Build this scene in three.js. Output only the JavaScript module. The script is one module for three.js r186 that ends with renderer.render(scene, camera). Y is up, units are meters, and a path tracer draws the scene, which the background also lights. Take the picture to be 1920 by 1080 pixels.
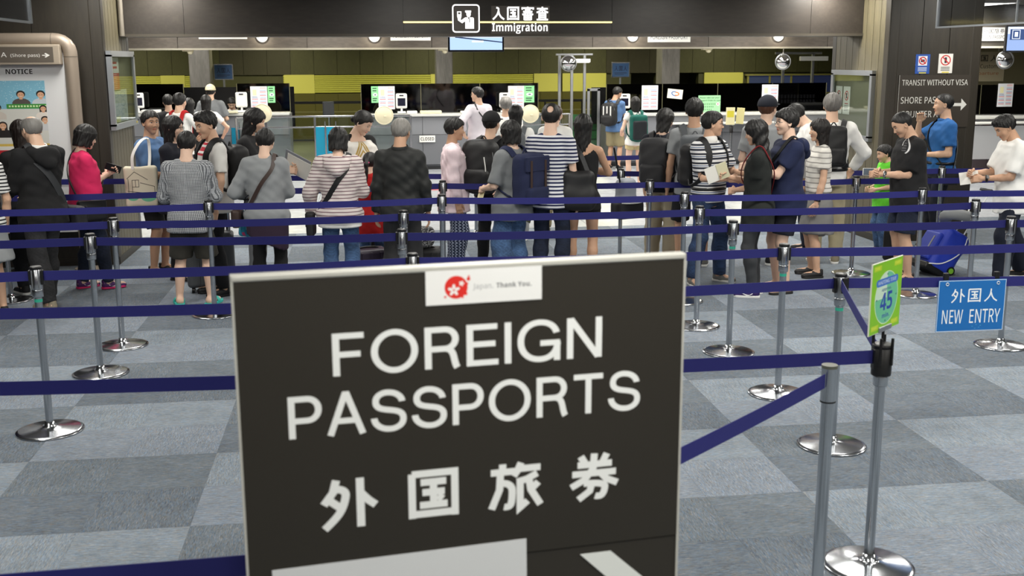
import * as THREE from 'three';
import { mergeGeometries } from 'three/addons/utils/BufferGeometryUtils.js';
import { RoundedBoxGeometry } from 'three/addons/geometries/RoundedBoxGeometry.js';
import { RectAreaLightUniformsLib } from 'three/addons/lights/RectAreaLightUniformsLib.js';

// ---------------------------------------------------------------- camera, exposure
RectAreaLightUniformsLib.init();
const renderer = new THREE.WebGLRenderer({ antialias: true });
renderer.toneMapping = THREE.LinearToneMapping;
renderer.toneMappingExposure = 2.5;
renderer.shadowMap.enabled = true;
const scene = new THREE.Scene();
scene.background = new THREE.Color(0x000000);
const D2R = Math.PI / 180;
const camera = new THREE.PerspectiveCamera(29.1, 16 / 9, 0.05, 120);
camera.rotation.order = 'YXZ';
camera.position.set(0, 2.144, 0);
camera.rotation.set(-11.68 * D2R, -7.6 * D2R, -0.22 * D2R);
camera.focus = 10.5;
camera.userData.fStop = 5.0;

// ---------------------------------------------------------------- ceiling luminaires (soft white panels): [x, z, width, length, radiance]
const CEIL = 3.05;
const LAMPS = [];
for (const x of [-2.6, 0.6, 3.8, 7.0]) for (const [z, e] of [[1.9, 13], [-1.6, 9], [-4.9, 9], [-8.2, 10.5], [-11.2, 6]]) LAMPS.push([x, z, 0.6, 1.2, x > 2 ? e * 1.12 : e * 0.92]);  // the row behind the camera is added as frontal fill for faces
for (const [x, e] of [[-2.1, 36], [5.45, 60]]) LAMPS.push([x, -12.68, 0.25, 0.45, e]);   // beside the pillars
for (const x of [-3.4, -0.6, 2.2, 5.0, 7.8, 10.6]) for (const z of [-15.2, -18.4, -20.9]) LAMPS.push([x, z, 0.6, 1.2, 11]);
const BACK_LAMPS = [];
for (const x of [-6, -2, 2, 6, 10]) BACK_LAMPS.push([x, -27.6, 0.4, 1.8, 26]);
const ADDED_BOOTH_LAMPS = [];
for (const x of [-3.6, 1.0, 5.6, 8.4]) ADDED_BOOTH_LAMPS.push([x, -22.95, 0.3, 0.6, 20]);  // unseen lamps, added to brighten the columns behind the counters
const LAMP_WHITE = new THREE.Color().setRGB(1.0, 0.97, 0.9), LAMP_YELLOW = new THREE.Color().setRGB(1.0, 0.93, 0.5);

// ---------------------------------------------------------------- helpers
let seedState = 12345;
const srand = (s) => { seedState = s >>> 0; };
const rnd = () => { seedState = (seedState * 1664525 + 1013904223) >>> 0; return seedState / 4294967296; };
const taken = new Map();
function numbered(n) { const k = taken.get(n) || 0; taken.set(n, k + 1); return k ? n + '_' + String(k).padStart(3, '0') : n; }
const V = (x, y, z) => new THREE.Vector3(x, y, z);
function shadows(o) { o.traverse((m) => { if (m.isMesh) { m.castShadow = true; m.receiveShadow = true; } }); return o; }
function part(name, geo, mat, parent, label) {
  const m = new THREE.Mesh(geo, mat); m.name = name; m.castShadow = m.receiveShadow = true;
  if (label) m.userData.label = label;
  parent.add(m); return m;
}
function thing(name, label, category, pos = [0, 0, 0], rotY = 0, group) {
  const g = new THREE.Group(); g.name = numbered(name); g.position.set(...pos); g.rotation.y = rotY;
  g.userData = { label, category }; if (group) g.userData.group = group;
  scene.add(g); return g;
}
function solo(name, geo, mat, label, category, pos = [0, 0, 0], rotY = 0, group) {
  const m = new THREE.Mesh(geo, mat); m.name = numbered(name); m.castShadow = m.receiveShadow = true;
  m.position.set(...pos); m.rotation.y = rotY;
  m.userData = { label, category }; if (group) m.userData.group = group;
  scene.add(m); return m;
}
function struct(name, geo, mat, label) {
  const m = geo ? new THREE.Mesh(geo, mat) : new THREE.Group(); m.name = numbered(name); m.castShadow = m.receiveShadow = true;
  m.userData = { kind: 'structure', label }; scene.add(m); return m;
}
// box between two corners
function bx(x0, y0, z0, x1, y1, z1) { const g = new THREE.BoxGeometry(Math.abs(x1 - x0), Math.abs(y1 - y0), Math.abs(z1 - z0)); g.translate((x0 + x1) / 2, (y0 + y1) / 2, (z0 + z1) / 2); return g; }
function rb(w, h, d, r = 0.01, x = 0, y = 0, z = 0, seg = 2) { const g = new RoundedBoxGeometry(w, h, d, seg, r); g.translate(x, y, z); return g; }
function cyl(r0, r1, h, x, y, z, seg = 20) { const g = new THREE.CylinderGeometry(r0, r1, h, seg); g.translate(x, y, z); return g; }
function rod(a, b, r, seg = 10) {
  const d = V().subVectors(b, a), g = new THREE.CylinderGeometry(r, r, d.length(), seg);
  g.applyQuaternion(new THREE.Quaternion().setFromUnitVectors(V(0, 1, 0), d.clone().normalize()));
  g.translate((a.x + b.x) / 2, (a.y + b.y) / 2, (a.z + b.z) / 2); return g;
}
function join(list) { return mergeGeometries(list.map((g) => { const h = g.index ? g.toNonIndexed() : g; for (const k of Object.keys(h.attributes)) if (!['position', 'normal', 'uv'].includes(k)) h.deleteAttribute(k); return h; })); }
function uvMetres(g) {   // box-projected uv in metres
  const h = g.index ? g.toNonIndexed() : g, p = h.attributes.position, n = h.attributes.normal, uv = new Float32Array(p.count * 2);
  for (let i = 0; i < p.count; i++) {
    const ax = Math.abs(n.getX(i)), ay = Math.abs(n.getY(i)), az = Math.abs(n.getZ(i));
    const [u, v] = ay >= ax && ay >= az ? [p.getX(i), p.getZ(i)] : ax >= az ? [p.getZ(i), p.getY(i)] : [p.getX(i), p.getY(i)];
    uv[2 * i] = u; uv[2 * i + 1] = v;
  }
  h.setAttribute('uv', new THREE.BufferAttribute(uv, 2)); return h;
}
// swept flat ribbon through points; nrm(p, i) gives the outward side
function ribbon(pts, width, thick, nrm) {
  const n = pts.length, pos = [], idx = [], uv = []; let len = 0;
  for (let i = 0; i < n; i++) {
    const t = V().subVectors(pts[Math.min(n - 1, i + 1)], pts[Math.max(0, i - 1)]).normalize();
    const o = nrm(pts[i], i).clone(); o.addScaledVector(t, -o.dot(t)).normalize();
    const s = V().crossVectors(t, o).normalize();
    if (i) len += pts[i].distanceTo(pts[i - 1]);
    for (const [a, b] of [[-1, -1], [1, -1], [1, 1], [-1, 1]]) {
      pos.push(pts[i].x + s.x * a * width / 2 + o.x * b * thick / 2, pts[i].y + s.y * a * width / 2 + o.y * b * thick / 2, pts[i].z + s.z * a * width / 2 + o.z * b * thick / 2);
      uv.push(len, (a + 1) * width / 2);
    }
    if (i) { const p = (i - 1) * 4, q = i * 4; for (let k = 0; k < 4; k++) { const l = (k + 1) % 4; idx.push(p + k, p + l, q + l, p + k, q + l, q + k); } }
  }
  idx.push(0, 2, 1, 0, 3, 2); const e = (n - 1) * 4; idx.push(e, e + 1, e + 2, e, e + 2, e + 3);
  const g = new THREE.BufferGeometry(); g.setAttribute('position', new THREE.Float32BufferAttribute(pos, 3)); g.setAttribute('uv', new THREE.Float32BufferAttribute(uv, 2)); g.setIndex(idx);
  const h = g.toNonIndexed(); h.computeVertexNormals(); return h;
}
const curvePts = (list, n) => new THREE.CatmullRomCurve3(list.map((p) => (p.isVector3 ? p : V(...p))), false, 'centripetal').getPoints(n);

// ---------------------------------------------------------------- textures
function noiseTile(n, cells, seed) {   // tileable value noise 0..1
  srand(seed); const g = new Float32Array(cells * cells).map(() => rnd()), out = new Float32Array(n * n);
  const s = (t) => t * t * (3 - 2 * t);
  for (let y = 0; y < n; y++) for (let x = 0; x < n; x++) {
    const u = x / n * cells, v = y / n * cells, i = Math.floor(u), j = Math.floor(v), a = s(u - i), b = s(v - j), i1 = (i + 1) % cells, j1 = (j + 1) % cells;
    out[y * n + x] = (g[j * cells + i] * (1 - a) + g[j * cells + i1] * a) * (1 - b) + (g[j1 * cells + i] * (1 - a) + g[j1 * cells + i1] * a) * b;
  }
  return out;
}
function dataTex(n, fn, srgb = true, w = n) {
  const d = new Uint8Array(w * n * 4);
  for (let y = 0; y < n; y++) for (let x = 0; x < w; x++) { const c = fn(x, y), k = (y * w + x) * 4; d[k] = c[0]; d[k + 1] = c[1]; d[k + 2] = c[2]; d[k + 3] = 255; }
  const t = new THREE.DataTexture(d, w, n); t.wrapS = t.wrapT = THREE.RepeatWrapping; t.magFilter = THREE.LinearFilter; t.minFilter = THREE.LinearMipmapLinearFilter; t.generateMipmaps = true;
  if (srgb) t.colorSpace = THREE.SRGBColorSpace; t.needsUpdate = true; return t;
}
const cl8 = (v) => Math.max(0, Math.min(255, Math.round(v)));
function carpetTex(base, seed) {
  const n = 256; srand(seed); const big = noiseTile(n, 6, seed + 1);
  const lines = new Float32Array(n * n);
  const tint = new Float32Array(n * n);
  for (let k = 0; k < 9000; k++) { const y = Math.floor(rnd() * n), x0 = Math.floor(rnd() * n), L = 4 + rnd() * 12, v = (rnd() - 0.5) * 44, w = (rnd() - 0.5) * 26; for (let i = 0; i < L; i++) { lines[y * n + (x0 + i) % n] += v; tint[y * n + (x0 + i) % n] += w; } }
  return dataTex(n, (x, y) => { const i = y * n + x, v = lines[i] * 0.75 + (big[i] - 0.5) * 9 + (rnd() - 0.5) * 10; return [cl8(base[0] + v + tint[i] * 0.6), cl8(base[1] + v), cl8(base[2] + v - tint[i] * 0.7)]; });
}
const weaveTex = (() => { srand(5); const n = 64; return dataTex(n, (x, y) => { const a = ((x >> 1) + (y >> 1)) & 1, v = 110 + a * 70 + rnd() * 50; return [v, v, v]; }, false); })();
const fabricBump = weaveTex.clone(); fabricBump.repeat.set(18, 18); fabricBump.needsUpdate = true;
const grainTex = (() => { const a = noiseTile(256, 32, 9), b = noiseTile(256, 8, 10); srand(11); return dataTex(256, (x, y) => { const v = 205 + (a[y * 256 + x] - 0.5) * 26 + (b[y * 256 + x] - 0.5) * 22 + (rnd() - 0.5) * 14; return [cl8(v), cl8(v), cl8(v)]; }); })();
function canvasTex(w, h, draw) {
  const c = document.createElement('canvas'); c.width = w; c.height = h; draw(c.getContext('2d'), w, h);
  const t = new THREE.CanvasTexture(c); t.colorSpace = THREE.SRGBColorSpace; t.anisotropy = 8; return t;
}
// strokes of the Japanese characters on a 100 x 100 square (y down)
const KANJI = {
  入: [[[34, 10], [50, 12], [52, 22], [48, 45], [34, 70], [8, 92]], [[50, 28], [56, 55], [70, 76], [94, 92]]],
  人: [[[49, 8], [49, 28], [42, 55], [28, 76], [7, 93]], [[49, 32], [58, 58], [72, 78], [94, 92]]],
  国: [[[10, 8], [10, 96]], [[10, 9], [90, 9], [90, 96]], [[10, 88], [90, 88]], [[26, 26], [74, 26]], [[29, 46], [71, 46]], [[24, 71], [76, 71]], [[50, 26], [50, 71]], [[58, 54], [67, 62]]],
  外: [[[30, 5], [24, 28], [8, 50]], [[26, 22], [48, 22], [42, 55], [28, 78], [8, 96]], [[20, 44], [36, 58]], [[70, 4], [70, 97]], [[72, 34], [84, 48], [96, 58]]],
  旅: [[[26, 4], [26, 18]], [[4, 20], [50, 20]], [[22, 20], [20, 55], [5, 93]], [[21, 42], [44, 42], [43, 80], [38, 92], [28, 90]], [[60, 4], [54, 18], [46, 30]], [[56, 16], [96, 16]], [[90, 28], [70, 38], [52, 42]], [[58, 40], [58, 94], [72, 82]], [[74, 36], [78, 60], [96, 92]], [[92, 46], [80, 58]]],
  券: [[[24, 8], [32, 22]], [[74, 6], [66, 22]], [[18, 26], [84, 26]], [[8, 44], [92, 44]], [[50, 4], [48, 34], [32, 56], [6, 70]], [[62, 44], [74, 58], [95, 68]], [[30, 64], [72, 64], [70, 84], [62, 94], [52, 91]], [[46, 64], [42, 80], [20, 96]]],
  審: [[[50, 3], [50, 12]], [[8, 24], [8, 13], [92, 13], [92, 24]], [[72, 20], [50, 25], [28, 27]], [[14, 38], [86, 38]], [[50, 24], [50, 56]], [[32, 29], [38, 35]], [[68, 28], [62, 35]], [[48, 39], [30, 52], [8, 58]], [[52, 39], [70, 52], [92, 58]], [[24, 62], [24, 97]], [[24, 63], [76, 63], [76, 97]], [[24, 78], [76, 78]], [[24, 93], [76, 93]], [[50, 63], [50, 93]]],
  査: [[[50, 3], [50, 40]], [[8, 17], [92, 17]], [[46, 18], [30, 34], [6, 44]], [[54, 18], [70, 34], [94, 44]], [[26, 46], [26, 92]], [[26, 47], [74, 47], [74, 92]], [[26, 62], [74, 62]], [[26, 77], [74, 77]], [[6, 93], [94, 93]]],
};
function kanji(c, ch, x, y, w, h, weight) {
  c.save(); c.translate(x, y); c.scale(w / 100, h / 100); c.lineWidth = weight; c.lineCap = 'butt'; c.lineJoin = 'miter'; c.miterLimit = 3;
  for (const s of KANJI[ch]) {
    c.beginPath(); c.moveTo(s[0][0], s[0][1]);
    if (s.length > 4) { for (let i = 1; i < s.length - 1; i++) { const e = i < s.length - 2 ? [(s[i][0] + s[i + 1][0]) / 2, (s[i][1] + s[i + 1][1]) / 2] : s[i + 1]; c.quadraticCurveTo(s[i][0], s[i][1], e[0], e[1]); } } else for (const q of s.slice(1)) c.lineTo(q[0], q[1]);
    c.stroke();
  }
  c.restore();
}
// grotesque capitals drawn with strokes, cap height 100, widths in the table
const CAPS = {
  F: [62, (c) => { c.moveTo(7, 100); c.lineTo(7, 0); c.moveTo(0, 7); c.lineTo(62, 7); c.moveTo(7, 50); c.lineTo(55, 50); }],
  E: [66, (c) => { c.moveTo(7, 100); c.lineTo(7, 0); c.moveTo(0, 7); c.lineTo(64, 7); c.moveTo(7, 48); c.lineTo(60, 48); c.moveTo(0, 93); c.lineTo(66, 93); }],
  I: [14, (c) => { c.moveTo(7, 100); c.lineTo(7, 0); }],
  N: [76, (c) => { c.moveTo(7, 100); c.lineTo(7, 0); c.moveTo(69, 100); c.lineTo(69, 0); c.moveTo(8, 2); c.lineTo(68, 98); }],
  O: [94, (c) => { c.ellipse(47, 50, 40, 45, 0, 0, 7); }],
  G: [92, (c) => { c.moveTo(83, 32); c.bezierCurveTo(78, 12, 62, 5, 48, 5); c.bezierCurveTo(22, 5, 7, 25, 7, 50); c.bezierCurveTo(7, 76, 23, 95, 48, 95); c.bezierCurveTo(70, 95, 84, 80, 85, 56); c.moveTo(48, 56); c.lineTo(90, 56); c.moveTo(84, 52); c.lineTo(84, 100); }],
  R: [72, (c) => { c.moveTo(7, 100); c.lineTo(7, 0); c.moveTo(0, 7); c.lineTo(40, 7); c.bezierCurveTo(70, 7, 70, 53, 40, 53); c.lineTo(7, 53); c.moveTo(40, 53); c.bezierCurveTo(64, 54, 56, 82, 66, 100); }],
  P: [67, (c) => { c.moveTo(7, 100); c.lineTo(7, 0); c.moveTo(0, 7); c.lineTo(38, 7); c.bezierCurveTo(70, 7, 70, 58, 38, 58); c.lineTo(7, 58); }],
  A: [78, (c) => { c.moveTo(5, 100); c.lineTo(37, 3); c.lineTo(41, 3); c.lineTo(73, 100); c.moveTo(18, 66); c.lineTo(60, 66); }],
  S: [74, (c) => { c.moveTo(66, 30); c.bezierCurveTo(62, 0, 10, -2, 10, 28); c.bezierCurveTo(10, 60, 68, 38, 68, 71); c.bezierCurveTo(68, 104, 8, 103, 6, 67); }],
  T: [68, (c) => { c.moveTo(0, 7); c.lineTo(68, 7); c.moveTo(34, 7); c.lineTo(34, 100); }],
};
function caps(c, text, x, y, w, h, weight = 14, gap = 13) {   // fills the box x..x+w, y..y+h
  let total = -gap; for (const ch of text) total += CAPS[ch][0] + gap;
  c.save(); c.translate(x, y); c.scale(w / total, h / 100); c.lineWidth = weight; c.lineCap = 'butt'; c.lineJoin = 'miter';
  let u = 0; for (const ch of text) { c.save(); c.translate(u, 0); c.beginPath(); CAPS[ch][1](c); c.stroke(); c.restore(); u += CAPS[ch][0] + gap; }
  c.restore();
}
function textIn(c, s, x, y, w, h, font = 'sans-serif') {   // text stretched into a box whose height is the capital height
  c.save(); c.font = font.replace('sans-serif', '100px sans-serif'); const m = c.measureText(s);
  c.translate(x, y + h); c.scale(w / m.width, h / 71.4); c.textBaseline = 'alphabetic'; c.textAlign = 'left'; c.fillText(s, 0, 0); c.restore();
}

// ---------------------------------------------------------------- materials
const std = (color, rough = 0.6, extra = {}) => new THREE.MeshStandardMaterial({ color, roughness: rough, ...extra });
const cloth = (color, extra = {}) => new THREE.MeshStandardMaterial({ color, roughness: 0.92, bumpMap: fabricBump, bumpScale: 0.0006, ...extra });
const chrome = std(0xc9ccd0, 0.16, { metalness: 1 });
const steel = std(0xb9bcc0, 0.2, { metalness: 1 });
const steelDull = std(0x9a9c9e, 0.45, { metalness: 0.9 });
const alu = std(0xa9adb2, 0.38, { metalness: 0.85 });
const blackPlastic = std(0x0c0c0d, 0.42);
const whitePlastic = std(0xe2e2de, 0.45);
const creamPlastic = std(0xd9d2b4, 0.5);
const panelBrown = std(0x3b352b, 0.5, { map: grainTex });   // darker brown, front boards and corner posts
const boardOlive = std(0x6c644c, 0.55, { map: grainTex });   // lighter olive brown, side boards of the pillars
const beamMat = std(0x3b352f, 0.42, { map: grainTex });
const counterGrey = std(0x6a6c71, 0.55);
const counterPale = std(0x7d7f84, 0.5);
const counterDark = std(0x4d4f54, 0.6);
const tinted = new THREE.MeshPhysicalMaterial({ color: new THREE.Color().setRGB(0.05, 0.05, 0.052), roughness: 0.04, transmission: 1, thickness: 0, ior: 1.5 });
const clearGlass = new THREE.MeshPhysicalMaterial({ color: new THREE.Color().setRGB(0.86, 0.9, 0.88), roughness: 0.03, transmission: 1, thickness: 0, ior: 1.5 });
const beltMat = std(0x1a1b6a, 0.62, { bumpMap: weaveTex, bumpScale: 0.0004 });
const paper = std(0xe8e6de, 0.8);
// ================================================================ THE SETTING
// ---- floor: carpet tiles in one-metre checks, pale vinyl by the counters
{
  const floor = struct('floor', null, null, 'floor of grey checked carpet tiles with pale vinyl near the counters');
  part('floor_slab', bx(-9, -0.2, 4, 15, -0.012, -31), std(0x55595e, 0.95), floor);
  const light = [carpetTex([122, 131, 140], 21), carpetTex([120, 128, 138], 22)], dark = [carpetTex([99, 107, 115], 23), carpetTex([95, 103, 112], 24)];
  const g0 = new THREE.BoxGeometry(0.4992, 0.012, 0.4992), g1 = g0.clone().rotateY(Math.PI / 2);
  const mk = (t) => { t.repeat.set(1, 1); return std(0xffffff, 0.97, { map: t, bumpMap: t, bumpScale: 0.0012 }); };
  const LM = light.map(mk), DM = dark.map(mk);
  const tiles = [], X0 = -1.857, Z0 = 4.033;
  for (let a = -8; a < 24; a++) for (let b = -10; b < 20; b++) {
    const x = X0 + a * 0.5 + 0.25, z = -(Z0 + b * 0.5 + 0.25), i = Math.floor(a / 2), j = Math.floor(b / 2);
    const inView = z < -4 && x > -0.34 * -z * 0.95 - 0.3 && x < -z * 0.63 + 0.5;
    tiles.push({ x, z, dark: ((i + j) & 1) !== 0, turn: (a + b) & 1, inView, d: Math.hypot(x, z) });
  }
  tiles.sort((p, q) => (q.inView - p.inView) || p.d - q.d);
  const rest = [[], []];
  tiles.forEach((t, k) => {
    const v = (t.turn * 7 + Math.round(t.x * 2)) & 1;
    if (k < 296) { const m = part('carpet_tile', t.turn ? g1 : g0, (t.dark ? DM : LM)[v], floor); m.position.set(t.x, -0.006, t.z); } else rest[t.dark ? 1 : 0].push((t.turn ? g1 : g0).clone().translate(t.x, -0.006, t.z));
  });
  rest.forEach((r, k) => { const m = part('carpet_tiles_beyond', join(r), k ? DM[0] : LM[0], floor); m.userData.kind = 'stuff'; });
  // pale vinyl sheet in broad tiles
  const vin = grainTex.clone(); vin.repeat.set(1, 1); vin.needsUpdate = true;
  const vm = [std(0xc9cdd2, 0.38, { map: vin }), std(0xc3c7cd, 0.38, { map: vin })];
  const vg = new THREE.BoxGeometry(1.195, 0.012, 1.195);
  for (let i = 0; i < 15; i++) for (let j = 0; j < 7; j++) { const m = part('vinyl_tile', vg, vm[(i * 5 + j * 3) % 2], floor); m.position.set(-4.9 + i * 1.2, -0.006, -14.64 - j * 1.2); }
  part('red_line', bx(-4.9, 0, -18.45, 12.5, 0.002, -18.85), std(0xb5484c, 0.6), floor, 'red stripe taped across the pale floor');
  const back = part('back_hall_floor', bx(-9, -0.012, -22.9, 15, 0, -31), std(0x565a48, 0.35), floor);
}
// ---- ceiling, outer walls
struct('ceiling', bx(-9, CEIL, 4, 15, CEIL + 0.2, -31), std(0x8f8b84, 0.9), 'flat ceiling');
struct('wall_back', bx(-9.2, 0, 4, 15.2, CEIL, 4.2), std(0x6f6a62, 0.85), 'wall behind the photographer');
struct('wall_side_left', bx(-9.2, 0, 4, -9, CEIL, -31), std(0x5a554c, 0.85), 'side wall out of the picture');
struct('wall_side_right', bx(15, 0, 4, 15.2, CEIL, -31), std(0x5a554c, 0.85), 'side wall out of the picture');
// ---- far wall of the hall behind the counters
{
  const w = struct('wall_far', null, null, 'far wall with dark panels over shutters coloured yellow green for the lamp light');
  const up = std(0x393a22, 0.6, { map: grainTex }), up2 = std(0x2b2822, 0.6, { map: grainTex }), yellow = std(0x9a9a45, 0.6), yellowPost = std(0xa8a65a, 0.6), low = std(0x46431f, 0.3);  // yellow green of the lamp light is put into these wall colours
  // solid wall with two door openings that lead into a shallow back room
  part('wall_core', join([bx(-9, 0, -30.06, 7.3, CEIL, -30.3), bx(8.0, 0, -30.06, 8.25, CEIL, -30.3), bx(9.2, 0, -30.06, 15, CEIL, -30.3), bx(7.3, 1.75, -30.06, 8.0, CEIL, -30.3), bx(8.25, 1.75, -30.06, 9.2, CEIL, -30.3)]), up, w);
  part('back_room', join([bx(7.1, 0, -31.6, 9.4, CEIL, -31.8), bx(7.0, 0, -30.3, 7.1, CEIL, -31.8), bx(9.4, 0, -30.3, 9.5, CEIL, -31.8), bx(7.0, CEIL, -30.3, 9.5, CEIL + 0.1, -31.8), bx(7.0, -0.1, -30.3, 9.5, 0, -31.8)]), up, w);
  const pg = new THREE.BoxGeometry(0.592, CEIL - 1.75, 0.05);
  for (let i = 0; i < 40; i++) { const x = -8.7 + i * 0.6; const m = part('wall_panel', pg, (x > -3.4 && x < -0.3 - 1.7) || (x > 6.6 && x < 8.2) ? up2 : up, w); m.position.set(x, (CEIL + 1.75) / 2, -30.03); }
  // shutters: [x0, x1]
  for (const [x0, x1] of [[-8.6, -5.1], [-4.5, -4.0], [-2.0, -1.3], [-1.2, 1.85], [2.2, 4.6]]) {
    const sl = []; for (let k = 0; k < 9; k++) { const g = rb(x1 - x0, 0.044, 0.03, 0.008, (x0 + x1) / 2, 1.305 + k * 0.051, -30.02, 1); sl.push(g); }
    const m = part('shutter', join(sl), yellow, w); m.userData.kind = 'stuff';
  }
  for (const [x0, x1] of [[-5.1, -4.5], [-1.98, -1.2], [1.85, 2.2], [4.62, 5.35], [5.4, 6.6]]) part('shutter_post', bx(x0, 1.27, -30.06, x1, 1.75, -30.0), yellowPost, w);
  part('shutter_post', bx(9.35, 1.2, -30.06, 10.45, 1.75, -30.0), yellowPost, w);
  for (let i = 0; i < 40; i++) { const x = -8.7 + i * 0.6; if (x > 7.0 && x < 9.5) continue; const m = part('lower_panel', new THREE.BoxGeometry(0.594, 1.26, 0.05), low, w); m.position.set(x, 0.63, -30.03); }
}
// lit windows of the shop behind the right counter
{
  const w = struct('window_1', null, null, 'row of bluish lit panes beyond the right counter');
  const mats = [0x2b3350, 0x1d2440, 0x2a4090, 0x3550a8].map((c) => std(c, 0.2, { emissive: c, emissiveIntensity: 0.2 }));
  for (let i = 0; i < 6; i++) part('pane', bx(10.6 + i * 0.62, 1.2, -29.96, 11.18 + i * 0.62, 1.66, -29.99), mats[Math.min(3, i >> 1) + (i > 4 ? 1 : 0)] || mats[3], w);
  part('window_frame', join([bx(10.5, 1.66, -29.9, 14.4, 1.7, -30), bx(10.5, 1.16, -29.9, 14.4, 1.2, -30), ...[0, 1, 2, 3, 4, 5, 6].map((i) => bx(10.55 + i * 0.62, 1.18, -29.93, 10.6 + i * 0.62, 1.68, -30))]), std(0x6d6a40, 0.5), w);
}
// columns of the back hall
for (const [x0, x1, lab] of [[-3.5, -3.08, 'grey column behind the leftmost counter'], [1.6, 1.95, 'grey column behind the middle counter'], [6.52, 6.92, 'grey column behind the right counter']])
  struct('column', rb(x1 - x0, CEIL, 0.5, 0.015, (x0 + x1) / 2, CEIL / 2, -24.25), std(0xa5a199, 0.6, { map: grainTex }), lab);
// ---- left wall beside the notice board, ending as a panelled pillar
function pillar(name, label, x0, x1, z0, z1, sideX, sideW, frontW, y1 = CEIL) {
  const p = struct(name, null, null, label), inset = 0.012;
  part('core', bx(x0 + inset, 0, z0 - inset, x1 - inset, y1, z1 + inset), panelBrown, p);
  const face = sideX === 'right' ? x1 : x0, s = sideX === 'right' ? 1 : -1;
  const nz = Math.round((z0 - z1 - 0.12) / sideW), dz = (z0 - z1 - 0.12) / nz;
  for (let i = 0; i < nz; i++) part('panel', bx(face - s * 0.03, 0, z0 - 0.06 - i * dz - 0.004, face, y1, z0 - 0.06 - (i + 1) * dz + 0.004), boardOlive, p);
  const nx = Math.round((x1 - x0 - 0.12) / frontW), dx = (x1 - x0 - 0.12) / nx;
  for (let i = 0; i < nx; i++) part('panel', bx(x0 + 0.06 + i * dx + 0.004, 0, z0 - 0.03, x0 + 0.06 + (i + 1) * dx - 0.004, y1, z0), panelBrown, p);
  // rounded corner posts
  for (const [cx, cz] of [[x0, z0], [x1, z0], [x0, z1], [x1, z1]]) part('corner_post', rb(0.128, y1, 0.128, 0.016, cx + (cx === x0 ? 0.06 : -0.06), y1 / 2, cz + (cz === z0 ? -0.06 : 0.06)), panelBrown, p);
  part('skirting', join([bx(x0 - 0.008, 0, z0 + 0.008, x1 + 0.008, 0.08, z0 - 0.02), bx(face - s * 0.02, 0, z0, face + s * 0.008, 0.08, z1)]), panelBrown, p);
  return p;
}
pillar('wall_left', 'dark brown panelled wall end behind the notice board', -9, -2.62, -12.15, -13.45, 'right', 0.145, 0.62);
pillar('pillar', 'brown panelled pillar carrying the shore pass lettering', 6.0, 7.13, -12.3, -13.85, 'left', 0.19, 0.3);
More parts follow.
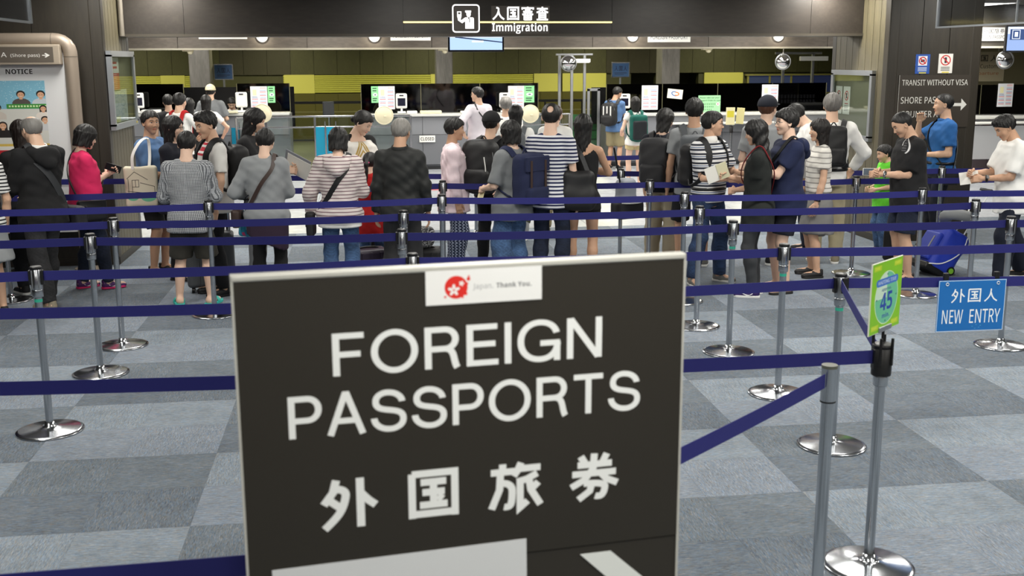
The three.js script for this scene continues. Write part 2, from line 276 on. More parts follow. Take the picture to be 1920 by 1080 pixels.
// ---- header beam with the Immigration sign
{
  const b = struct('beam', null, null, 'dark header beam across the hall with the immigration sign');
  part('core', bx(-2.62, 2.42, -13.02, 6.0, CEIL, -13.4), beamMat, b);
  const joints = [-2.62, -1.92, 0.5, 2.92, 5.34, 6.0];
  for (let i = 0; i < joints.length - 1; i++) part('beam_panel', bx(joints[i] + 0.002, 2.425, -13.0, joints[i + 1] - 0.002, CEIL, -13.03), beamMat, b);
  part('bottom_trim', bx(-2.62, 2.395, -12.985, 6.0, 2.425, -13.4), std(0x4a453d, 0.4, { metalness: 0.3 }), b);
  part('end_trim', cyl(0.03, 0.03, CEIL - 2.4, -2.585, (CEIL + 2.4) / 2, -12.97), std(0x8a8378, 0.4, { metalness: 0.5 }), b, 'pale rounded trim at the left end');
}
{
  // raised lettering, line and pictogram of the lit sign
  const sign = thing('immigration_sign', 'white Immigration lettering with pictogram and yellow line on the dark beam', 'sign', [0, 0, -13.0]);
  const white = std(0xffffff, 0.4, { emissive: 0xffffff, emissiveIntensity: 0.65 });
  part('line', join([bx(0.5, 2.545, 0.001, 1.06, 2.563, 0.008), bx(1.37, 2.545, 0.001, 2.92, 2.563, 0.008)]), std(0xfff3b0, 0.4, { emissive: 0xffe98a, emissiveIntensity: 0.7 }), sign, 'thin glowing yellow line');
  const px = 800, W = 0.66, H = 0.36;
  const mkPlate = (w, h, draw) => canvasTex(Math.round(w * px), Math.round(h * px), (c, a, b) => { c.fillStyle = '#2f2b27'; c.fillRect(0, 0, a, b); c.fillStyle = c.strokeStyle = '#ffffff'; draw(c, a, b); });
  const em = (t) => std(0xffffff, 0.45, { map: t, emissive: 0xffffff, emissiveMap: t, emissiveIntensity: 0.42 });
  const plate = (w, h, draw, x, y, name, label) => { const m = part(name, new THREE.PlaneGeometry(w, h), em(mkPlate(w, h, draw)), sign, label); m.position.set(x, y, 0.006); };
  plate(0.68, 0.17, (c, w, h) => { ['入', '国', '審', '査'].forEach((k, i) => kanji(c, k, 6 + i * w / 4, 4, w / 4 - 14, h - 8, 13)); }, 1.845, 2.652, 'lettering', 'white Japanese characters');
  plate(0.68, 0.16, (c, w, h) => { textIn(c, 'Immigration', 8, 12, w - 16, h * 0.56, 'bold sans-serif'); }, 1.84, 2.478, 'lettering', 'white word Immigration');
  plate(0.318, 0.318, (c, w, h) => {
    c.lineWidth = 13; const r = 26; c.beginPath(); c.roundRect(7, 7, w - 14, h - 14, r); c.stroke();
    const u = w / 100; c.save(); c.scale(u, u);
    c.fillRect(47, 22, 22, 7); c.fillRect(50, 27, 18, 4);                                   // cap
    c.beginPath(); c.ellipse(59.5, 35, 8, 11, 0, 0, 7); c.fill();                            // head
    c.beginPath(); c.moveTo(47, 46); c.lineTo(57, 46); c.lineTo(60, 54); c.lineTo(63, 46); c.lineTo(74, 46); c.quadraticCurveTo(79, 47, 79, 53); c.lineTo(79, 86); c.lineTo(47, 86); c.lineTo(47, 60); c.lineTo(36, 67); c.lineTo(20, 56); c.lineTo(22, 49); c.lineTo(34, 55); c.closePath(); c.fill();
    c.beginPath(); c.ellipse(26, 46, 7, 8, 0, 0, 7); c.fill(); c.fillRect(18, 25, 16, 19);
    c.fillStyle = '#2f2b27'; c.fillRect(22, 29, 8, 6); c.fillRect(62, 50, 2, 14); c.restore();
  }, 1.215, 2.595, 'pictogram', 'white pictogram of an officer holding a passport');
}
// ---- fascia above the counters
{
  const f = struct('wall_fascia', null, null, 'beige fascia band above the counters');
  const m = std(0x6b6258, 0.6, { map: grainTex }), xs = [-8.9, -5.2, -3.42, -1.0, 1.4, 4.6, 6.98, 9.5, 12.0, 14.9];
  for (let i = 0; i < xs.length - 1; i++) part('fascia_panel', bx(xs[i] + 0.004, 2.36, -22.2, xs[i + 1] - 0.004, CEIL, -22.5), m, f);
  part('bottom_trim', bx(-8.9, 2.325, -22.17, 14.9, 2.36, -22.5), std(0x948f80, 0.5), f, 'pale strip along the lower edge');
}
// smoke barrier panes hanging from the ceiling at both sides
function smokePane(n, label, X, zFar, zNear) {
  const g = struct(n, null, null, label);
  part('pane', bx(X - 0.005, 2.4, zFar, X + 0.005, CEIL, zNear), new THREE.MeshPhysicalMaterial({ color: new THREE.Color().setRGB(0.62, 0.63, 0.64), roughness: 0.08, transmission: 1, thickness: 0, ior: 1.5 }), g);
  part('frame', join([bx(X - 0.01, 2.388, zFar - 0.01, X + 0.01, 2.403, zNear), bx(X - 0.011, 2.388, zFar - 0.012, X + 0.011, CEIL, zFar + 0.012)]), alu, g);
  for (let z = zFar + 1.2; z < zNear; z += 1.2) part('joint', bx(X - 0.007, 2.4, z - 0.004, X + 0.007, CEIL, z + 0.004), alu, g);
}
smokePane('window_2', 'glass smoke barrier hanging at the upper right corner', 5.0, -9.36, 2);
smokePane('window_3', 'glass smoke barrier hanging at the upper left corner', -2.2, -8.08, 2);
// ---- luminaires (all above the frame)
function luminaire([x, z, w, l, power], col, lab, grp) {
  const t = thing('ceiling_light', lab, 'ceiling light', [x, CEIL, z], 0, grp);
  part('frame', join([bx(-w / 2 - 0.03, -0.03, -l / 2 - 0.03, w / 2 + 0.03, 0, -l / 2), bx(-w / 2 - 0.03, -0.03, l / 2, w / 2 + 0.03, 0, l / 2 + 0.03), bx(-w / 2 - 0.03, -0.03, -l / 2, -w / 2, 0, l / 2), bx(w / 2, -0.03, -l / 2, w / 2 + 0.03, 0, l / 2)]), whitePlastic, t);
  part('diffuser', bx(-w / 2, -0.012, -l / 2, w / 2, -0.002, l / 2), std(0xffffff, 0.5, { emissive: col, emissiveIntensity: 1.0 }), t);
  const li = new THREE.RectAreaLight(col, power, w, l); li.name = 'panel_light'; li.position.set(0, -0.02, 0); li.rotation.x = -Math.PI / 2; t.add(li);
}
for (const L of LAMPS) luminaire(L, LAMP_WHITE, L[1] > -13 ? 'square white ceiling light above the queue, added fill row included' : 'square white ceiling light in front of the counters', L[1] > -13 ? 'ceiling lights over the queue' : 'ceiling lights before the counters');
for (const L of ADDED_BOOTH_LAMPS) luminaire(L, LAMP_WHITE, 'small white ceiling light added behind the fascia to brighten the columns', 'added ceiling lights inside the booths');
for (const L of BACK_LAMPS) luminaire(L, LAMP_YELLOW, 'yellowish ceiling light in the back hall', 'ceiling lights of the back hall');
// ================================================================ BELT POSTS AND BELTS
const POST_H = 0.99, BELT_Y = 0.945;
const postGeo = {
  base: new THREE.LatheGeometry([[0, 0], [0.185, 0], [0.19, 0.004], [0.19, 0.01], [0.17, 0.016], [0.08, 0.024], [0.045, 0.03], [0.03, 0.036], [0.026, 0.06], [0, 0.06]].map(([r, y]) => new THREE.Vector2(r, y)), 40),
  pole: new THREE.CylinderGeometry(0.0215, 0.0215, 0.82, 24).translate(0, 0.45, 0),
  collar: new THREE.LatheGeometry([[0, 0.81], [0.0285, 0.81], [0.0305, 0.815], [0.0305, 0.85], [0.0275, 0.856], [0, 0.856]].map(([r, y]) => new THREE.Vector2(r, y)), 24),
  head: new THREE.LatheGeometry([[0, 0.855], [0.03, 0.855], [0.0315, 0.86], [0.0315, 0.972], [0, 0.972]].map(([r, y]) => new THREE.Vector2(r, y)), 28),
  cap: new THREE.LatheGeometry([[0, 0.972], [0.0335, 0.972], [0.0335, 0.984], [0.029, 0.99], [0, 0.991]].map(([r, y]) => new THREE.Vector2(r, y)), 24),
  slot: rb(0.014, 0.085, 0.034, 0.004, 0.034, 0.925, 0),
  rib: rb(0.006, 0.11, 0.008, 0.002, 0, 0.915, 0.032),
  tape: new THREE.CylinderGeometry(0.0222, 0.0222, 0.018, 20, 1, true).translate(0, 0.79, 0),
};
const tapeMat = std(0x2fa38a, 0.5);
function post(x, z, label, opt = {}) {
  const t = thing('belt_post', label, 'belt post', [x, 0, z], opt.turn || 0, 'chrome posts of the queue barrier');
  part('base', postGeo.base, chrome, t); part('pole', postGeo.pole, steel, t);
  if (opt.tape) part('tape', postGeo.tape, tapeMat, t, 'green tape around the pole');
  part('collar', postGeo.collar, steel, t);
  const headMat = opt.black ? blackPlastic : steel;
  part('head', opt.black ? postGeo.head.clone().scale(1.3, 1, 1.3) : postGeo.head, headMat, t);
  part('cap', opt.black ? postGeo.cap.clone().scale(1.25, 1, 1.25) : postGeo.cap, blackPlastic, t);
  for (const a of opt.slots || [0, 180]) { const m = part('belt_clip', postGeo.slot, blackPlastic, t); m.rotation.y = a * D2R; }
  for (const a of [35, -35, 145, -145]) { const m = part('rib', opt.black ? postGeo.rib.clone().scale(1.8, 1.05, 1.35) : postGeo.rib, opt.black ? blackPlastic : steelDull, t); m.rotation.y = a * D2R; }
  return t;
}
const P = {
  S1: post(2.10, -4.19, 'chrome post with black head carrying the green waiting time sign', { black: true, slots: [180, 60] }),
  R7: post(2.57, -5.66, 'belt post behind the waiting time post where three belts meet', { tape: true, slots: [0, 180, -75] }),
  R6: post(2.63, -6.65, 'belt post with green tape in front of the navy shorts and sandals', { tape: true }),
  R5: post(2.65, -7.70, 'belt post in front of the grey leggings and purple sneakers', { tape: true }),
  R4: post(2.65, -8.52, 'belt post whose base shows just right of the big dark sign'),
  R3: post(2.80, -9.46, 'belt post in front of the dark shorts beside the striped polo shirt'),
  R2: post(2.76, -10.51, 'dark belt post in front of the beige trousers below a black backpack'),
  R1: post(2.73, -11.61, 'dark belt post right of the silver and black holdall'),
  L1: post(-1.88, -6.56, 'largest belt post at the left with its whole round base showing', { tape: true }),
  L2: post(-1.86, -7.79, 'second belt post at the left, its base half hidden by a belt'),
  L3: post(-1.87, -8.57, 'third belt post at the left, round base under the pink sneakers'),
  L4: post(-1.30, -9.54, 'belt post in front of the boy in the checked shirt', { tape: true }),
  L5: post(-1.28, -10.62, 'dark belt post between the black jeans and the grey sweater'),
  M5: post(0.28, -6.67, 'belt post head peeking over the top edge of the big dark sign'),
  M4: post(0.25, -7.66, 'lower one of two stacked belt post heads before the dark jacket'),
  M3: post(0.30, -8.64, 'upper one of two stacked belt post heads before the dark jacket'),
  M2: post(0.67, -9.63, 'belt post left of the blue patterned trousers'),
  M1: post(0.76, -10.75, 'dark round topped belt post in front of the pink shirt'),
  M6: post(1.37, -13.60, 'thin far belt post on the pale floor beside the grey tee shirt'),
  R8: post(4.86, -10.48, 'belt post before the panelled pillar with its base on the carpet'),
  R9: post(5.00, -9.41, 'belt post beside the bare legs of the man with the phone'),
  R10: post(5.03, -8.57, 'belt post in front of the blue trolley bag'),
  R11: post(4.74, -7.58, 'belt post beside the blue new entry sign'),
  R12: post(6.21, -11.30, 'belt post in front of the man in the blue shirt'),
};
// posts that stand at the ends of the rows, mostly hidden
P.K1 = post(-3.22, -10.42, 'belt post at the left edge behind the black hoodie, only its base showing');
P.H1 = post(0.31, -2.62, 'belt post hidden behind the big dark sign', { slots: [180, -40] });
P.X8 = post(4.05, -13.65, 'far belt post behind the grey backpack');
P.X7 = post(0.36, -11.75, 'belt post behind the old man in the dark jacket');
P.X7L = post(-3.5, -11.85, 'belt post behind the black hoodie beside the dark wall');
// the short post with a capped top
{
  const t = thing('belt_post', 'near chrome post with plain capped head and a steep belt', 'belt post', [1.75, 0, -3.91], 0, 'chrome posts of the queue barrier');
  part('base', postGeo.base, chrome, t);
  part('pole', new THREE.CylinderGeometry(0.0245, 0.0245, 0.8, 24).translate(0, 0.45, 0), steel, t);
  part('head', new THREE.CylinderGeometry(0.0295, 0.0295, 0.14, 28).translate(0, 0.914, 0), steel, t);
  part('ring', new THREE.CylinderGeometry(0.0302, 0.0302, 0.006, 28).translate(0, 0.845, 0), blackPlastic, t);
  part('cap', new THREE.CylinderGeometry(0.0305, 0.0305, 0.012, 28).translate(0, 0.984, 0), std(0x57594f, 0.5), t);
  const s = part('belt_clip', rb(0.012, 0.1, 0.03, 0.003, 0.029, 0.92, 0), blackPlastic, t); s.rotation.y = -138 * D2R + Math.PI;
}
function belt(a, b, label, opt = {}) {   // a, b: [x, z]; ends clip into the post heads
  const y = BELT_Y - 0.012, A = V(a[0], y + (opt.dy0 || 0), a[1]), B = V(b[0], y + (opt.dy1 || 0), b[1]), d = V().subVectors(B, A), L = d.length(), u = d.clone().normalize();
  A.addScaledVector(u, opt.free0 ? 0 : 0.036); B.addScaledVector(u, opt.free1 ? 0 : -0.036);
  const pts = []; for (let i = 0; i <= 14; i++) { const t = i / 14, p = V().lerpVectors(A, B, t); p.y -= (opt.sag ?? 0.012) * L / 2.2 * 4 * t * (1 - t); pts.push(p); }
  const side = V(-u.z, 0, u.x);
  solo('barrier_belt', ribbon(pts, 0.056, 0.0025, () => side), beltMat, label, 'barrier belt', [0, 0, 0], 0, 'navy belts of the queue barrier');
}
const XZ = (k) => [P[k].position.x, P[k].position.z];
const row = (list, labels) => { for (let i = 0; i < list.length - 1; i++) belt(typeof list[i] === 'string' ? XZ(list[i]) : list[i], typeof list[i + 1] === 'string' ? XZ(list[i + 1]) : list[i + 1], labels[i]); };
belt([-2.9, -2.55], XZ('H1'), 'nearest navy belt crossing the bottom left corner of the picture', { free0: true });
belt([1.75, -3.91], XZ('H1'), 'steep navy belt running from the capped near post to the big sign');
belt([-3.2, -4.4], XZ('S1'), 'near navy belt running from the left edge to the black headed post', { free0: true });
belt(XZ('R7'), XZ('S1'), 'short slanting navy belt beside the green waiting time sign');
row([[-2.3, -5.6], 'R7', [5.6, -5.6]], ['navy belt across the left side just above the large round base', 'navy belt carrying the blue new entry sign']);
row([[-3.6, -6.55], 'L1', 'M5', 'R6', [5.4, -6.65]], ['navy belt from the left edge to the largest left post', 'navy belt from the largest left post across the checked boy to the sign top', 'navy belt just above the top edge of the big sign', 'navy belt from the sandals post to the right edge, above the new entry sign']);
row([[-4.2, -7.85], 'L2', 'M4', 'R5', 'R11', [6.6, -7.55]], ['navy belt from the left edge to the second left post', 'navy belt across the cargo shorts and purple cardigan', 'navy belt across the light jeans above the sign belt', 'navy belt from the leggings post across the right bare legs', 'short navy belt at the right edge beside the track trousers']);
row([[-4.4, -8.6], 'L3', 'M3', 'R4', 'R10', [7.2, -8.55]], ['navy belt from the left edge to the third left post', 'navy belt across the checked shirt hem and the striped hoodie hem', 'navy belt across the grey tee shirt hem and bare thighs', 'navy belt from the polo shirt jeans across the navy shorts', 'navy belt at the right edge over the trolley handle']);
row([[-4.8, -9.55], 'L4', 'M2', 'R3', 'R9', [7.8, -9.4]], ['navy belt across the black hoodie waist to the checked boy', 'navy belt across the grey sweater and striped hoodie', 'navy belt across the grey tee shirt and striped tee shirt', 'navy belt across the polo shirt belt and black tee shirt', 'navy belt across the man in the black tee shirt to the right edge']);
row(['K1', 'L5', 'M1', 'R2', 'R8', [7.6, -10.55]], ['navy belt across the pink shirt and the tote bag', 'navy belt behind the grey sweater and before the red dress girl', 'navy belt behind the striped tee shirt and before the holdall', 'navy belt behind the polo shirt ending at the pillar side post', 'navy belt across the boy in green and the blue shirt man']);
row(['X7L', [-1.2, -11.85]], ['far navy belt in front of the left panelled wall, beside the tote bag']);
row([[-1.2, -11.85], 'X7', 'R1', 'R12', [8.6, -11.35]], ['far navy belt seen between grey sweater and striped hoodie', 'far navy belt behind the dark jacket and pink shirt', 'far navy belt behind the beige trousers reaching the pillar', 'far navy belt behind the blue shirt man to the right edge']);
row(['M6', 'X8'], ['farthest navy belt before the khaki shorts at the counter']);

// ================================================================ BIG FOREGROUND SIGN
{
  const k = 0.955, W = 0.982, ang = 7.2 * D2R, Hs = 1.18;   // panel local: x right from its left edge, y down from its top
  const t = thing('standing_sign', 'large dark standing sign reading FOREIGN PASSPORTS in the foreground', 'sign', [-0.2705, 0, -2.2275], ang);
  const top = 1.72, PXM = 1600, cw = Math.round(W * PXM), ch = Math.round(0.72 * PXM);
  const tex = canvasTex(cw, ch, (c, w, h) => {
    c.fillStyle = '#26221a'; c.fillRect(0, 0, w, h);
    srand(77); for (let i = 0; i < 5000; i++) { c.fillStyle = `rgba(${rnd() > 0.5 ? '80,75,66' : '20,18,15'},0.10)`; c.fillRect(rnd() * w, rnd() * h, 3, 3); }
    const q = PXM * k; c.fillStyle = c.strokeStyle = '#eaecea';
    caps(c, 'FOREIGN', 0.206 * q, 0.137 * q, 0.618 * q, 0.096 * q);
    caps(c, 'PASSPORTS', 0.106 * q, 0.272 * q, 0.814 * q, 0.096 * q);
    kanji(c, '外', 0.164 * q, 0.466 * q, 0.132 * q, 0.125 * q, 14); kanji(c, '国', 0.361 * q, 0.466 * q, 0.124 * q, 0.122 * q, 14);
    kanji(c, '旅', 0.552 * q, 0.468 * q, 0.13 * q, 0.122 * q, 13.5); kanji(c, '券', 0.744 * q, 0.463 * q, 0.13 * q, 0.122 * q, 13.5);
  });
  const y0 = top - 0.698 * k;
  part('panel_upper', bx(0.004, y0, -0.028, W - 0.004, top - 0.008, -0.002), std(0x26221a, 0.6), t);
  const f1 = part('print', new THREE.PlaneGeometry(W - 0.008, top - 0.008 - y0), std(0xffffff, 0.5, { map: tex }), t, 'white lettering on the dark panel');
  f1.position.set(W / 2, (top - 0.008 + y0) / 2, -0.001);
  { const vis = (top - 0.008 - y0) / 0.72; tex.repeat.set((W - 0.008) / W, vis); tex.offset.set(0.004 / W, 1 - vis - 0.008 / 0.72); }
  part('panel_lower', bx(0.004, top - Hs, -0.028, W - 0.004, y0 - 0.003, -0.003), std(0x26221a, 0.6), t);
  part('edge_strip', join([rb(W, 0.013, 0.032, 0.004, W / 2, top - 0.006, -0.015), bx(0, top - Hs, -0.03, 0.005, top, 0), bx(W - 0.005, top - Hs, -0.03, W, top, 0)]), std(0xb7b6ae, 0.45), t, 'pale edge strip around the panel');
  // sticker at the top
  const st = canvasTex(512, 150, (c, w, h) => {
    c.fillStyle = '#e9e9e7'; c.fillRect(0, 0, w, h); c.fillStyle = '#d8261c'; c.beginPath(); c.arc(132, 76, 50, 0, 7); c.fill();
    for (const [x, y, r] of [[186, 42, 8], [180, 62, 5], [174, 106, 7], [188, 30, 4], [160, 120, 5], [84, 116, 5]]) { c.beginPath(); c.arc(x, y, r, 0, 7); c.fill(); }
    c.fillStyle = '#e9e9e7'; for (let i = 0; i < 5; i++) { const a = i * 1.2566 - 1.57; c.beginPath(); c.ellipse(122 + Math.cos(a) * 15, 88 + Math.sin(a) * 15, 12, 7, a, 0, 7); c.fill(); }
    for (let i = 0; i < 5; i++) { const a = i * 1.2566; c.beginPath(); c.ellipse(156 + Math.cos(a) * 7, 60 + Math.sin(a) * 7, 6, 3.5, a, 0, 7); c.fill(); }
    c.fillStyle = '#d8261c'; c.beginPath(); c.arc(122, 88, 4, 0, 7); c.fill();
    c.fillStyle = '#a9aaab'; c.font = '32px sans-serif'; c.fillText('Japan.', 208, 88); c.fillStyle = '#6d6e70'; c.font = 'bold 30px sans-serif'; c.fillText('Thank You.', 308, 88);
  });
  const s = part('sticker', new THREE.BoxGeometry(0.265 * k, 0.077 * k, 0.0012), std(0xffffff, 0.5, { map: st }), t, 'white sticker with a red blossom emblem'); s.position.set(0.546 * k, top - 0.049 * k, 0.0004);
  // taped paper and white arrow on the lower panel
  const pap = canvasTex(512, 256, (c, w, h) => { c.fillStyle = '#d3d5d6'; c.fillRect(0, 0, w, h); c.strokeStyle = '#8d9092'; c.lineWidth = 5; c.font = 'bold 70px sans-serif'; c.strokeText('OR', 300, 122); c.strokeText('JAPANESE', 40, 220); });
  const pm = part('paper_notice', bx(-0.28, -0.14, 0, 0.28, 0.14, 0.001), std(0xffffff, 0.6, { map: pap }), t, 'pale paper taped to the lower panel'); pm.position.set(0.35 * k, top - 0.668 * k - 0.137, 0.0005); pm.rotation.z = 0.6 * D2R;
  const ar = new THREE.Shape([[0, 0], [0.074, 0], [0.2, -0.118], [0.074, -0.236], [0, -0.236], [0.12, -0.118]].map(([x, y]) => new THREE.Vector2(x, y)));
  const am = part('arrow', new THREE.ExtrudeGeometry(ar, { depth: 0.001, bevelEnabled: false }), std(0xdfe2de, 0.5), t, 'white arrow chevron pointing right'); am.position.set(0.776 * k, top - 0.72 * k, -0.002);
  // stand
  part('leg', cyl(0.02, 0.02, top - Hs + 0.3, 0.18, (top - Hs + 0.3) / 2, -0.05), steel, t); part('leg', cyl(0.02, 0.02, top - Hs + 0.3, W - 0.18, (top - Hs + 0.3) / 2, -0.05), steel, t);
  for (const x of [0.18, W - 0.18]) part('foot', rb(0.06, 0.03, 0.5, 0.01, x, 0.015, -0.05), steelDull, t);
}
// ---- waiting time sign on its post
{
  const a = V(1.995, 0, -4.112), b = V(2.222, 0, -4.309), w = a.distanceTo(b), ang = -Math.atan2(b.z - a.z, b.x - a.x);
  const t = thing('waiting_time_sign', 'green waiting time sign reading 45 min on top of a post', 'sign', [(a.x + b.x) / 2, 0, (a.z + b.z) / 2], ang);
  const tex = canvasTex(420, 590, (c, W, H) => {
    c.fillStyle = '#86c91f'; c.fillRect(0, 0, W, H);
    c.fillStyle = '#b9d62a'; for (const [x, y] of [[20, 20], [300, 20], [20, 520], [300, 520]]) c.fillRect(x, y, 100, 44);
    c.fillStyle = '#d9e84a'; c.font = 'bold 30px sans-serif'; for (const [x, y] of [[28, 52], [308, 52], [28, 552], [308, 552]]) c.fillText('TIME', x, y);
    c.fillStyle = '#6fc79a'; c.beginPath(); c.ellipse(212, 310, 160, 222, 0, 0, 7); c.fill(); c.strokeStyle = '#d7ecc6'; c.lineWidth = 7; c.stroke();
    c.fillStyle = '#cfe8d2'; c.beginPath(); c.moveTo(212, 310); c.ellipse(212, 310, 156, 218, 0, Math.PI, 1.5 * Math.PI); c.closePath(); c.fill();
    c.fillStyle = '#2f6e62'; for (let i = 0; i < 4; i++) { const p = i * Math.PI / 2; c.fillRect(212 + Math.cos(p) * 136 - 7, 310 + Math.sin(p) * 198 - 7, 14, 14); }
    c.fillStyle = '#3f74c9'; c.beginPath(); c.roundRect(60, 140, 306, 62, 26); c.fill(); c.fillStyle = '#dfe9f6'; textIn(c, 'WAITING TIME', 84, 156, 258, 30);
    c.fillStyle = '#3a5f8a'; textIn(c, 'approx.', 140, 222, 140, 26, 'bold sans-serif');
    c.fillStyle = '#2347a8'; textIn(c, '45', 128, 266, 178, 150, 'bold sans-serif'); textIn(c, 'min.', 160, 442, 110, 38, 'bold sans-serif');
  });
  part('plate', rb(w, 0.297, 0.006, 0.002, 0, 1.187, 0), std(0xe6ead6, 0.5), t);
  const p = part('print', new THREE.PlaneGeometry(w - 0.006, 0.291), std(0xffffff, 0.45, { map: tex }), t, 'green print with blue number 45'); p.position.set(0, 1.187, 0.0035);
  part('clip', rb(0.12, 0.022, 0.022, 0.004, 0, 1.05, 0), alu, t);
  part('stem', cyl(0.006, 0.006, 0.06, 0, 1.015, 0), blackPlastic, t);
}
// ---- NEW ENTRY sign hanging from the belt
{
  const t = thing('new_entry_sign', 'blue sign reading NEW ENTRY hanging from a belt', 'sign', [3.325, 0, -5.63], 0);
  const tex = canvasTex(700, 520, (c, W, H) => {
    c.fillStyle = '#1a6db8'; c.fillRect(0, 0, W, H); c.strokeStyle = '#cfe0ee'; c.lineWidth = 6; c.strokeRect(4, 4, W - 8, H - 8);
    c.strokeStyle = '#f2f6f8'; c.fillStyle = '#f2f6f8';['外', '国', '人'].forEach((k, i) => kanji(c, k, 130 + i * 172, 80, 150, 150, 9.5));
    textIn(c, 'NEW', 44, 298, 228, 140); textIn(c, 'ENTRY', 330, 298, 330, 140);
    c.fillStyle = 'rgba(120,200,230,0.5)'; for (const [x, y] of [[370, 468], [410, 452], [440, 480], [400, 490], [455, 462]]) c.fillRect(x, y, 14, 8);
  });
  part('plate', rb(0.4, 0.292, 0.004, 0.0015, 0, 0.79, 0.0), std(0x1a6db8, 0.4), t);
  const p = part('print', new THREE.PlaneGeometry(0.398, 0.29), std(0xffffff, 0.4, { map: tex }), t, 'white lettering on blue'); p.position.set(0, 0.79, 0.0026);
  for (const x of [-0.15, 0.15]) { part('hook', rb(0.03, 0.07, 0.02, 0.004, x, 0.94, -0.02), blackPlastic, t); part('ring', new THREE.TorusGeometry(0.008, 0.002, 6, 14).translate(x, 0.915, 0.004), whitePlastic, t); }
}
// ================================================================ COUNTERS
const instr = canvasTex(300, 420, (c, w, h) => {   // instruction sheet
  c.fillStyle = '#e4e6ea'; c.fillRect(0, 0, w, h); c.fillStyle = '#efe9b8'; c.fillRect(40, 60, 70, 110); c.fillStyle = '#e9c9cc'; c.fillRect(170, 12, 110, 40);
  for (let j = 0; j < 5; j++) for (let i = 0; i < 2; i++) { if (!i && j < 2) continue; const x = 24 + i * 144, y = 70 + j * 66; c.fillStyle = '#d7737a'; c.fillRect(x, y + 30, 108, 12); c.fillStyle = '#b9c2d6'; c.fillRect(x, y, 108, 22); }
  c.fillStyle = '#8a93a6'; for (let j = 0; j < 3; j++) c.fillRect(30, 180 + j * 9, 90, 4);
});
const greenTex = canvasTex(220, 420, (c, w, h) => { c.fillStyle = '#8fd89a'; c.fillRect(0, 0, w, h); c.fillStyle = '#1d4a2a'; for (const [y, b] of [[40, 34], [100, 30], [300, 44], [352, 30]]) c.fillRect(40, y, 90 + b, 26); c.fillStyle = '#e4f2e4'; c.beginPath(); c.ellipse(120, 215, 70, 42, 0, 0, 7); c.fill(); c.fillStyle = '#5a6b7a'; c.fillRect(95, 200, 52, 32); });
const instrMat = std(0xffffff, 0.6, { map: instr }), greenMat = std(0xffffff, 0.6, { map: greenTex });
function sheet(name, label, mat, x0, x1, y0, y1, z, cat = 'notice', rz = 0) { const m = solo(name, new THREE.BoxGeometry(x1 - x0, y1 - y0, 0.004), mat, label, cat, [(x0 + x1) / 2, (y0 + y1) / 2, z]); m.rotation.z = rz; return m; }
function counter(label, x0, x1, topY, glassTop, opt = {}) {
  const z = opt.z || -22, t = thing('inspection_counter', label, 'counter', [0, 0, 0]);
  const n = Math.max(2, Math.round((x1 - x0) / 1.2)), dx = (x1 - x0) / n;
  part('body', bx(x0 + 0.02, 0.06, z - 0.03, x1 - 0.02, topY - 0.05, z - 0.8), counterDark, t);
  for (let i = 0; i < n; i++) { part('front_panel', bx(x0 + i * dx + 0.004, 0.1, z, x0 + (i + 1) * dx - 0.004, topY * 0.62, z - 0.03), counterGrey, t); part('front_panel', bx(x0 + i * dx + 0.004, topY * 0.62 + 0.008, z, x0 + (i + 1) * dx - 0.004, topY - 0.06, z - 0.03), counterPale, t); }
  part('plinth', bx(x0 + 0.02, 0, z - 0.05, x1 - 0.02, 0.1, z - 0.8), std(0x2d2e30, 0.6), t);
  part('countertop', rb(x1 - x0, 0.05, 0.52, 0.012, (x0 + x1) / 2, topY - 0.035, z - 0.2), std(0xc7c7c3, 0.35), t, 'pale counter top');
  part('side_panel', bx(x0, 0.02, z + 0.005, x0 + 0.03, topY - 0.04, z - 0.85), counterGrey, t); part('side_panel', bx(x1 - 0.03, 0.02, z + 0.005, x1, topY - 0.04, z - 0.85), counterGrey, t);
  const gz = z - 0.38, m = Math.max(2, Math.round((x1 - x0) / 1.1)), gx = (x1 - x0) / m;
  for (let i = 0; i < m; i++) if (!(opt.open || []).includes(i)) part('tinted_pane', bx(x0 + i * gx + 0.006, topY, gz, x0 + (i + 1) * gx - 0.006, glassTop, gz - 0.008), tinted, t, 'dark tinted glass pane');
  for (let i = 0; i <= m; i++) part('pane_post', bx(x0 + i * gx - 0.006, topY, gz + 0.006, x0 + i * gx + 0.006, glassTop, gz - 0.014), std(0x77745a, 0.4, { metalness: 0.6 }), t);
  const r = thing('rear_screen', 'black rear screen behind the ' + label.split(' ').slice(0, 4).join(' '), 'screen', [0, 0, 0]);
  part('panel', bx(x0, 0.75, z - 1.86, x1, glassTop - 0.1, z - 1.89), std(0x0e0e0f, 0.25), r); for (const x of [x0 + 0.2, x1 - 0.2]) part('foot', bx(x - 0.03, 0, z - 1.84, x + 0.03, 0.75, z - 1.91), steelDull, r);
  return t;
}
counter('leftmost grey inspection counter with people waiting before it', -5.4, -1.38, 1.15, 1.69, { open: [2] });
counter('middle grey inspection counter marked closed', 0.0, 3.53, 1.1, 1.665);
counter('wide grey inspection counter with the green notice', 4.93, 9.6, 1.06, 1.63);
counter('grey inspection counter at the far right edge', 10.2, 14.6, 1.1, 1.64, { z: -19 });
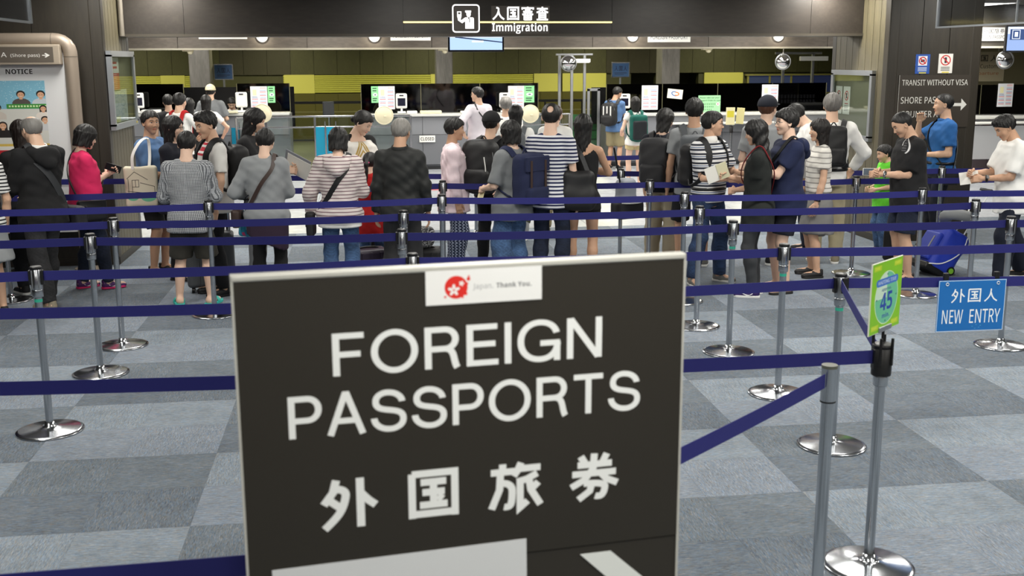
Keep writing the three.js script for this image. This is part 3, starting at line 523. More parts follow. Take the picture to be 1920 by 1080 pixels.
// lower writing shelf of the right counter
{
  const t = thing('writing_shelf', 'pale writing shelf along the right counter front', 'shelf', [0, 0, 0]);
  part('shelf_top', rb(3.6, 0.03, 0.36, 0.008, 7.9, 0.86, -21.8), std(0xd2d2cc, 0.35), t); for (const x of [6.3, 7.9, 9.5]) part('bracket', bx(x - 0.015, 0.6, -21.7, x + 0.015, 0.845, -21.99), steelDull, t);
  const f = thing('writing_shelf', 'pale shelf in front of the far right counter', 'shelf', [0, 0, 0]);
  part('shelf_top', rb(3.4, 0.03, 0.4, 0.008, 12.4, 0.98, -18.78), std(0xd6d6d0, 0.35), f); part('bracket', bx(10.95, 0.6, -18.7, 10.98, 0.965, -18.99), steelDull, f); part('front_board', bx(10.75, 0.35, -18.62, 14.1, 0.94, -18.65), std(0xc0c2c4, 0.5), f);
}
// ---- notices
sheet('notice_sheet', 'white instruction sheet on the leftmost counter glass', instrMat, -2.13, -1.81, 1.2, 1.635, -22.36); sheet('green_notice', 'green notice strip beside the left instruction sheet', greenMat, -1.8, -1.66, 1.32, 1.635, -22.36);
sheet('green_notice', 'green notice strip left of the middle instruction sheet', greenMat, 0.2, 0.34, 1.3, 1.62, -22.36); sheet('notice_sheet', 'white instruction sheet beside the middle booth camera', instrMat, 0.34, 0.66, 1.17, 1.62, -22.35);
sheet('notice_sheet', 'white instruction sheet above the round disc by the striped tee shirt', instrMat, 2.92, 3.24, 1.16, 1.61, -22.36); sheet('green_notice', 'green notice strip right of the sheet behind the bald spot man', greenMat, 3.24, 3.45, 1.28, 1.61, -22.36);
sheet('notice_sheet', 'white instruction sheet right of the teal backpack', instrMat, 5.66, 6.0, 1.11, 1.6, -22.35);
sheet('notice_sheet', 'white instruction sheet above the dark baseball cap', instrMat, 8.2, 8.55, 1.15, 1.6, -22.35);
sheet('notice_sheet', 'white instruction sheet at the far right edge', instrMat, 11.62, 11.92, 1.24, 1.66, -19.36);
sheet('notice_sheet', 'white sheet low on the middle counter behind the pink shirt', instrMat, 2.08, 2.4, 0.42, 0.85, -21.99);
sheet('emblem_card', 'small white card with a blue and orange emblem on the dark glass', std(0xffffff, 0.6, { map: canvasTex(180, 120, (c, w, h) => { c.fillStyle = '#ece8da'; c.fillRect(0, 0, w, h); c.strokeStyle = '#3f6fb4'; c.lineWidth = 12; c.beginPath(); c.ellipse(86, 58, 36, 24, 0.3, 0.4, 5); c.stroke(); c.strokeStyle = '#e07a3a'; c.beginPath(); c.ellipse(104, 58, 30, 20, 0, 4.4, 8.4); c.stroke(); }) }), 6.2, 6.52, 1.33, 1.52, -22.36, 'card', -0.1);
sheet('passport_notice', 'light green notice asking to take out your passport', std(0xffffff, 0.6, { map: canvasTex(420, 310, (c, w, h) => { c.fillStyle = '#9fe0a4'; c.fillRect(0, 0, w, h); c.fillStyle = '#15331c'; c.font = 'bold 38px sans-serif'; c.fillText('Please take out your', 22, 56); c.fillText('passport from its case.', 14, 106); for (let j = 0; j < 3; j++) for (let i = 0; i < 9 - j; i++) { c.fillRect(30 + i * 34, 150 + j * 50, 22, 5); c.fillRect(30 + i * 34, 164 + j * 50, 22, 5); c.fillRect(38 + i * 34, 146 + j * 50, 5, 32); } c.fillStyle = '#f2e8e8'; c.beginPath(); c.arc(372, 160, 30, 0, 7); c.fill(); c.fillStyle = '#c0392b'; c.beginPath(); c.arc(372, 160, 12, 0, 7); c.fill(); }) }), 6.85, 7.32, 1.05, 1.39, -22.34);
sheet('closed_sign', 'small white sign reading CLOSED on the middle counter', std(0xffffff, 0.5, { map: canvasTex(300, 120, (c, w, h) => { c.fillStyle = '#eceae4'; c.fillRect(0, 0, w, h); c.fillStyle = '#222'; textIn(c, 'CLOSED', 18, 30, 264, 60, 'bold sans-serif'); }) }), 1.11, 1.42, 0.54, 0.67, -21.98, 'sign');
// fascia signs, only their lower halves show below the beam
const fp = (a, b) => std(0xffffff, 0.5, { map: canvasTex(512, 200, (c, w, h) => { c.fillStyle = '#eeeeea'; c.fillRect(0, 0, w, h); c.fillStyle = c.strokeStyle = '#3a3a3c'; if (a) ['外', '国', '旅', '券'].forEach((k, i) => kanji(c, k, 110 + i * 78, 14, 70, 76, 8)); textIn(c, b, 30, 116, 452, 50); }) });
const fpm = fp(true, 'FOREIGN PASSPORT');
sheet('lane_sign', 'white foreign passport sign on the fascia over the left counter', fpm, -3.02, -2.12, 2.53, 2.87, -22.19, 'sign'); sheet('lane_sign', 'white foreign passport sign on the fascia over the middle counter', fpm, 0.6, 1.38, 2.495, 2.82, -22.19, 'sign');
sheet('lane_sign', 'white foreign passport sign on the fascia over the right counter', fpm, 5.72, 6.6, 2.455, 2.8, -22.19, 'sign');
{
  const f = struct('wall_fascia', null, null, 'dark fascia over the far right counter');
  part('fascia_panel', bx(9.9, 2.33, -19.0, 15, CEIL, -19.2), std(0x6a655c, 0.6, { map: grainTex }), f); part('bottom_trim', bx(9.9, 2.295, -18.97, 15, 2.33, -19.2), std(0xd8d5c6, 0.5), f);
  sheet('lane_sign', 'white foreign passport sign at the upper right edge', fpm, 10.86, 11.56, 2.42, 2.655, -18.98, 'sign');
}
for (const [x, l] of [[-1.84, 'round white lamp left of the closed counter, cut by the beam'], [0.29, 'round white lamp above the green and white sheets'], [5.41, 'round white lamp above the khaki shorts man'], [8.44, 'round white lamp above the dark baseball cap']]) {
  const t = thing('fascia_lamp', l, 'lamp', [x, 2.575, -22.2]); part('housing', new THREE.CylinderGeometry(0.11, 0.11, 0.05, 28).rotateX(Math.PI / 2), whitePlastic, t);
  part('lens', new THREE.CylinderGeometry(0.095, 0.095, 0.02, 28).rotateX(Math.PI / 2).translate(0, 0, 0.03), std(0xffffff, 0.4, { emissive: 0xfff6e0, emissiveIntensity: 0.5 }), t);
  const li = new THREE.PointLight(0xfff6e0, 0.2); li.position.set(0, 0, 0.12); li.castShadow = true; t.add(li);
}
for (const [x, l] of [[-3.25, 'white dome camera at the top of the left column'], [1.62, 'white dome camera beside the hanging screen'], [6.98, 'white dome camera at the top of the right column']]) {
  const t = thing('dome_camera', l, 'camera', [x, 2.33, -22.3]); part('housing', rb(0.2, 0.03, 0.14, 0.01, 0, -0.015, 0), creamPlastic, t); part('dome', new THREE.SphereGeometry(0.06, 18, 10, 0, Math.PI * 2, Math.PI / 2, Math.PI / 2).translate(0.04, -0.028, 0), creamPlastic, t);
}
// fingerprint cameras on the counters
function boothCamera(x, y, z, label, lit, turn = 0) {
  const t = thing('booth_camera', label, 'camera', [x, y, z], turn);
  part('base', rb(0.16, 0.04, 0.14, 0.01, 0, 0.02, 0), whitePlastic, t); part('neck', cyl(0.018, 0.022, 0.08, 0, 0.07, 0), whitePlastic, t);
  part('head', rb(0.22, 0.29, 0.06, 0.03, 0, 0.24, 0), whitePlastic, t);
  part('screen', rb(0.15, 0.15, 0.006, 0.003, 0, 0.22, 0.031), lit ? std(0xf3e8f2, 0.3, { emissive: 0xf3e0ee, emissiveIntensity: 0.55 }) : std(0x14162a, 0.25), t, lit ? 'bright screen' : 'dark screen');
  part('lens', rb(0.08, 0.025, 0.008, 0.003, 0, 0.345, 0.03), blackPlastic, t);
}
boothCamera(-2.28, 1.15, -22.1, 'white booth camera with bright screen beside the seated officer', true);
boothCamera(-4.2, 1.15, -22.1, 'white booth camera beside the left display case', false, 0.3);
boothCamera(0.78, 1.1, -22.1, 'white booth camera with dark screen on the closed counter', false);
boothCamera(2.82, 1.1, -22.1, 'white booth camera behind the grey haired head', false);
boothCamera(5.25, 1.06, -22.1, 'white booth camera above the teal backpack', false, -0.3);
// things lying on the counters
for (const [x, y, z, w, h, d, m, l] of [[0.98, 1.1, -22.05, 0.2, 0.06, 0.16, whitePlastic, 'white fingerprint reader on the closed counter'], [1.35, 1.1, -22.1, 0.42, 0.06, 0.2, creamPlastic, 'long cream tray on the closed counter'], [2.1, 1.1, -22.0, 0.34, 0.05, 0.2, paper, 'stack of papers on the closed counter'], [-3.95, 1.15, -22.0, 0.34, 0.08, 0.22, whitePlastic, 'white fingerprint reader on the leftmost counter'], [-3.3, 1.15, -22.05, 0.5, 0.07, 0.2, std(0x77787a, 0.5), 'grey tray on the leftmost counter'], [-2.5, 1.15, -22.0, 0.3, 0.05, 0.2, creamPlastic, 'cream reader below the seated officer']])
  { const t = thing('counter_device', l, 'device', [x, y - 0.01, z]); part('case', rb(w, h, d, 0.015, 0, h / 2, 0), m, t); part('pad', rb(w * 0.5, 0.006, d * 0.5, 0.002, 0, h + 0.001, 0.01), std(0x9aa0a4, 0.3), t); }
// ---- glass barriers with rails, discs and turquoise flaps
function barrier(label, x0, x1, z, opt = {}) {
  const t = thing('glass_barrier', label, 'barrier', [0, 0, 0]);
  const n = Math.max(1, Math.round((x1 - x0) / 0.9)), dx = (x1 - x0) / n;
  part('top_rail', rb(x1 - x0, 0.035, 0.05, 0.01, (x0 + x1) / 2, 1.09, z), steel, t); part('middle_rail', rb(x1 - x0, 0.03, 0.035, 0.008, (x0 + x1) / 2, 0.89, z), steel, t); part('bottom_rail', rb(x1 - x0, 0.09, 0.05, 0.008, (x0 + x1) / 2, 0.06, z), creamPlastic, t);
  for (let i = 0; i <= n; i++) part('post', rb(0.045, 1.09, 0.045, 0.008, x0 + i * dx, 0.545, z), steel, t);
  for (let i = 0; i < n; i++) { part('glass_panel', bx(x0 + i * dx + 0.03, 0.11, z - 0.004, x0 + (i + 1) * dx - 0.03, 0.875, z + 0.004), clearGlass, t, 'clear glass panel'); part('glass_panel', bx(x0 + i * dx + 0.03, 0.91, z - 0.003, x0 + (i + 1) * dx - 0.03, 1.07, z + 0.003), clearGlass, t); }
}
barrier('glass barrier with steel rails left of the closed counter', -1.78, 0.92, -21.45);
barrier('glass barrier beside the round disc behind the striped tee shirt', 2.75, 4.0, -21.45);
barrier('glass barrier at the left counter behind the long haired woman', -2.3, -1.82, -21.2);
for (const [x, y, z, l] of [[0.42, 1.1, -21.38, 'round cream disc on the glass barrier beside the grey haired old man'], [-1.82, 1.17, -21.15, 'round cream disc on the barrier above the long haired woman in black'], [3.22, 1.1, -21.38, 'round cream disc on the barrier beside the man with a bald spot']]) {
  const t = thing('round_mirror', l, 'mirror', [x, y, z]); part('shell', new THREE.SphereGeometry(0.4, 32, 10, 0, Math.PI * 2, 0, 0.43).translate(0, -0.36, 0).rotateX(Math.PI / 2), creamPlastic, t);
  part('rim', new THREE.TorusGeometry(0.166, 0.012, 8, 36), creamPlastic, t); part('bracket', rb(0.05, 0.03, 0.03, 0.006, 0.02, -0.02, 0.045), creamPlastic, t);
}
const turq = new THREE.MeshPhysicalMaterial({ color: 0x1b9fc4, roughness: 0.25, transmission: 0.35, thickness: 0 });
for (const [x0, x1, l] of [[-0.87, -0.7, 'left turquoise gate flap in the glass barrier'], [-0.67, -0.5, 'right turquoise gate flap in the glass barrier'], [-2.42, -2.28, 'turquoise gate flap behind the grey sweater hood']]) {
  const t = thing('gate_flap', l, 'gate', [0, 0, -21.4]); part('panel', rb(x1 - x0, 0.82, 0.012, 0.004, (x0 + x1) / 2, 0.49, 0), turq, t); part('edge', bx(x0 - 0.012, 0.04, -0.012, x0, 0.92, 0.012), steel, t); part('hinge', bx(x1, 0.0, -0.02, x1 + 0.02, 1.0, 0.02), steel, t);
}
// tall black monitor stand in the gap
{ const t = thing('monitor', 'dark slanted monitor back above the turquoise flaps', 'monitor', [-0.63, 0, -21.9], 0.9); part('screen', rb(0.3, 0.3, 0.04, 0.008, 0, 1.2, 0), std(0x2c2e30, 0.4), t); part('stand', cyl(0.015, 0.015, 1.1, 0, 0.55, 0), steelDull, t); part('foot', cyl(0.1, 0.1, 0.02, 0, 0.01, 0), steelDull, t); }
// black handrails of the back hall
for (const [x0, x1, l] of [[-1.9, 0.3, 'black handrail seen between the left and closed counters'], [4.1, 5.8, 'black handrail behind the steel portal']]) {
  const t = thing('handrail', l, 'handrail', [0, 0, -26.5]); part('rail', bx(x0, 1.13, -0.03, x1, 1.19, 0.03), blackPlastic, t); part('rail', bx(x0, 0.93, -0.012, x1, 0.955, 0.012), std(0x9a9560, 0.4), t); part('rail', bx(x0, 0.28, -0.012, x1, 0.31, 0.012), blackPlastic, t);
  for (let x = x0 + 0.25; x < x1; x += 0.9) part('baluster', bx(x - 0.02, 0, -0.02, x + 0.02, 1.13, 0.02), blackPlastic, t);
}
// ---- steel portal and gate between the closed and right counters
{
  const t = thing('steel_portal', 'tall steel portal frame beside the khaki shorts man', 'portal', [0, 0, -22.3]);
  for (const x of [3.95, 4.2, 4.46]) part('upright', rb(0.055, 2.2, 0.055, 0.008, x, 1.1, 0), steelDull, t);
  part('crossbar', rb(0.75, 0.04, 0.06, 0.008, 4.25, 2.22, 0), steelDull, t);
  const l = thing('portal_lamp', 'small white lamp box under the steel portal', 'lamp', [4.38, 2.1, -22.18]); part('box', rb(0.34, 0.07, 0.07, 0.01), whitePlastic, l); part('tube', rb(0.3, 0.012, 0.05, 0.004, 0, -0.036, 0), std(0xffffff, 0.4, { emissive: 0xfff3cf, emissiveIntensity: 1 }), l);
  const g = thing('swing_gate', 'narrow steel swing gate beside the black and white backpack', 'gate', [0, 0, -21.6]);
  part('frame', join([bx(4.38, 0.05, -0.02, 4.43, 1.56, 0.02), bx(4.58, 0.05, -0.02, 4.63, 1.56, 0.02), bx(4.38, 1.52, -0.02, 4.63, 1.57, 0.02)]), steelDull, g); part('glass_panel', bx(4.43, 0.1, -0.004, 4.58, 1.52, 0.004), clearGlass, g);
  const s = thing('exit_steps', 'green lit board behind the steel gate', 'board', [0, 0, -24]); part('board', bx(4.55, 0, -0.02, 5.3, 0.95, 0), std(0x2f6b3c, 0.5), s); for (let i = 0; i < 4; i++) part('bar', bx(4.55, 0.2 + i * 0.2, 0, 5.3, 0.225 + i * 0.2, 0.02), std(0x173f22, 0.5), s);
}
function convexMirror(x, y, z, label, armTo) {
  const t = thing('convex_mirror', label, 'mirror', [x, y, z], -0.1);
  part('dome', new THREE.SphereGeometry(0.16, 28, 14, 0, Math.PI * 2, 0, 1.25).rotateX(Math.PI / 2).translate(0, 0, -0.06), std(0xd6d8da, 0.06, { metalness: 1 }), t); part('rim', new THREE.TorusGeometry(0.152, 0.012, 8, 32), steelDull, t); part('arm', rod(V(0, 0.05, -0.02), V(...armTo), 0.012), steel, t);
}
convexMirror(4.08, 2.05, -22.0, 'round convex mirror on the steel portal', [0.12, 0.0, -0.3]);
convexMirror(8.45, 2.06, -21.9, 'round convex mirror above the dark baseball cap', [0.1, 0.3, -0.35]);
convexMirror(11.4, 2.087, -18.85, 'round convex mirror at the upper right edge', [0.06, 0.27, -0.12]);
{ const t = thing('steel_portal', 'steel portal frame right of the convex mirror over the right counter', 'portal', [0, 0, -24.6]); for (const x of [9.5, 10.2]) part('upright', rb(0.06, 2.24, 0.06, 0.008, x, 1.12, 0), steelDull, t); part('crossbar', rb(1.1, 0.05, 0.06, 0.008, 9.85, 2.24, 0), steelDull, t); part('lamp_box', rb(0.66, 0.1, 0.08, 0.01, 10.2, 2.12, 0.05), whitePlastic, t); }
// electronic board text on the right
{ const t = thing('led_board', 'black board with two lines of white glowing characters behind the right counter', 'display', [9.05, 1.28, -22.9]);
  const tex = canvasTex(600, 120, (c, w, h) => { c.fillStyle = '#060606'; c.fillRect(0, 0, w, h); c.fillStyle = '#fff'; srand(31); for (let j = 0; j < 2; j++) for (let i = 0; i < 15; i++) { const x = 12 + i * 39, y = 10 + j * 56; for (let k = 0; k < 3; k++) c.fillRect(x, y + k * 15, 30, 8); c.fillRect(x + 6 + rnd() * 14, y, 8, 42); } });
  part('case', rb(1.15, 0.28, 0.05, 0.01), blackPlastic, t); for (const x of [-0.4, 0.4]) part('stand', bx(x - 0.02, -1.28, -0.02, x + 0.02, -0.13, 0.02), steelDull, t); const p = part('screen', new THREE.PlaneGeometry(1.08, 0.22), std(0x050505, 0.3, { map: tex, emissive: 0xffffff, emissiveMap: tex, emissiveIntensity: 1.1 }), t); p.position.z = 0.027; }
// blue framed notices hung in the hall
for (const [x0, x1, l] of [[-3.06, -2.7, 'blue framed board beside the left column'], [5.55, 5.92, 'blue framed board left of the right column']]) {
  const t = thing('framed_board', l, 'board', [(x0 + x1) / 2, 1.89, -24.6]); part('frame', rb(x1 - x0 + 0.05, 0.34, 0.03, 0.006), steel, t); part('stand', bx(-0.02, -1.89, -0.03, 0.02, 0, -0.012), steelDull, t); part('stand_foot', cyl(0.14, 0.15, 0.02, 0, -1.88, -0.02), steelDull, t);
  const p = part('print', new THREE.PlaneGeometry(x1 - x0, 0.29), std(0xffffff, 0.5, { map: canvasTex(160, 130, (c, w, h) => { c.fillStyle = '#3a5f8c'; c.fillRect(0, 0, w, h); c.fillStyle = c.strokeStyle = '#1b2c4c'; ['入', '国', '人'].forEach((k, i) => kanji(c, k, 18 + i * 44, 26, 38, 50, 12)); c.fillRect(20, 92, 120, 6); c.fillRect(20, 106, 90, 5); }) }), t); p.position.z = 0.017;
}
// hanging screens
function hangScreen(label, x0, x1, y0, y1, z, turn, draw) {
  const t = thing('hanging_screen', label, 'screen', [(x0 + x1) / 2, (y0 + y1) / 2, z], turn), w = x1 - x0, h = y1 - y0;
  part('case', rb(w, h, 0.06, 0.01), std(0x14161c, 0.4), t); part('hanger', bx(-0.03, h / 2, -0.02, 0.03, CEIL - (y0 + y1) / 2, 0.02), std(0x2a2a2a, 0.5), t);
  const tex = canvasTex(512, Math.round(512 * h / w), draw); const p = part('screen', new THREE.PlaneGeometry(w - 0.05, h - 0.05), std(0x20242c, 0.12, { map: tex, emissive: 0xffffff, emissiveMap: tex, emissiveIntensity: 0.6 }), t, 'pale blue lit screen'); p.position.z = 0.0315;
  const li = new THREE.RectAreaLight(0xbcd2f5, 0.8, w - 0.05, h - 0.05); li.position.set(0, 0, 0.05); li.rotation.y = Math.PI; t.add(li);
}
hangScreen('pale blue hanging screen below the immigration sign', 1.118, 1.842, 2.23, 2.62, -14.5, 0, (c, w, h) => { c.fillStyle = '#a9c4ee'; c.fillRect(0, 0, w, h); c.fillStyle = '#dfe8f8'; c.fillRect(0, 0, w, h * 0.55); c.fillStyle = '#2b3850'; c.beginPath(); c.moveTo(w * 0.1, h * 0.5); c.lineTo(w, h * 0.7); c.lineTo(w, h * 0.74); c.lineTo(w * 0.1, h * 0.55); c.fill(); c.fillStyle = '#f4f8ff'; c.fillRect(w * 0.42, h * 0.66, w * 0.22, h * 0.06); });
hangScreen('pale blue hanging screen at the upper right edge', 9.67, 10.35, 2.21, 2.61, -16, -0.15, (c, w, h) => { c.fillStyle = '#8fa6d2'; c.fillRect(0, 0, w, h); c.fillStyle = '#d3dcee'; c.fillRect(0, 0, w, h * 0.3); c.fillStyle = '#3d4f78'; c.fillRect(30, h * 0.1, w - 60, h * 0.45); c.strokeStyle = '#dfe6f4'; c.lineWidth = 8; c.strokeRect(60, h * 0.14, 90, h * 0.36); c.fillStyle = '#dfe6f4'; c.fillRect(86, h * 0.22, 40, h * 0.2); });
// far right hall items
{ const t = thing('customs_board', 'beige customs direction board at the far right', 'sign', [13.45, 1.935, -23]); part('board', rb(0.9, 0.63, 0.03, 0.006), std(0xcfc3a2, 0.6), t); const p = part('print', new THREE.PlaneGeometry(0.9, 0.63), std(0xffffff, 0.6, { map: canvasTex(300, 260, (c, w, h) => { c.fillStyle = '#cfc3a2'; c.fillRect(0, 0, w, h); c.strokeStyle = c.fillStyle = '#2a2620'; c.lineWidth = 10; c.beginPath(); c.moveTo(70, 50); c.lineTo(28, 96); c.moveTo(28, 60); c.lineTo(28, 96); c.lineTo(64, 96); c.stroke(); kanji(c, '国', 110, 26, 60, 60, 10); kanji(c, '人', 184, 26, 60, 60, 10); textIn(c, 'Customs', 110, 110, 160, 34); c.fillStyle = '#b5653a'; textIn(c, 'Departure', 40, 176, 220, 26); }) }), t); p.position.z = 0.016; for (const x of [-0.3, 0.3]) part('hanger', rod(V(x, 0.3, 0), V(x, CEIL - 1.935, 0), 0.008), steelDull, t); }
{ const t = thing('desk_fan', 'grey desk fan behind the far right glass', 'fan', [11.75, 1.09, -19.6]); part('guard', new THREE.SphereGeometry(0.14, 20, 12).scale(1, 1, 0.45).translate(0, 0.34, 0), std(0x6e7174, 0.4), t); part('neck', cyl(0.02, 0.03, 0.2, 0, 0.12, 0), std(0x6e7174, 0.4), t); part('base', cyl(0.09, 0.1, 0.03, 0, 0.015, 0), std(0x6e7174, 0.4), t); }
// ---- leaflet stand post
{
  const t = thing('leaflet_post', 'chrome post with yellow leaflets behind the polo shirt man', 'leaflet stand', [6.39, 0, -18.86]);
  part('base', postGeo.base, chrome, t); part('pole', postGeo.pole, steel, t); part('head', postGeo.head, blackPlastic, t); part('cap', postGeo.cap, blackPlastic, t);
  part('leaflet', rb(0.16, 0.3, 0.006, 0.002, -0.03, 1.15, 0.02), std(0xe9e3b4, 0.7), t); const l2 = part('leaflet', rb(0.14, 0.28, 0.006, 0.002, 0.07, 1.16, -0.02), std(0xdfd79a, 0.7), t); l2.rotation.z = -0.08; part('picture', bx(-0.09, 1.13, 0.0235, 0.03, 1.24, 0.0245), std(0xd9cf3f, 0.7), t);
}
// ================================================================ LEFT NOTICE BOARD, DISPLAY CASES, WALL LETTERING
{
  const t = thing('notice_board', 'white NOTICE board in a thick beige tube frame', 'notice board', [0, 0, -11.9]);
  const tube = std(0x96897b, 0.42, { metalness: 0.25 });
  const path = new THREE.CurvePath(), a = V(-4.6, 2.345, 0), b = V(-3.04, 2.345, 0), c = V(-2.885, 2.345, 0), d = V(-2.885, 2.19, 0), e = V(-2.885, 0.1, 0);
  path.add(new THREE.LineCurve3(a, b)); path.add(new THREE.QuadraticBezierCurve3(b, c, d)); path.add(new THREE.LineCurve3(d, e));
  part('tube_frame', new THREE.TubeGeometry(path, 90, 0.068, 20, false), tube, t, 'thick beige tube bent around the corner');
  for (const [x, y, v] of [[-3.05, 2.345, 0], [-2.885, 2.18, 1]]) part('joint_ring', v ? new THREE.CylinderGeometry(0.0692, 0.0692, 0.006, 24).translate(x, y, 0) : new THREE.CylinderGeometry(0.0692, 0.0692, 0.006, 24).rotateZ(Math.PI / 2).translate(x, y, 0), std(0x5d554b, 0.5), t);
  part('foot_plate', cyl(0.13, 0.13, 0.02, -2.885, 0.01, 0), tube, t);
  part('panel', bx(-4.6, 0.4, -0.03, -2.95, 2.28, 0), std(0xe6e7e8, 0.55), t);
  const hd = canvasTex(1024, 150, (c2, w, h) => { c2.fillStyle = '#5d554c'; c2.fillRect(0, 0, w, h); c2.fillStyle = '#e8e6e2'; textIn(c2, 'Counter A', 472, 52, 262, 46); textIn(c2, '(Shore pass)', 756, 66, 184, 30); c2.fillRect(954, 77, 38, 8); c2.beginPath(); c2.moveTo(976, 58); c2.lineTo(1002, 81); c2.lineTo(976, 104); c2.lineTo(968, 97); c2.lineTo(985, 81); c2.lineTo(968, 65); c2.fill(); });
  part('header_box', rb(1.66, 0.2, 0.12, 0.012, -3.79, 2.2, 0.06), std(0xa39787, 0.4), t);
  const p = part('header_print', new THREE.PlaneGeometry(1.56, 0.15), std(0xffffff, 0.5, { map: hd }), t, 'brown header strip with white lettering and arrow'); p.position.set(-3.8, 2.2, 0.1225);
  const nt = canvasTex(256, 64, (c2, w, h) => { c2.fillStyle = '#e6e7e8'; c2.fillRect(0, 0, w, h); c2.fillStyle = '#1c1c1e'; textIn(c2, 'NOTICE', 10, 12, 236, 40, 'bold sans-serif'); });
  const q = part('notice_word', new THREE.PlaneGeometry(0.29, 0.075), std(0xffffff, 0.6, { map: nt }), t, 'black word NOTICE'); q.position.set(-3.395, 2.035, 0.002);
  const po = canvasTex(560, 800, (c2, w, h) => {
    c2.fillStyle = '#86c3dc'; c2.fillRect(0, 0, w, h); srand(8); for (let i = 0; i < 260; i++) { c2.fillStyle = `rgba(255,255,255,${0.15 + rnd() * 0.4})`; c2.fillRect(rnd() * w, rnd() * 330, 8, 6); }
    c2.fillStyle = '#dcdcd4'; c2.fillRect(0, 300, w, 380);
    const bust = (x, y, s, shirt, hair, long) => { c2.fillStyle = hair; c2.beginPath(); c2.ellipse(x, y - 8 * s, 34 * s, 40 * s, 0, 0, 7); c2.fill(); if (long) c2.fillRect(x - 34 * s, y - 8 * s, 68 * s, 90 * s); c2.fillStyle = shirt; c2.beginPath(); c2.ellipse(x, y + 96 * s, 70 * s, 56 * s, 0, Math.PI, 0); c2.fill(); c2.fillRect(x - 70 * s, y + 95 * s, 140 * s, 40 * s); c2.fillStyle = '#e3b08c'; c2.beginPath(); c2.ellipse(x, y + 4 * s, 26 * s, 34 * s, 0, 0, 7); c2.fill(); c2.fillRect(x - 12 * s, y + 30 * s, 24 * s, 22 * s); c2.fillStyle = '#5a3524'; c2.fillRect(x - 15 * s, y - 2 * s, 9 * s, 4 * s); c2.fillRect(x + 6 * s, y - 2 * s, 9 * s, 4 * s); c2.fillStyle = '#f0e0d8'; c2.fillRect(x - 10 * s, y + 16 * s, 20 * s, 5 * s); };
    c2.translate(150, 0); bust(230, 150, 0.95, '#5c5450', '#1a1512'); bust(375, 150, 0.95, '#cfd6dc', '#1a1512'); c2.fillStyle = '#3f9a3c'; c2.fillRect(120, 248, 330, 50); c2.fillStyle = '#d9efb9'; for (let i = 0; i < 14; i++) c2.fillRect(136 + i * 22, 262, 14, 20);
    bust(50, 290, 0.9, '#d8cfc4', '#1a1512'); bust(385, 300, 0.8, '#efe6dc', '#17120f', true); bust(392, 420, 0.85, '#d5d6d8', '#1a1512'); bust(80, 480, 0.95, '#26211e', '#3a2f2a', true); c2.translate(-150, 0);
    c2.fillStyle = '#e0c05a'; c2.fillRect(0, 676, w, 26); c2.fillStyle = '#e9e7df'; c2.fillRect(0, 702, w, 50); c2.fillStyle = '#c5202f'; c2.fillRect(0, 744, w, 56);
  });
  part('poster', bx(-3.9, 1.2, 0.001, -3.16, 1.945, 0.004), std(0xffffff, 0.55, { map: po }), t, 'blue poster with smiling people');
}
function displayCase(label, X, z0, z1, y0, y1, face, draw) {   // glazed case on a wall facing +-x
  const s = face, t = thing('display_case', label, 'display case', [X, 0, 0]);
  const d = 0.05, w = z0 - z1;
  part('back', bx(0.001 * s, y0, z0, 0.012 * s, y1, z1), std(0x7a7560, 0.7), t);
  part('frame', join([bx(0, y0 - 0.04, z0 + 0.04, d * s, y0 + 0.02, z1 - 0.04), bx(0, y1 - 0.02, z0 + 0.04, d * s, y1 + 0.04, z1 - 0.04), bx(0, y0, z0 + 0.04, d * s, y1, z0 - 0.02), bx(0, y0, z1 + 0.02, d * s, y1, z1 - 0.04)]), alu, t, 'aluminium frame');
  part('glass', bx(0.036 * s, y0, z0, 0.04 * s, y1, z1), clearGlass, t, 'clear glass front'); draw(t, s);
  part('lock', bx(d * s, y0 - 0.02, z1 + 0.1, (d + 0.006) * s, y0, z1 + 0.06), std(0xc9b53a, 0.4), t);
}
displayCase('aluminium display case with red and white sheets on the left pillar', -2.61, -12.24, -13.4, 1.46, 2.2, 1, (t, s) => {
  const a = canvasTex(200, 500, (c, w, h) => { c.fillStyle = '#dcd9d2'; c.fillRect(0, 0, w, h); c.fillStyle = '#c2403a'; c.fillRect(20, 60, 140, 34); c.fillRect(20, 130, 140, 34); c.fillRect(0, 230, w, 250); c.fillStyle = '#e6b7b0'; for (let i = 0; i < 8; i++) c.fillRect(20, 250 + i * 28, 130, 8); });
  const b = canvasTex(240, 400, (c, w, h) => { c.fillStyle = '#cfd2cf'; c.fillRect(0, 0, w, h); c.strokeStyle = '#8fa0a8'; c.lineWidth = 6; for (let i = 0; i < 6; i++) { c.beginPath(); c.arc(60 + (i % 2) * 110, 60 + Math.floor(i / 2) * 110, 36, 0, 7); c.stroke(); } c.fillStyle = '#e3df9a'; c.fillRect(0, 330, 110, 70); });
  for (const [tex, za, zb, ya, yb, l] of [[a, -12.28, -12.72, 1.82, 2.17, 'red and white sheet'], [b, -12.3, -13.05, 1.49, 1.83, 'white sheet with round drawings']]) { const m = part('sheet', new THREE.PlaneGeometry(za - zb, yb - ya), std(0xffffff, 0.7, { map: tex }), t, l); m.rotation.y = Math.PI / 2; m.position.set(0.015 * s, (ya + yb) / 2, (za + zb) / 2); }
});
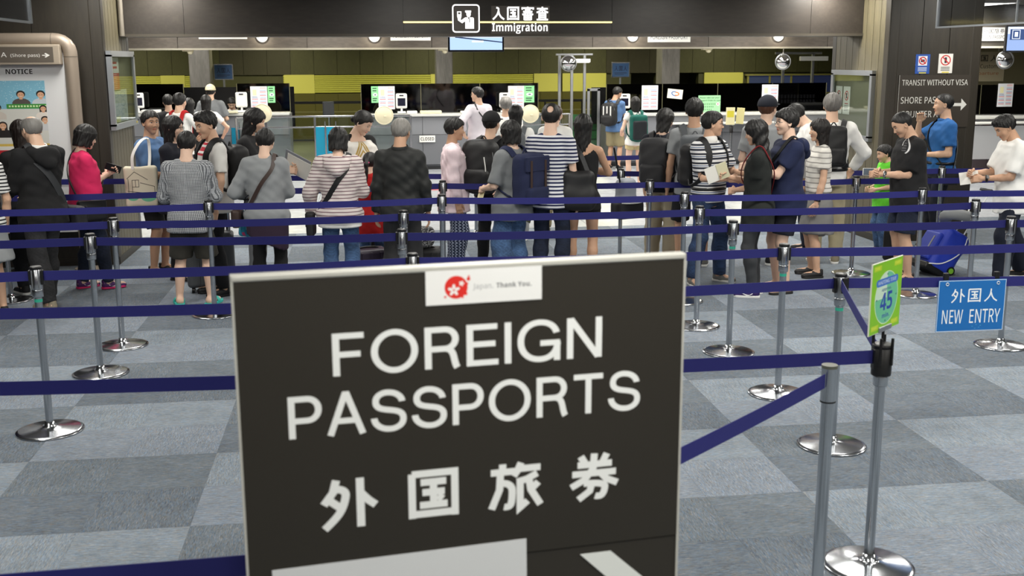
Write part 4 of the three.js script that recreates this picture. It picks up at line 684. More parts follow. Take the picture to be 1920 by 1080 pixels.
displayCase('aluminium display case on the side of the right pillar', 6.0, -12.62, -13.7, 1.2, 1.95, -1, (t, s) => {
  const ph = canvasTex(200, 330, (c, w, h) => { c.fillStyle = '#e6e2da'; c.fillRect(0, 0, w, h); c.strokeStyle = '#c0342c'; c.lineWidth = 12; c.beginPath(); c.arc(100, 110, 52, 0, 7); c.moveTo(64, 74); c.lineTo(136, 146); c.stroke(); c.fillStyle = '#333'; c.fillRect(86, 78, 28, 64); c.fillStyle = '#a33'; c.fillRect(50, 200, 100, 10); c.fillStyle = '#555'; for (let i = 0; i < 4; i++) c.fillRect(40, 226 + i * 20, 120, 6); });
  for (const [za, zb] of [[-13.22, -13.42], [-13.44, -13.66]]) { const m = part('sheet', new THREE.PlaneGeometry(0.2, 0.34), std(0xffffff, 0.7, { map: ph }), t, 'white prohibition sheet'); m.rotation.y = -Math.PI / 2; m.position.set(0.015 * s, 1.62, (za + zb) / 2); }
});
{
  const t = thing('pillar_lettering', 'white TRANSIT WITHOUT VISA lettering with arrow on the dark pillar', 'sign', [0, 0, -12.3]);
  const W = 0.88, H = 0.6, px = 900;   // x 6.15 .. 7.03, y 1.34 .. 1.94
  const tex = canvasTex(W * px, H * px, (c, w, h) => {
    c.fillStyle = '#37312a'; c.fillRect(0, 0, w, h); const X = (x) => (x - 6.15) * px, Y = (y) => (1.94 - y) * px; c.fillStyle = '#d9d8d2';
    c.fillRect(0, 0, 3, h); textIn(c, 'TRANSIT WITHOUT VISA', X(6.185), Y(1.885), 0.81 * px, 0.062 * px); textIn(c, 'SHORE PASS', X(6.18), Y(1.69), 0.48 * px, 0.072 * px); textIn(c, 'COUNTER A', X(6.19), Y(1.53), 0.46 * px, 0.072 * px);
    c.beginPath(); c.moveTo(X(6.93), Y(1.67)); c.lineTo(X(7.0), Y(1.6)); c.lineTo(X(6.93), Y(1.53)); c.fill(); c.fillRect(X(6.8), Y(1.618), 0.13 * px, 0.036 * px);
  });
  part('plate', bx(6.15, 1.34, 0.001, 7.03, 1.94, 0.008), std(0x37312a, 0.5), t); const m = part('print', new THREE.PlaneGeometry(W, H), std(0xffffff, 0.5, { map: tex }), t, 'white lettering'); m.position.set(6.59, 1.64, 0.0095);
}
{
  const mk = (blue) => canvasTex(180, 240, (c, w, h) => { c.fillStyle = blue ? '#2b55a8' : '#e2e0da'; c.fillRect(0, 0, w, h); if (blue) { c.fillStyle = '#e8e8ee'; c.fillRect(34, 22, 112, 118); } c.strokeStyle = '#c32a2a'; c.lineWidth = 13; c.beginPath(); c.arc(90, 80, blue ? 42 : 58, 0, 7); c.stroke(); c.fillStyle = '#2d2b3a'; if (blue) c.fillRect(66, 64, 48, 34); else c.fillRect(76, 44, 28, 70); c.beginPath(); c.moveTo(90 - 36, 44); c.lineTo(90 + 38, 118); c.stroke(); c.fillStyle = blue ? '#dfe6f4' : '#333'; for (let i = 0; i < 3; i++) c.fillRect(34, 162 + i * 18, 112, 8); c.fillStyle = '#d8c83a'; c.fillRect(50, 222, 90, 14); });
  sheet('prohibition_sticker', 'blue no photography sticker on the dark pillar', std(0xffffff, 0.45, { map: mk(true) }), 6.335, 6.51, 1.955, 2.175, -12.297, 'sticker');
  sheet('prohibition_sticker', 'white no phones sticker on the dark pillar', std(0xffffff, 0.45, { map: mk(false) }), 6.615, 6.79, 1.96, 2.18, -12.297, 'sticker');
}
// ================================================================ FIGURE BUILDER
// distance fields -> surface nets. A field is f(x, y, z); only blocks near the surface are sampled.
function polygonize(f, lo, hi, h) {
  const nx = Math.ceil((hi[0] - lo[0]) / h) + 1, ny = Math.ceil((hi[1] - lo[1]) / h) + 1, nz = Math.ceil((hi[2] - lo[2]) / h) + 1, B = 4;
  const v = new Float32Array(nx * ny * nz), reach = h * B * 0.88 + 2 * h, sx = 1, sy = nx, sz = nx * ny;
  for (let bz = 0; bz < nz; bz += B) for (let by = 0; by < ny; by += B) for (let bx0 = 0; bx0 < nx; bx0 += B) {
    const d = f(lo[0] + (bx0 + 1.5) * h, lo[1] + (by + 1.5) * h, lo[2] + (bz + 1.5) * h), far = Math.abs(d) > reach, fill = d < 0 ? -1 : 1;
    for (let z = bz; z < Math.min(nz, bz + B); z++) for (let y = by; y < Math.min(ny, by + B); y++) for (let x = bx0; x < Math.min(nx, bx0 + B); x++) v[x + y * sy + z * sz] = far ? fill : f(lo[0] + x * h, lo[1] + y * h, lo[2] + z * h);
  }
  const id = new Int32Array(nx * ny * nz).fill(-1), pos = [], idx = [];
  const cx = [0, 1, 0, 1, 0, 1, 0, 1], cy = [0, 0, 1, 1, 0, 0, 1, 1], cz = [0, 0, 0, 0, 1, 1, 1, 1], E = [[0, 1], [2, 3], [4, 5], [6, 7], [0, 2], [1, 3], [4, 6], [5, 7], [0, 4], [1, 5], [2, 6], [3, 7]];
  const c = new Float32Array(8);
  for (let z = 0; z < nz - 1; z++) for (let y = 0; y < ny - 1; y++) for (let x = 0; x < nx - 1; x++) {
    const o = x + y * sy + z * sz; let m = 0;
    for (let k = 0; k < 8; k++) { c[k] = v[o + cx[k] * sx + cy[k] * sy + cz[k] * sz]; if (c[k] < 0) m |= 1 << k; }
    if (m === 0 || m === 255) continue;
    let px = 0, py = 0, pz = 0, n = 0;
    for (const [a, b] of E) if (((m >> a) & 1) !== ((m >> b) & 1)) { const t = c[a] / (c[a] - c[b]); px += cx[a] + (cx[b] - cx[a]) * t; py += cy[a] + (cy[b] - cy[a]) * t; pz += cz[a] + (cz[b] - cz[a]) * t; n++; }
    id[o] = pos.length / 3; pos.push(lo[0] + (x + px / n) * h, lo[1] + (y + py / n) * h, lo[2] + (z + pz / n) * h);
  }
  const quad = (a, b, cc, d, flip) => { if (a < 0 || b < 0 || cc < 0 || d < 0) return; if (flip) idx.push(a, cc, b, a, d, cc); else idx.push(a, b, cc, a, cc, d); };
  for (let z = 1; z < nz - 1; z++) for (let y = 1; y < ny - 1; y++) for (let x = 1; x < nx - 1; x++) {
    const o = x + y * sy + z * sz, s = v[o] < 0;
    if (s !== v[o + sx] < 0) quad(id[o - sy - sz], id[o - sz], id[o], id[o - sy], !s);
    if (s !== v[o + sy] < 0) quad(id[o - sx - sz], id[o - sx], id[o], id[o - sz], !s);
    if (s !== v[o + sz] < 0) quad(id[o - sx - sy], id[o - sy], id[o], id[o - sx], !s);
  }
  const g = new THREE.BufferGeometry(); g.setAttribute('position', new THREE.Float32BufferAttribute(pos, 3)); g.setIndex(idx); g.computeVertexNormals(); return g;
}
const smin = (a, b, k) => { const h = Math.max(k - Math.abs(a - b), 0) / k; return Math.min(a, b) - h * h * k * 0.25; };
const smax = (a, b, k) => -smin(-a, -b, k);
// tapered capsule; cut = flat end at b
function cone(a, b, ra, rb2, cut) {
  const ax = a.x, ay = a.y, az = a.z, dx = b.x - a.x, dy = b.y - a.y, dz = b.z - a.z, L2 = dx * dx + dy * dy + dz * dz || 1e-9, L = Math.sqrt(L2);
  return (x, y, z) => {
    const px = x - ax, py = y - ay, pz = z - az; let t = (px * dx + py * dy + pz * dz) / L2; const raw = t; t = t < 0 ? 0 : t > 1 ? 1 : t;
    const ex = px - dx * t, ey = py - dy * t, ez = pz - dz * t; let d = Math.sqrt(ex * ex + ey * ey + ez * ez) - (ra + (rb2 - ra) * t);
    if (cut) { const e = (raw - 1) * L; if (raw > 1) { const qx = px - dx * raw, qy = py - dy * raw, qz = pz - dz * raw; d = Math.sqrt(qx * qx + qy * qy + qz * qz) - rb2; } d = Math.max(d, e); }
    return d;
  };
}
function ellip(cx, cy, cz, rx, ry, rz) { return (x, y, z) => { const a = (x - cx) / rx, b = (y - cy) / ry, c = (z - cz) / rz, k0 = Math.sqrt(a * a + b * b + c * c), k1 = Math.sqrt(a * a / rx / rx + b * b / ry / ry + c * c / rz / rz); return k1 < 1e-6 ? -Math.min(rx, ry, rz) : k0 * (k0 - 1) / k1; }; }
function boxS(cx, cy, cz, hx, hy, hz, r) { return (x, y, z) => { const a = Math.abs(x - cx) - hx + r, b = Math.abs(y - cy) - hy + r, c = Math.abs(z - cz) - hz + r; return Math.sqrt(Math.max(a, 0) ** 2 + Math.max(b, 0) ** 2 + Math.max(c, 0) ** 2) + Math.min(Math.max(a, b, c), 0) - r; }; }
const union = (list, k) => (x, y, z) => { let d = list[0](x, y, z); for (let i = 1; i < list.length; i++) d = smin(d, list[i](x, y, z), k); return d; };
// stacked elliptical rings [[y, halfWidth, halfDepth, zOffset]] in a frame given by an inverse matrix
function ringField(rings, inv, flatTop, flatBottom) {
  const e = inv.elements, n = rings.length, y0 = rings[0][0], y1 = rings[n - 1][0];
  return (x, y, z) => {
    const X = e[0] * x + e[4] * y + e[8] * z + e[12], Y = e[1] * x + e[5] * y + e[9] * z + e[13], Z = e[2] * x + e[6] * y + e[10] * z + e[14];
    const yc = Y < y0 ? y0 : Y > y1 ? y1 : Y; let i = 0; while (i < n - 2 && yc > rings[i + 1][0]) i++;
    const a = rings[i], b = rings[i + 1]; let t = (yc - a[0]) / (b[0] - a[0]); t = t * t * (3 - 2 * t);
    const w = a[1] + (b[1] - a[1]) * t, d = a[2] + (b[2] - a[2]) * t, zo = a[3] + (b[3] - a[3]) * t;
    const u = Math.abs(X / w), v = Math.abs((Z - zo) / d), k = Math.pow(Math.pow(u, 2.35) + Math.pow(v, 2.35), 1 / 2.35), side = (k - 1) * Math.min(w, d);
    const ov = Y < y0 ? y0 - Y : Y > y1 ? Y - y1 : 0; if (!ov) return side;
    if ((Y < y0 && flatBottom) || (Y > y1 && flatTop)) return Math.max(side, ov);
    return side > 0 ? Math.sqrt(side * side + ov * ov) : ov > 0 && side > -0.02 ? ov + side * 0.2 : ov;
  };
}
// ---- heads, hands, hair and shoes are made once per kind and reused (unit: head height 1, hand length 1)
const cache = new Map();
const once = (k, f) => { if (!cache.has(k)) cache.set(k, f()); return cache.get(k); };
function headGeo(kind, cell) {
  return once('head' + kind + cell, () => {
    const fem = kind === 'f', kid = kind === 'k', jw = fem ? 0.165 : kid ? 0.16 : 0.19, cheek = fem || kid ? 0.02 : 0;
    const skull = ellip(0, 0.13, -0.055, 0.325, 0.37, 0.415), face = ellip(0, -0.06, 0.09, 0.265, 0.36, 0.27);
    const jaw = cone(V(0, -0.2, 0.03), V(0, -0.33, 0.17), jw + 0.02, jw * 0.72), chin = ellip(0, -0.405, 0.235, 0.085, 0.07, 0.08);
    const cheekL = ellip(0.15, -0.1, 0.22, 0.1 + cheek, 0.11, 0.09), cheekR = ellip(-0.15, -0.1, 0.22, 0.1 + cheek, 0.11, 0.09);
    const brow = ellip(0, 0.11, 0.27, 0.2, 0.05, 0.07);
    const nose = cone(V(0, 0.04, 0.32), V(0, -0.12, 0.395), 0.03, 0.045), nl = ellip(0.05, -0.135, 0.355, 0.04, 0.03, 0.04), nr = ellip(-0.05, -0.135, 0.355, 0.04, 0.03, 0.04);
    const lipU = ellip(0, -0.235, 0.325, 0.085, 0.02, 0.04), lipD = ellip(0, -0.27, 0.318, 0.07, 0.024, 0.04);
    const sockL = ellip(0.125, 0.035, 0.36, 0.08, 0.045, 0.06), sockR = ellip(-0.125, 0.035, 0.36, 0.08, 0.045, 0.06), eyeL = ellip(0.122, 0.03, 0.275, 0.058, 0.05, 0.062), eyeR = ellip(-0.122, 0.03, 0.275, 0.058, 0.05, 0.062);
    const ear = (s) => { const a = ellip(0, 0, 0, 0.035, 0.125, 0.075), b = ellip(0.02, 0.01, 0.012, 0.03, 0.08, 0.04); const cs = Math.cos(0.45), sn = Math.sin(0.45); return (x, y, z) => { const X0 = s * x - 0.335, Y = y + 0.02, Z0 = z + 0.03, X = X0 * cs + Z0 * sn, Z = -X0 * sn + Z0 * cs; return smax(a(X, Y, Z), -b(X, Y, Z), 0.03); }; };
    const eL = ear(1), eR = ear(-1), neck = cone(V(0, -0.22, -0.1), V(0, -0.75, -0.16), 0.2, 0.21);
    const f = (x, y, z) => {
      let d = smin(skull(x, y, z), face(x, y, z), 0.12); d = smin(d, jaw(x, y, z), 0.1); d = smin(d, chin(x, y, z), 0.08); d = smin(d, smin(cheekL(x, y, z), cheekR(x, y, z), 0.05), 0.1);
      d = smin(d, brow(x, y, z), 0.07); d = smax(d, -smin(sockL(x, y, z), sockR(x, y, z), 0.02), 0.05); d = smin(d, smin(eyeL(x, y, z), eyeR(x, y, z), 0.01), 0.015);
      d = smin(d, nose(x, y, z), 0.04); d = smin(d, smin(nl(x, y, z), nr(x, y, z), 0.02), 0.03); d = smin(d, smin(lipU(x, y, z), lipD(x, y, z), 0.008), 0.02);
      d = smin(d, smin(eL(x, y, z), eR(x, y, z), 0.01), 0.025); return smin(d, neck(x, y, z), 0.08);
    };
    const g = polygonize(f, [-0.5, -0.72, -0.55], [0.5, 0.56, 0.5], cell), p = g.attributes.position, kindOf = new Uint8Array(p.count);
    for (let i = 0; i < p.count; i++) {
      const x = p.getX(i), y = p.getY(i), z = p.getZ(i), ax = Math.abs(x); if (z < 0.15) continue;
      if (y < -0.212 && y > -0.296 && ax < 0.095 * (1 - ((y + 0.252) / 0.07) ** 2) + 0.004 && z > 0.27) kindOf[i] = 1;                       // lips
      else if (((ax - 0.125) / 0.062) ** 2 + ((y - 0.03) / 0.024) ** 2 < 1) kindOf[i] = ((ax - 0.122) / 0.026) ** 2 + ((y - 0.03) / 0.026) ** 2 < 1 ? 3 : y > 0.042 ? 2 : 4;   // iris, lash line, white
      else if (ax > 0.055 && ax < 0.2 && Math.abs(y - (0.112 + 0.03 * Math.sin((ax - 0.05) * 18))) < (fem ? 0.012 : 0.02)) kindOf[i] = 2;       // brow
    }
    return { g, kindOf };
  });
}
function handGeo(pose) {   // right hand, wrist at origin, fingers along -y, thumb to +z, palm to +x; length 1
  return once('hand' + pose, () => {
    const list = [], curl = { relaxed: [0.25, 0.35, 0.3], grip: [1.15, 1.25, 0.7], hold: [0.75, 0.7, 0.4], flat: [0.08, 0.1, 0.08] }[pose];
    const palm = boxS(0.0, -0.26, 0.0, 0.075, 0.25, 0.2, 0.07); list.push(palm, cone(V(0, 0.12, 0), V(0, -0.1, 0), 0.14, 0.13));
    const lens = [[0.155, 0.4], [0.055, 0.45], [-0.05, 0.42], [-0.15, 0.33]];
    lens.forEach(([z, L], i) => {
      let a = V(0, -0.47, z), ang = 0; const seg = [0.45, 0.3, 0.25].map((s) => s * L);
      for (let k = 0; k < 3; k++) { ang += curl[k] * (1 + i * 0.06); const b = V(a.x + Math.sin(ang) * seg[k], a.y - Math.cos(ang) * seg[k], a.z + z * 0.06); list.push(cone(a, b, 0.052 - k * 0.005, 0.048 - k * 0.006)); a = b; }
    });
    const t0 = V(0.02, -0.12, 0.15), g = pose === 'grip' || pose === 'hold', t1 = g ? V(0.12, -0.28, 0.26) : V(0.06, -0.3, 0.27), t2 = g ? V(0.22, -0.42, 0.24) : V(0.09, -0.45, 0.3), t3 = g ? V(0.29, -0.5, 0.18) : V(0.11, -0.56, 0.29);
    list.push(cone(t0, t1, 0.075, 0.06), cone(t1, t2, 0.056, 0.05), cone(t2, t3, 0.05, 0.042));
    const f = union(list, 0.03); return polygonize(f, [-0.25, -1.08, -0.36], [0.75, 0.3, 0.5], 0.03);
  });
}
const mirrored = (g) => { const m = g.clone().scale(-1, 1, 1), i = m.index.array; for (let k = 0; k < i.length; k += 3) { const t = i[k]; i[k] = i[k + 1]; i[k + 1] = t; } m.computeVertexNormals(); return m; };
// hair in head units
function hairGeo(style, cell, seed = 1) {
  return once('hair' + style + cell + seed, () => {
    const streak = (x, y, z) => { const a = Math.atan2(x, -z); return 0.007 * Math.sin(a * 19 + Math.sin(y * 7 + seed) * 1.5 + seed) + 0.008 * Math.sin(a * 37 + y * 11 + seed * 2) + 0.005 * Math.sin(a * 53 - y * 13) + 0.006 * Math.sin(y * 19 + a * 9 + seed); };
    const shell = (t) => ellip(0, 0.13 + t * 0.35, -0.06, 0.325 + t, 0.37 + t, 0.415 + t);
    const skull = ellip(0, 0.12, -0.05, 0.3, 0.345, 0.385);
    const lineY = (z, front, ear, back) => (z < -0.2 ? back : z < -0.02 ? back + (ear - back) * (z + 0.2) / 0.18 : z < 0.2 ? ear + (front - 0.1 - ear) * (z + 0.02) / 0.22 : front - 0.1 + 0.1 * Math.min(1, (z - 0.2) / 0.12));
    let f, lo = [-0.62, -0.6, -0.72], hi = [0.62, 0.78, 0.62];
    const crop = (t, front, ear, back, spike = 0) => { const s = shell(t); return (x, y, z) => { const d = s(x, y, z) + streak(x, y, z) * (0.5 + spike), cut = lineY(z, front, ear, back) - y + 0.02 * Math.sin(x * 30 + z * 20); return smax(d, cut, 0.03); }; };
    if (style === 'short') f = crop(0.06, 0.275, 0.0, -0.26, 0.7);
    else if (style === 'bun') { const c = crop(0.055, 0.27, -0.06, -0.26), bn = ellip(0, -0.08, -0.5, 0.15, 0.14, 0.12); f = (x, y, z) => smin(c(x, y, z), bn(x, y, z) + streak(x, y, z), 0.04); }
    else if (style === 'buzz') f = crop(0.022, 0.33, 0.06, -0.22);
    else if (style === 'thick') { const c = crop(0.07, 0.22, -0.02, -0.3, 0.8), fr = ellip(0, 0.32, 0.26, 0.25, 0.12, 0.12); f = (x, y, z) => smin(c(x, y, z), fr(x, y, z) + streak(x, y, z), 0.06); }
    else if (style === 'spiky') { const c = crop(0.05, 0.27, 0.02, -0.22, 1.2), up = ellip(0, 0.42, 0.12, 0.24, 0.13, 0.26); f = (x, y, z) => smin(c(x, y, z), up(x, y, z) + 0.03 * Math.sin(x * 36 + seed) * Math.sin(z * 30), 0.08); }
    else if (style === 'bald') { const c = crop(0.03, 0.16, 0.02, -0.26), hole = ellip(0, 0.5, 0.0, 0.24, 0.22, 0.42); f = (x, y, z) => smax(c(x, y, z), -hole(x, y, z), 0.03); }
    else if (style === 'spot') { const c = crop(0.045, 0.27, 0.03, -0.24), hole = ellip(0.0, 0.36, -0.42, 0.13, 0.17, 0.16); f = (x, y, z) => smax(c(x, y, z), -hole(x, y, z), 0.02); }
    else {
      // longer styles: shell with hanging mass, opened for the face
      const bob = style === 'bob', len = { bob: -0.42, long: -1.15, verylong: -1.75, tail: -0.3, wavy: -1.0, chin: -0.62 }[style], w = bob || style === 'chin' ? 0.385 : 0.37;
      lo = [-0.66, len - 0.12, -0.78];
      const s = shell(0.065), hang = (x, y, z) => { const t = Math.max(0, Math.min(1, (0.2 - y) / (0.2 - len))), ww = (w + 0.02) * (1 - (bob ? 0.05 : 0.28) * t), dd = (bob ? 0.455 : 0.43) * (1 - (bob ? 0.08 : 0.5) * t), zo = -0.08 - (bob ? 0.03 : 0.16) * t; const wob = style === 'wavy' ? 0.03 * Math.sin(y * 14 + Math.atan2(x, -z) * 5) : 0; const k = Math.sqrt((x / ww) ** 2 + ((z - zo) / dd) ** 2); return Math.max((k - 1) * Math.min(ww, dd) + wob, y - 0.2, len - y + 0.03 * Math.sin(Math.atan2(x, z) * 9)); };
      const faceHole = ellip(0, -0.12, 0.42, style === 'bob' ? 0.25 : 0.23, 0.36, 0.36), neckHole = cone(V(0, -0.2, 0.0), V(0, -2, 0.12), 0.2, 0.3);
      const tail = style === 'tail' ? union([cone(V(0, 0.22, -0.45), V(0, -0.1, -0.68), 0.09, 0.11), cone(V(0, -0.1, -0.68), V(0, -0.95, -0.58), 0.11, 0.05)], 0.06) : null;
      if (tail) lo = [-0.62, -1.1, -0.95];
      const base = style === 'tail' ? crop(0.05, 0.3, -0.04, -0.26) : null;
      f = (x, y, z) => {
        if (tail) return smin(base(x, y, z), tail(x, y, z) + streak(x, y, z), 0.05);
        let d = smin(s(x, y, z), hang(x, y, z), 0.08) + streak(x, y, z); d = smax(d, -faceHole(x, y, z), 0.05);
        if (y < -0.1) d = smax(d, -neckHole(x, y, z), 0.04);
        return smax(d, z > 0.18 ? -0.32 - y + 10 * 0 : -9, 0.02);
      };
    }
    const inner = (x, y, z) => smax(f(x, y, z), -skull(x, y, z), 0.01);
    return polygonize(inner, lo, hi, cell);
  });
}
function capGeo(cell) { return once('cap' + cell, () => { const dome = ellip(0, 0.17, -0.06, 0.415, 0.46, 0.51), brim = ellip(0, 0.2, 0.46, 0.3, 0.045, 0.36); return polygonize((x, y, z) => smin(smax(dome(x, y, z), 0.12 - y, 0.03), smax(brim(x, y, z) + Math.abs(x) * Math.abs(x) * 0.25, -(z - 0.1), 0.04), 0.03), [-0.52, 0.0, -0.66], [0.52, 0.74, 0.92], cell); }); }
function shoeGeo(kind) {   // foot length 1 along +z, heel at -0.27, sole at y 0
  return once('shoe' + kind, () => {
    const up = kind === 'flat' ? 0.8 : 1, heel = cone(V(0, 0.16, -0.12), V(0, 0.14, 0.1), 0.145, 0.15), toe = cone(V(0, 0.14 * up, 0.1), V(0.015, 0.09, 0.56), 0.15, 0.125), collar = cone(V(0, 0.16, -0.12), V(0, 0.34, -0.14), 0.13, 0.125);
    const f = (x, y, z) => smax(smax(smin(smin(heel(x, y, z), toe(x, y, z), 0.08), kind === 'flat' ? 9 : collar(x, y, z), 0.08), 0.045 - y, 0.02), y - 0.36, 0.02);
    const upper = polygonize(f, [-0.3, -0.02, -0.4], [0.32, 0.5, 0.8], 0.036);
    const sh = new THREE.Shape(); sh.moveTo(-0.13, -0.14); sh.bezierCurveTo(-0.14, -0.33, 0.14, -0.33, 0.14, -0.14); sh.bezierCurveTo(0.12, 0.05, 0.19, 0.25, 0.18, 0.42); sh.bezierCurveTo(0.16, 0.74, -0.12, 0.72, -0.15, 0.42); sh.bezierCurveTo(-0.16, 0.25, -0.11, 0.05, -0.13, -0.14);
    const sole = new THREE.ExtrudeGeometry(sh, { depth: 0.06, bevelEnabled: true, bevelSize: 0.012, bevelThickness: 0.012, bevelSegments: 1, curveSegments: 8 }).rotateX(Math.PI / 2).translate(0, 0.072, 0);
    const strap = new THREE.TorusGeometry(0.15, 0.035, 8, 18, Math.PI).scale(1, 0.95, 2.2).translate(0.01, 0.07, 0.26);
    return { upper, sole, strap };
  });
}
const skinMat = new THREE.MeshPhysicalMaterial({ vertexColors: true, roughness: 0.55, sheen: 0.2, sheenRoughness: 0.6 });
const hairMat = (c, r = 0.56) => once('hm' + c + r, () => std(c, r));
const BLACK_HAIR = 0x0d0b0a;
const skinTone = { a: [0.62, 0.38, 0.255], b: [0.68, 0.44, 0.31], c: [0.54, 0.315, 0.2], d: [0.74, 0.5, 0.375] };
const M4 = () => new THREE.Matrix4();
function ik(S, T, l1, l2, pole) {   // elbow / knee position
  const d = V().subVectors(T, S); let L = d.length(); const max = (l1 + l2) * 0.995; if (L > max) { d.multiplyScalar(max / L); T.copy(S).add(d); L = max; }
  const u = d.clone().normalize(), a = (l1 * l1 - l2 * l2 + L * L) / (2 * L), h = Math.sqrt(Math.max(0, l1 * l1 - a * a)), p = pole.clone().addScaledVector(u, -pole.dot(u)).normalize();
  return S.clone().addScaledVector(u, a).addScaledVector(p, h);
}
// builds one person; every length in metres from the height H. Local axes: faces +z, own left is +x.
function person(o) {
  const H = o.H, fem = !!o.fem, kid = !!o.kid, far = !!o.far, B = o.build || 1, q = far ? 1.55 : 1;
  const g = thing('person', o.label, 'person', [o.x, 0, o.z], Math.PI - o.face * D2R, o.group);
  const hipY = o.hip ? o.hip : 0.515 * H;
  const Rt = M4().makeRotationFromEuler(new THREE.Euler((o.lean || 0) * D2R, (o.twist || 0) * D2R, (o.side || 0) * D2R, 'YXZ')), Tm = M4().makeTranslation(0, hipY, 0).multiply(Rt), Ti = Tm.clone().invert();
  const tp = (x, y, z) => V(x, y, z).applyMatrix4(Tm);
  const sw = (fem ? 0.093 : kid ? 0.096 : 0.103) * H, hw = (fem ? 0.092 : 0.088) * H * B;
  const sh = [tp(sw, 0.284 * H, -0.008 * H), tp(-sw, 0.284 * H, -0.008 * H)];
  // torso rings: y from the hip joint
  const ch = (fem ? 0.086 : 0.094) * H * B, dp = 0.062 * H * B * (o.belly || 1);
  const rings = [[-0.055 * H, hw * 0.82, 0.06 * H * B, 0], [0.0, hw, 0.068 * H * B, -0.008 * H], [0.09 * H, (fem ? 0.074 : 0.084) * H * B, dp, 0.004 * H], [0.2 * H, ch, 0.065 * H * B, 0.004 * H], [0.255 * H, ch * 1.0, 0.058 * H * B, 0], [0.298 * H, ch * 0.78, 0.042 * H, -0.006 * H], [0.33 * H, 0.042 * H, 0.034 * H, -0.01 * H]];
  // arms
  const la1 = 0.172 * H, la2 = 0.15 * H, arms = [];
  for (const s of [0, 1]) {
    const sg = s ? -1 : 1, spec = (s ? o.R : o.L) || {}, w = spec.w || [0.135, 0.49, 0.035];
    const T = V(w[0] * H * sg, w[1] * H, w[2] * H); if (!spec.abs) { T.y -= 0.515 * H; T.applyMatrix4(Tm); }
    const S = sh[s], E = ik(S, T, la1, la2, V(...(spec.pole ? [spec.pole[0] * sg, spec.pole[1], spec.pole[2]] : [sg * 0.5, -0.5, -0.9])).transformDirection(Tm));
    arms.push({ S, E, W: T, spec, sg });
  }
  // legs
  const ll1 = 0.235 * H, ll2 = 0.243 * H, feet = o.feet || [[0.062, 0.0, 8], [0.062, 0.0, 8]], legs = [];
  for (const s of [0, 1]) {
    const sg = s ? -1 : 1, [fx, fz, fy] = feet[s], hj = tp(sg * 0.053 * H, 0, 0), A = V(sg * fx * H, 0.043 * H + (o.step ? o.step[s] * H : 0), fz * H);
    const K = ik(hj, A, ll1, ll2, V(sg * 0.12, 0, 1)); legs.push({ hj, K, A, yaw: fy * sg * D2R });
  }
  // head frame
  const hh = (kid ? 0.155 : 0.137) * H, pv = tp(0, 0.344 * H - (kid ? 0.02 * H : 0), -0.004 * H);
  const Rh = M4().makeRotationFromEuler(new THREE.Euler((o.nod || 0) * D2R, (o.look || 0) * D2R, (o.tilt || 0) * D2R, 'YXZ'));
  const RtOnly = M4().makeRotationFromEuler(new THREE.Euler((o.lean || 0) * 0.35 * D2R, (o.twist || 0) * D2R, 0, 'YXZ'));
  const Hm = M4().makeTranslation(pv.x, pv.y, pv.z).multiply(RtOnly).multiply(Rh).multiply(M4().makeTranslation(0, hh * 0.53, hh * 0.14)).multiply(M4().makeScale(hh, hh, hh));
  // ---- body: one continuous skin surface with head and hands of finer cells merged in
  {
    const R = (v) => v * H * (0.5 + 0.5 * B), prim = [ringField(rings.map(([y, w, d, zz]) => (y < 0.06 * H ? [y, w * 0.88, d * 0.82, zz] : [y, w * 0.94, d * 0.92, zz])), Ti)];
    for (const a of arms) prim.push(cone(a.S, a.E, R(0.027), R(0.0205)), cone(a.E, a.S.clone().lerp(a.W, 0).copy(a.E).lerp(a.W, 0.35), R(0.021), R(0.0215)), cone(a.E.clone().lerp(a.W, 0.35), a.W, R(0.0215), R(0.0148)));
    for (const l of legs) prim.push(cone(l.hj, l.K, R(0.046), R(0.03)), cone(l.K, l.K.clone().lerp(l.A, 0.32).add(V(0, 0, -0.008 * H)), R(0.029), R(0.0315)), cone(l.K.clone().lerp(l.A, 0.32).add(V(0, 0, -0.008 * H)), l.A, R(0.031), R(0.019)), cone(l.A.clone().add(V(-Math.sin(l.yaw) * 0.02 * H, -0.012 * H, -Math.cos(l.yaw) * 0.02 * H)), l.A.clone().add(V(Math.sin(l.yaw) * 0.088 * H, -0.024 * H, Math.cos(l.yaw) * 0.088 * H)), R(0.023), R(0.016)));
    for (const a of arms) prim.push(cone(tp(a.sg * 0.025 * H, 0.325 * H, -0.012 * H), a.S, 0.014 * H, 0.02 * H));
    prim.push(cone(tp(0, 0.32 * H, -0.012 * H), V(0, -0.15, -0.1).applyMatrix4(Hm), 0.034 * H * (fem ? 0.9 : 1.05), 0.031 * H * (fem ? 0.9 : 1.05)));
    const f = union(prim, 0.018), lo = [1e9, 1e9, 1e9], hi = [-1e9, -1e9, -1e9];
    const grow = (v, r) => { lo[0] = Math.min(lo[0], v.x - r); lo[1] = Math.min(lo[1], v.y - r); lo[2] = Math.min(lo[2], v.z - r); hi[0] = Math.max(hi[0], v.x + r); hi[1] = Math.max(hi[1], v.y + r); hi[2] = Math.max(hi[2], v.z + r); };
    for (const a of arms) { grow(a.S, 0.1); grow(a.E, 0.08); grow(a.W, 0.06); } for (const l of legs) { grow(l.hj, 0.14); grow(l.K, 0.1); grow(l.A, 0.19); } grow(tp(0, 0.1 * H, 0), 0.19); grow(pv, 0.08);
    const body = polygonize(f, lo, hi, 0.0165 * q), tone = skinTone[o.skin || 'a'], hc = new THREE.Color(o.hairC ?? BLACK_HAIR);
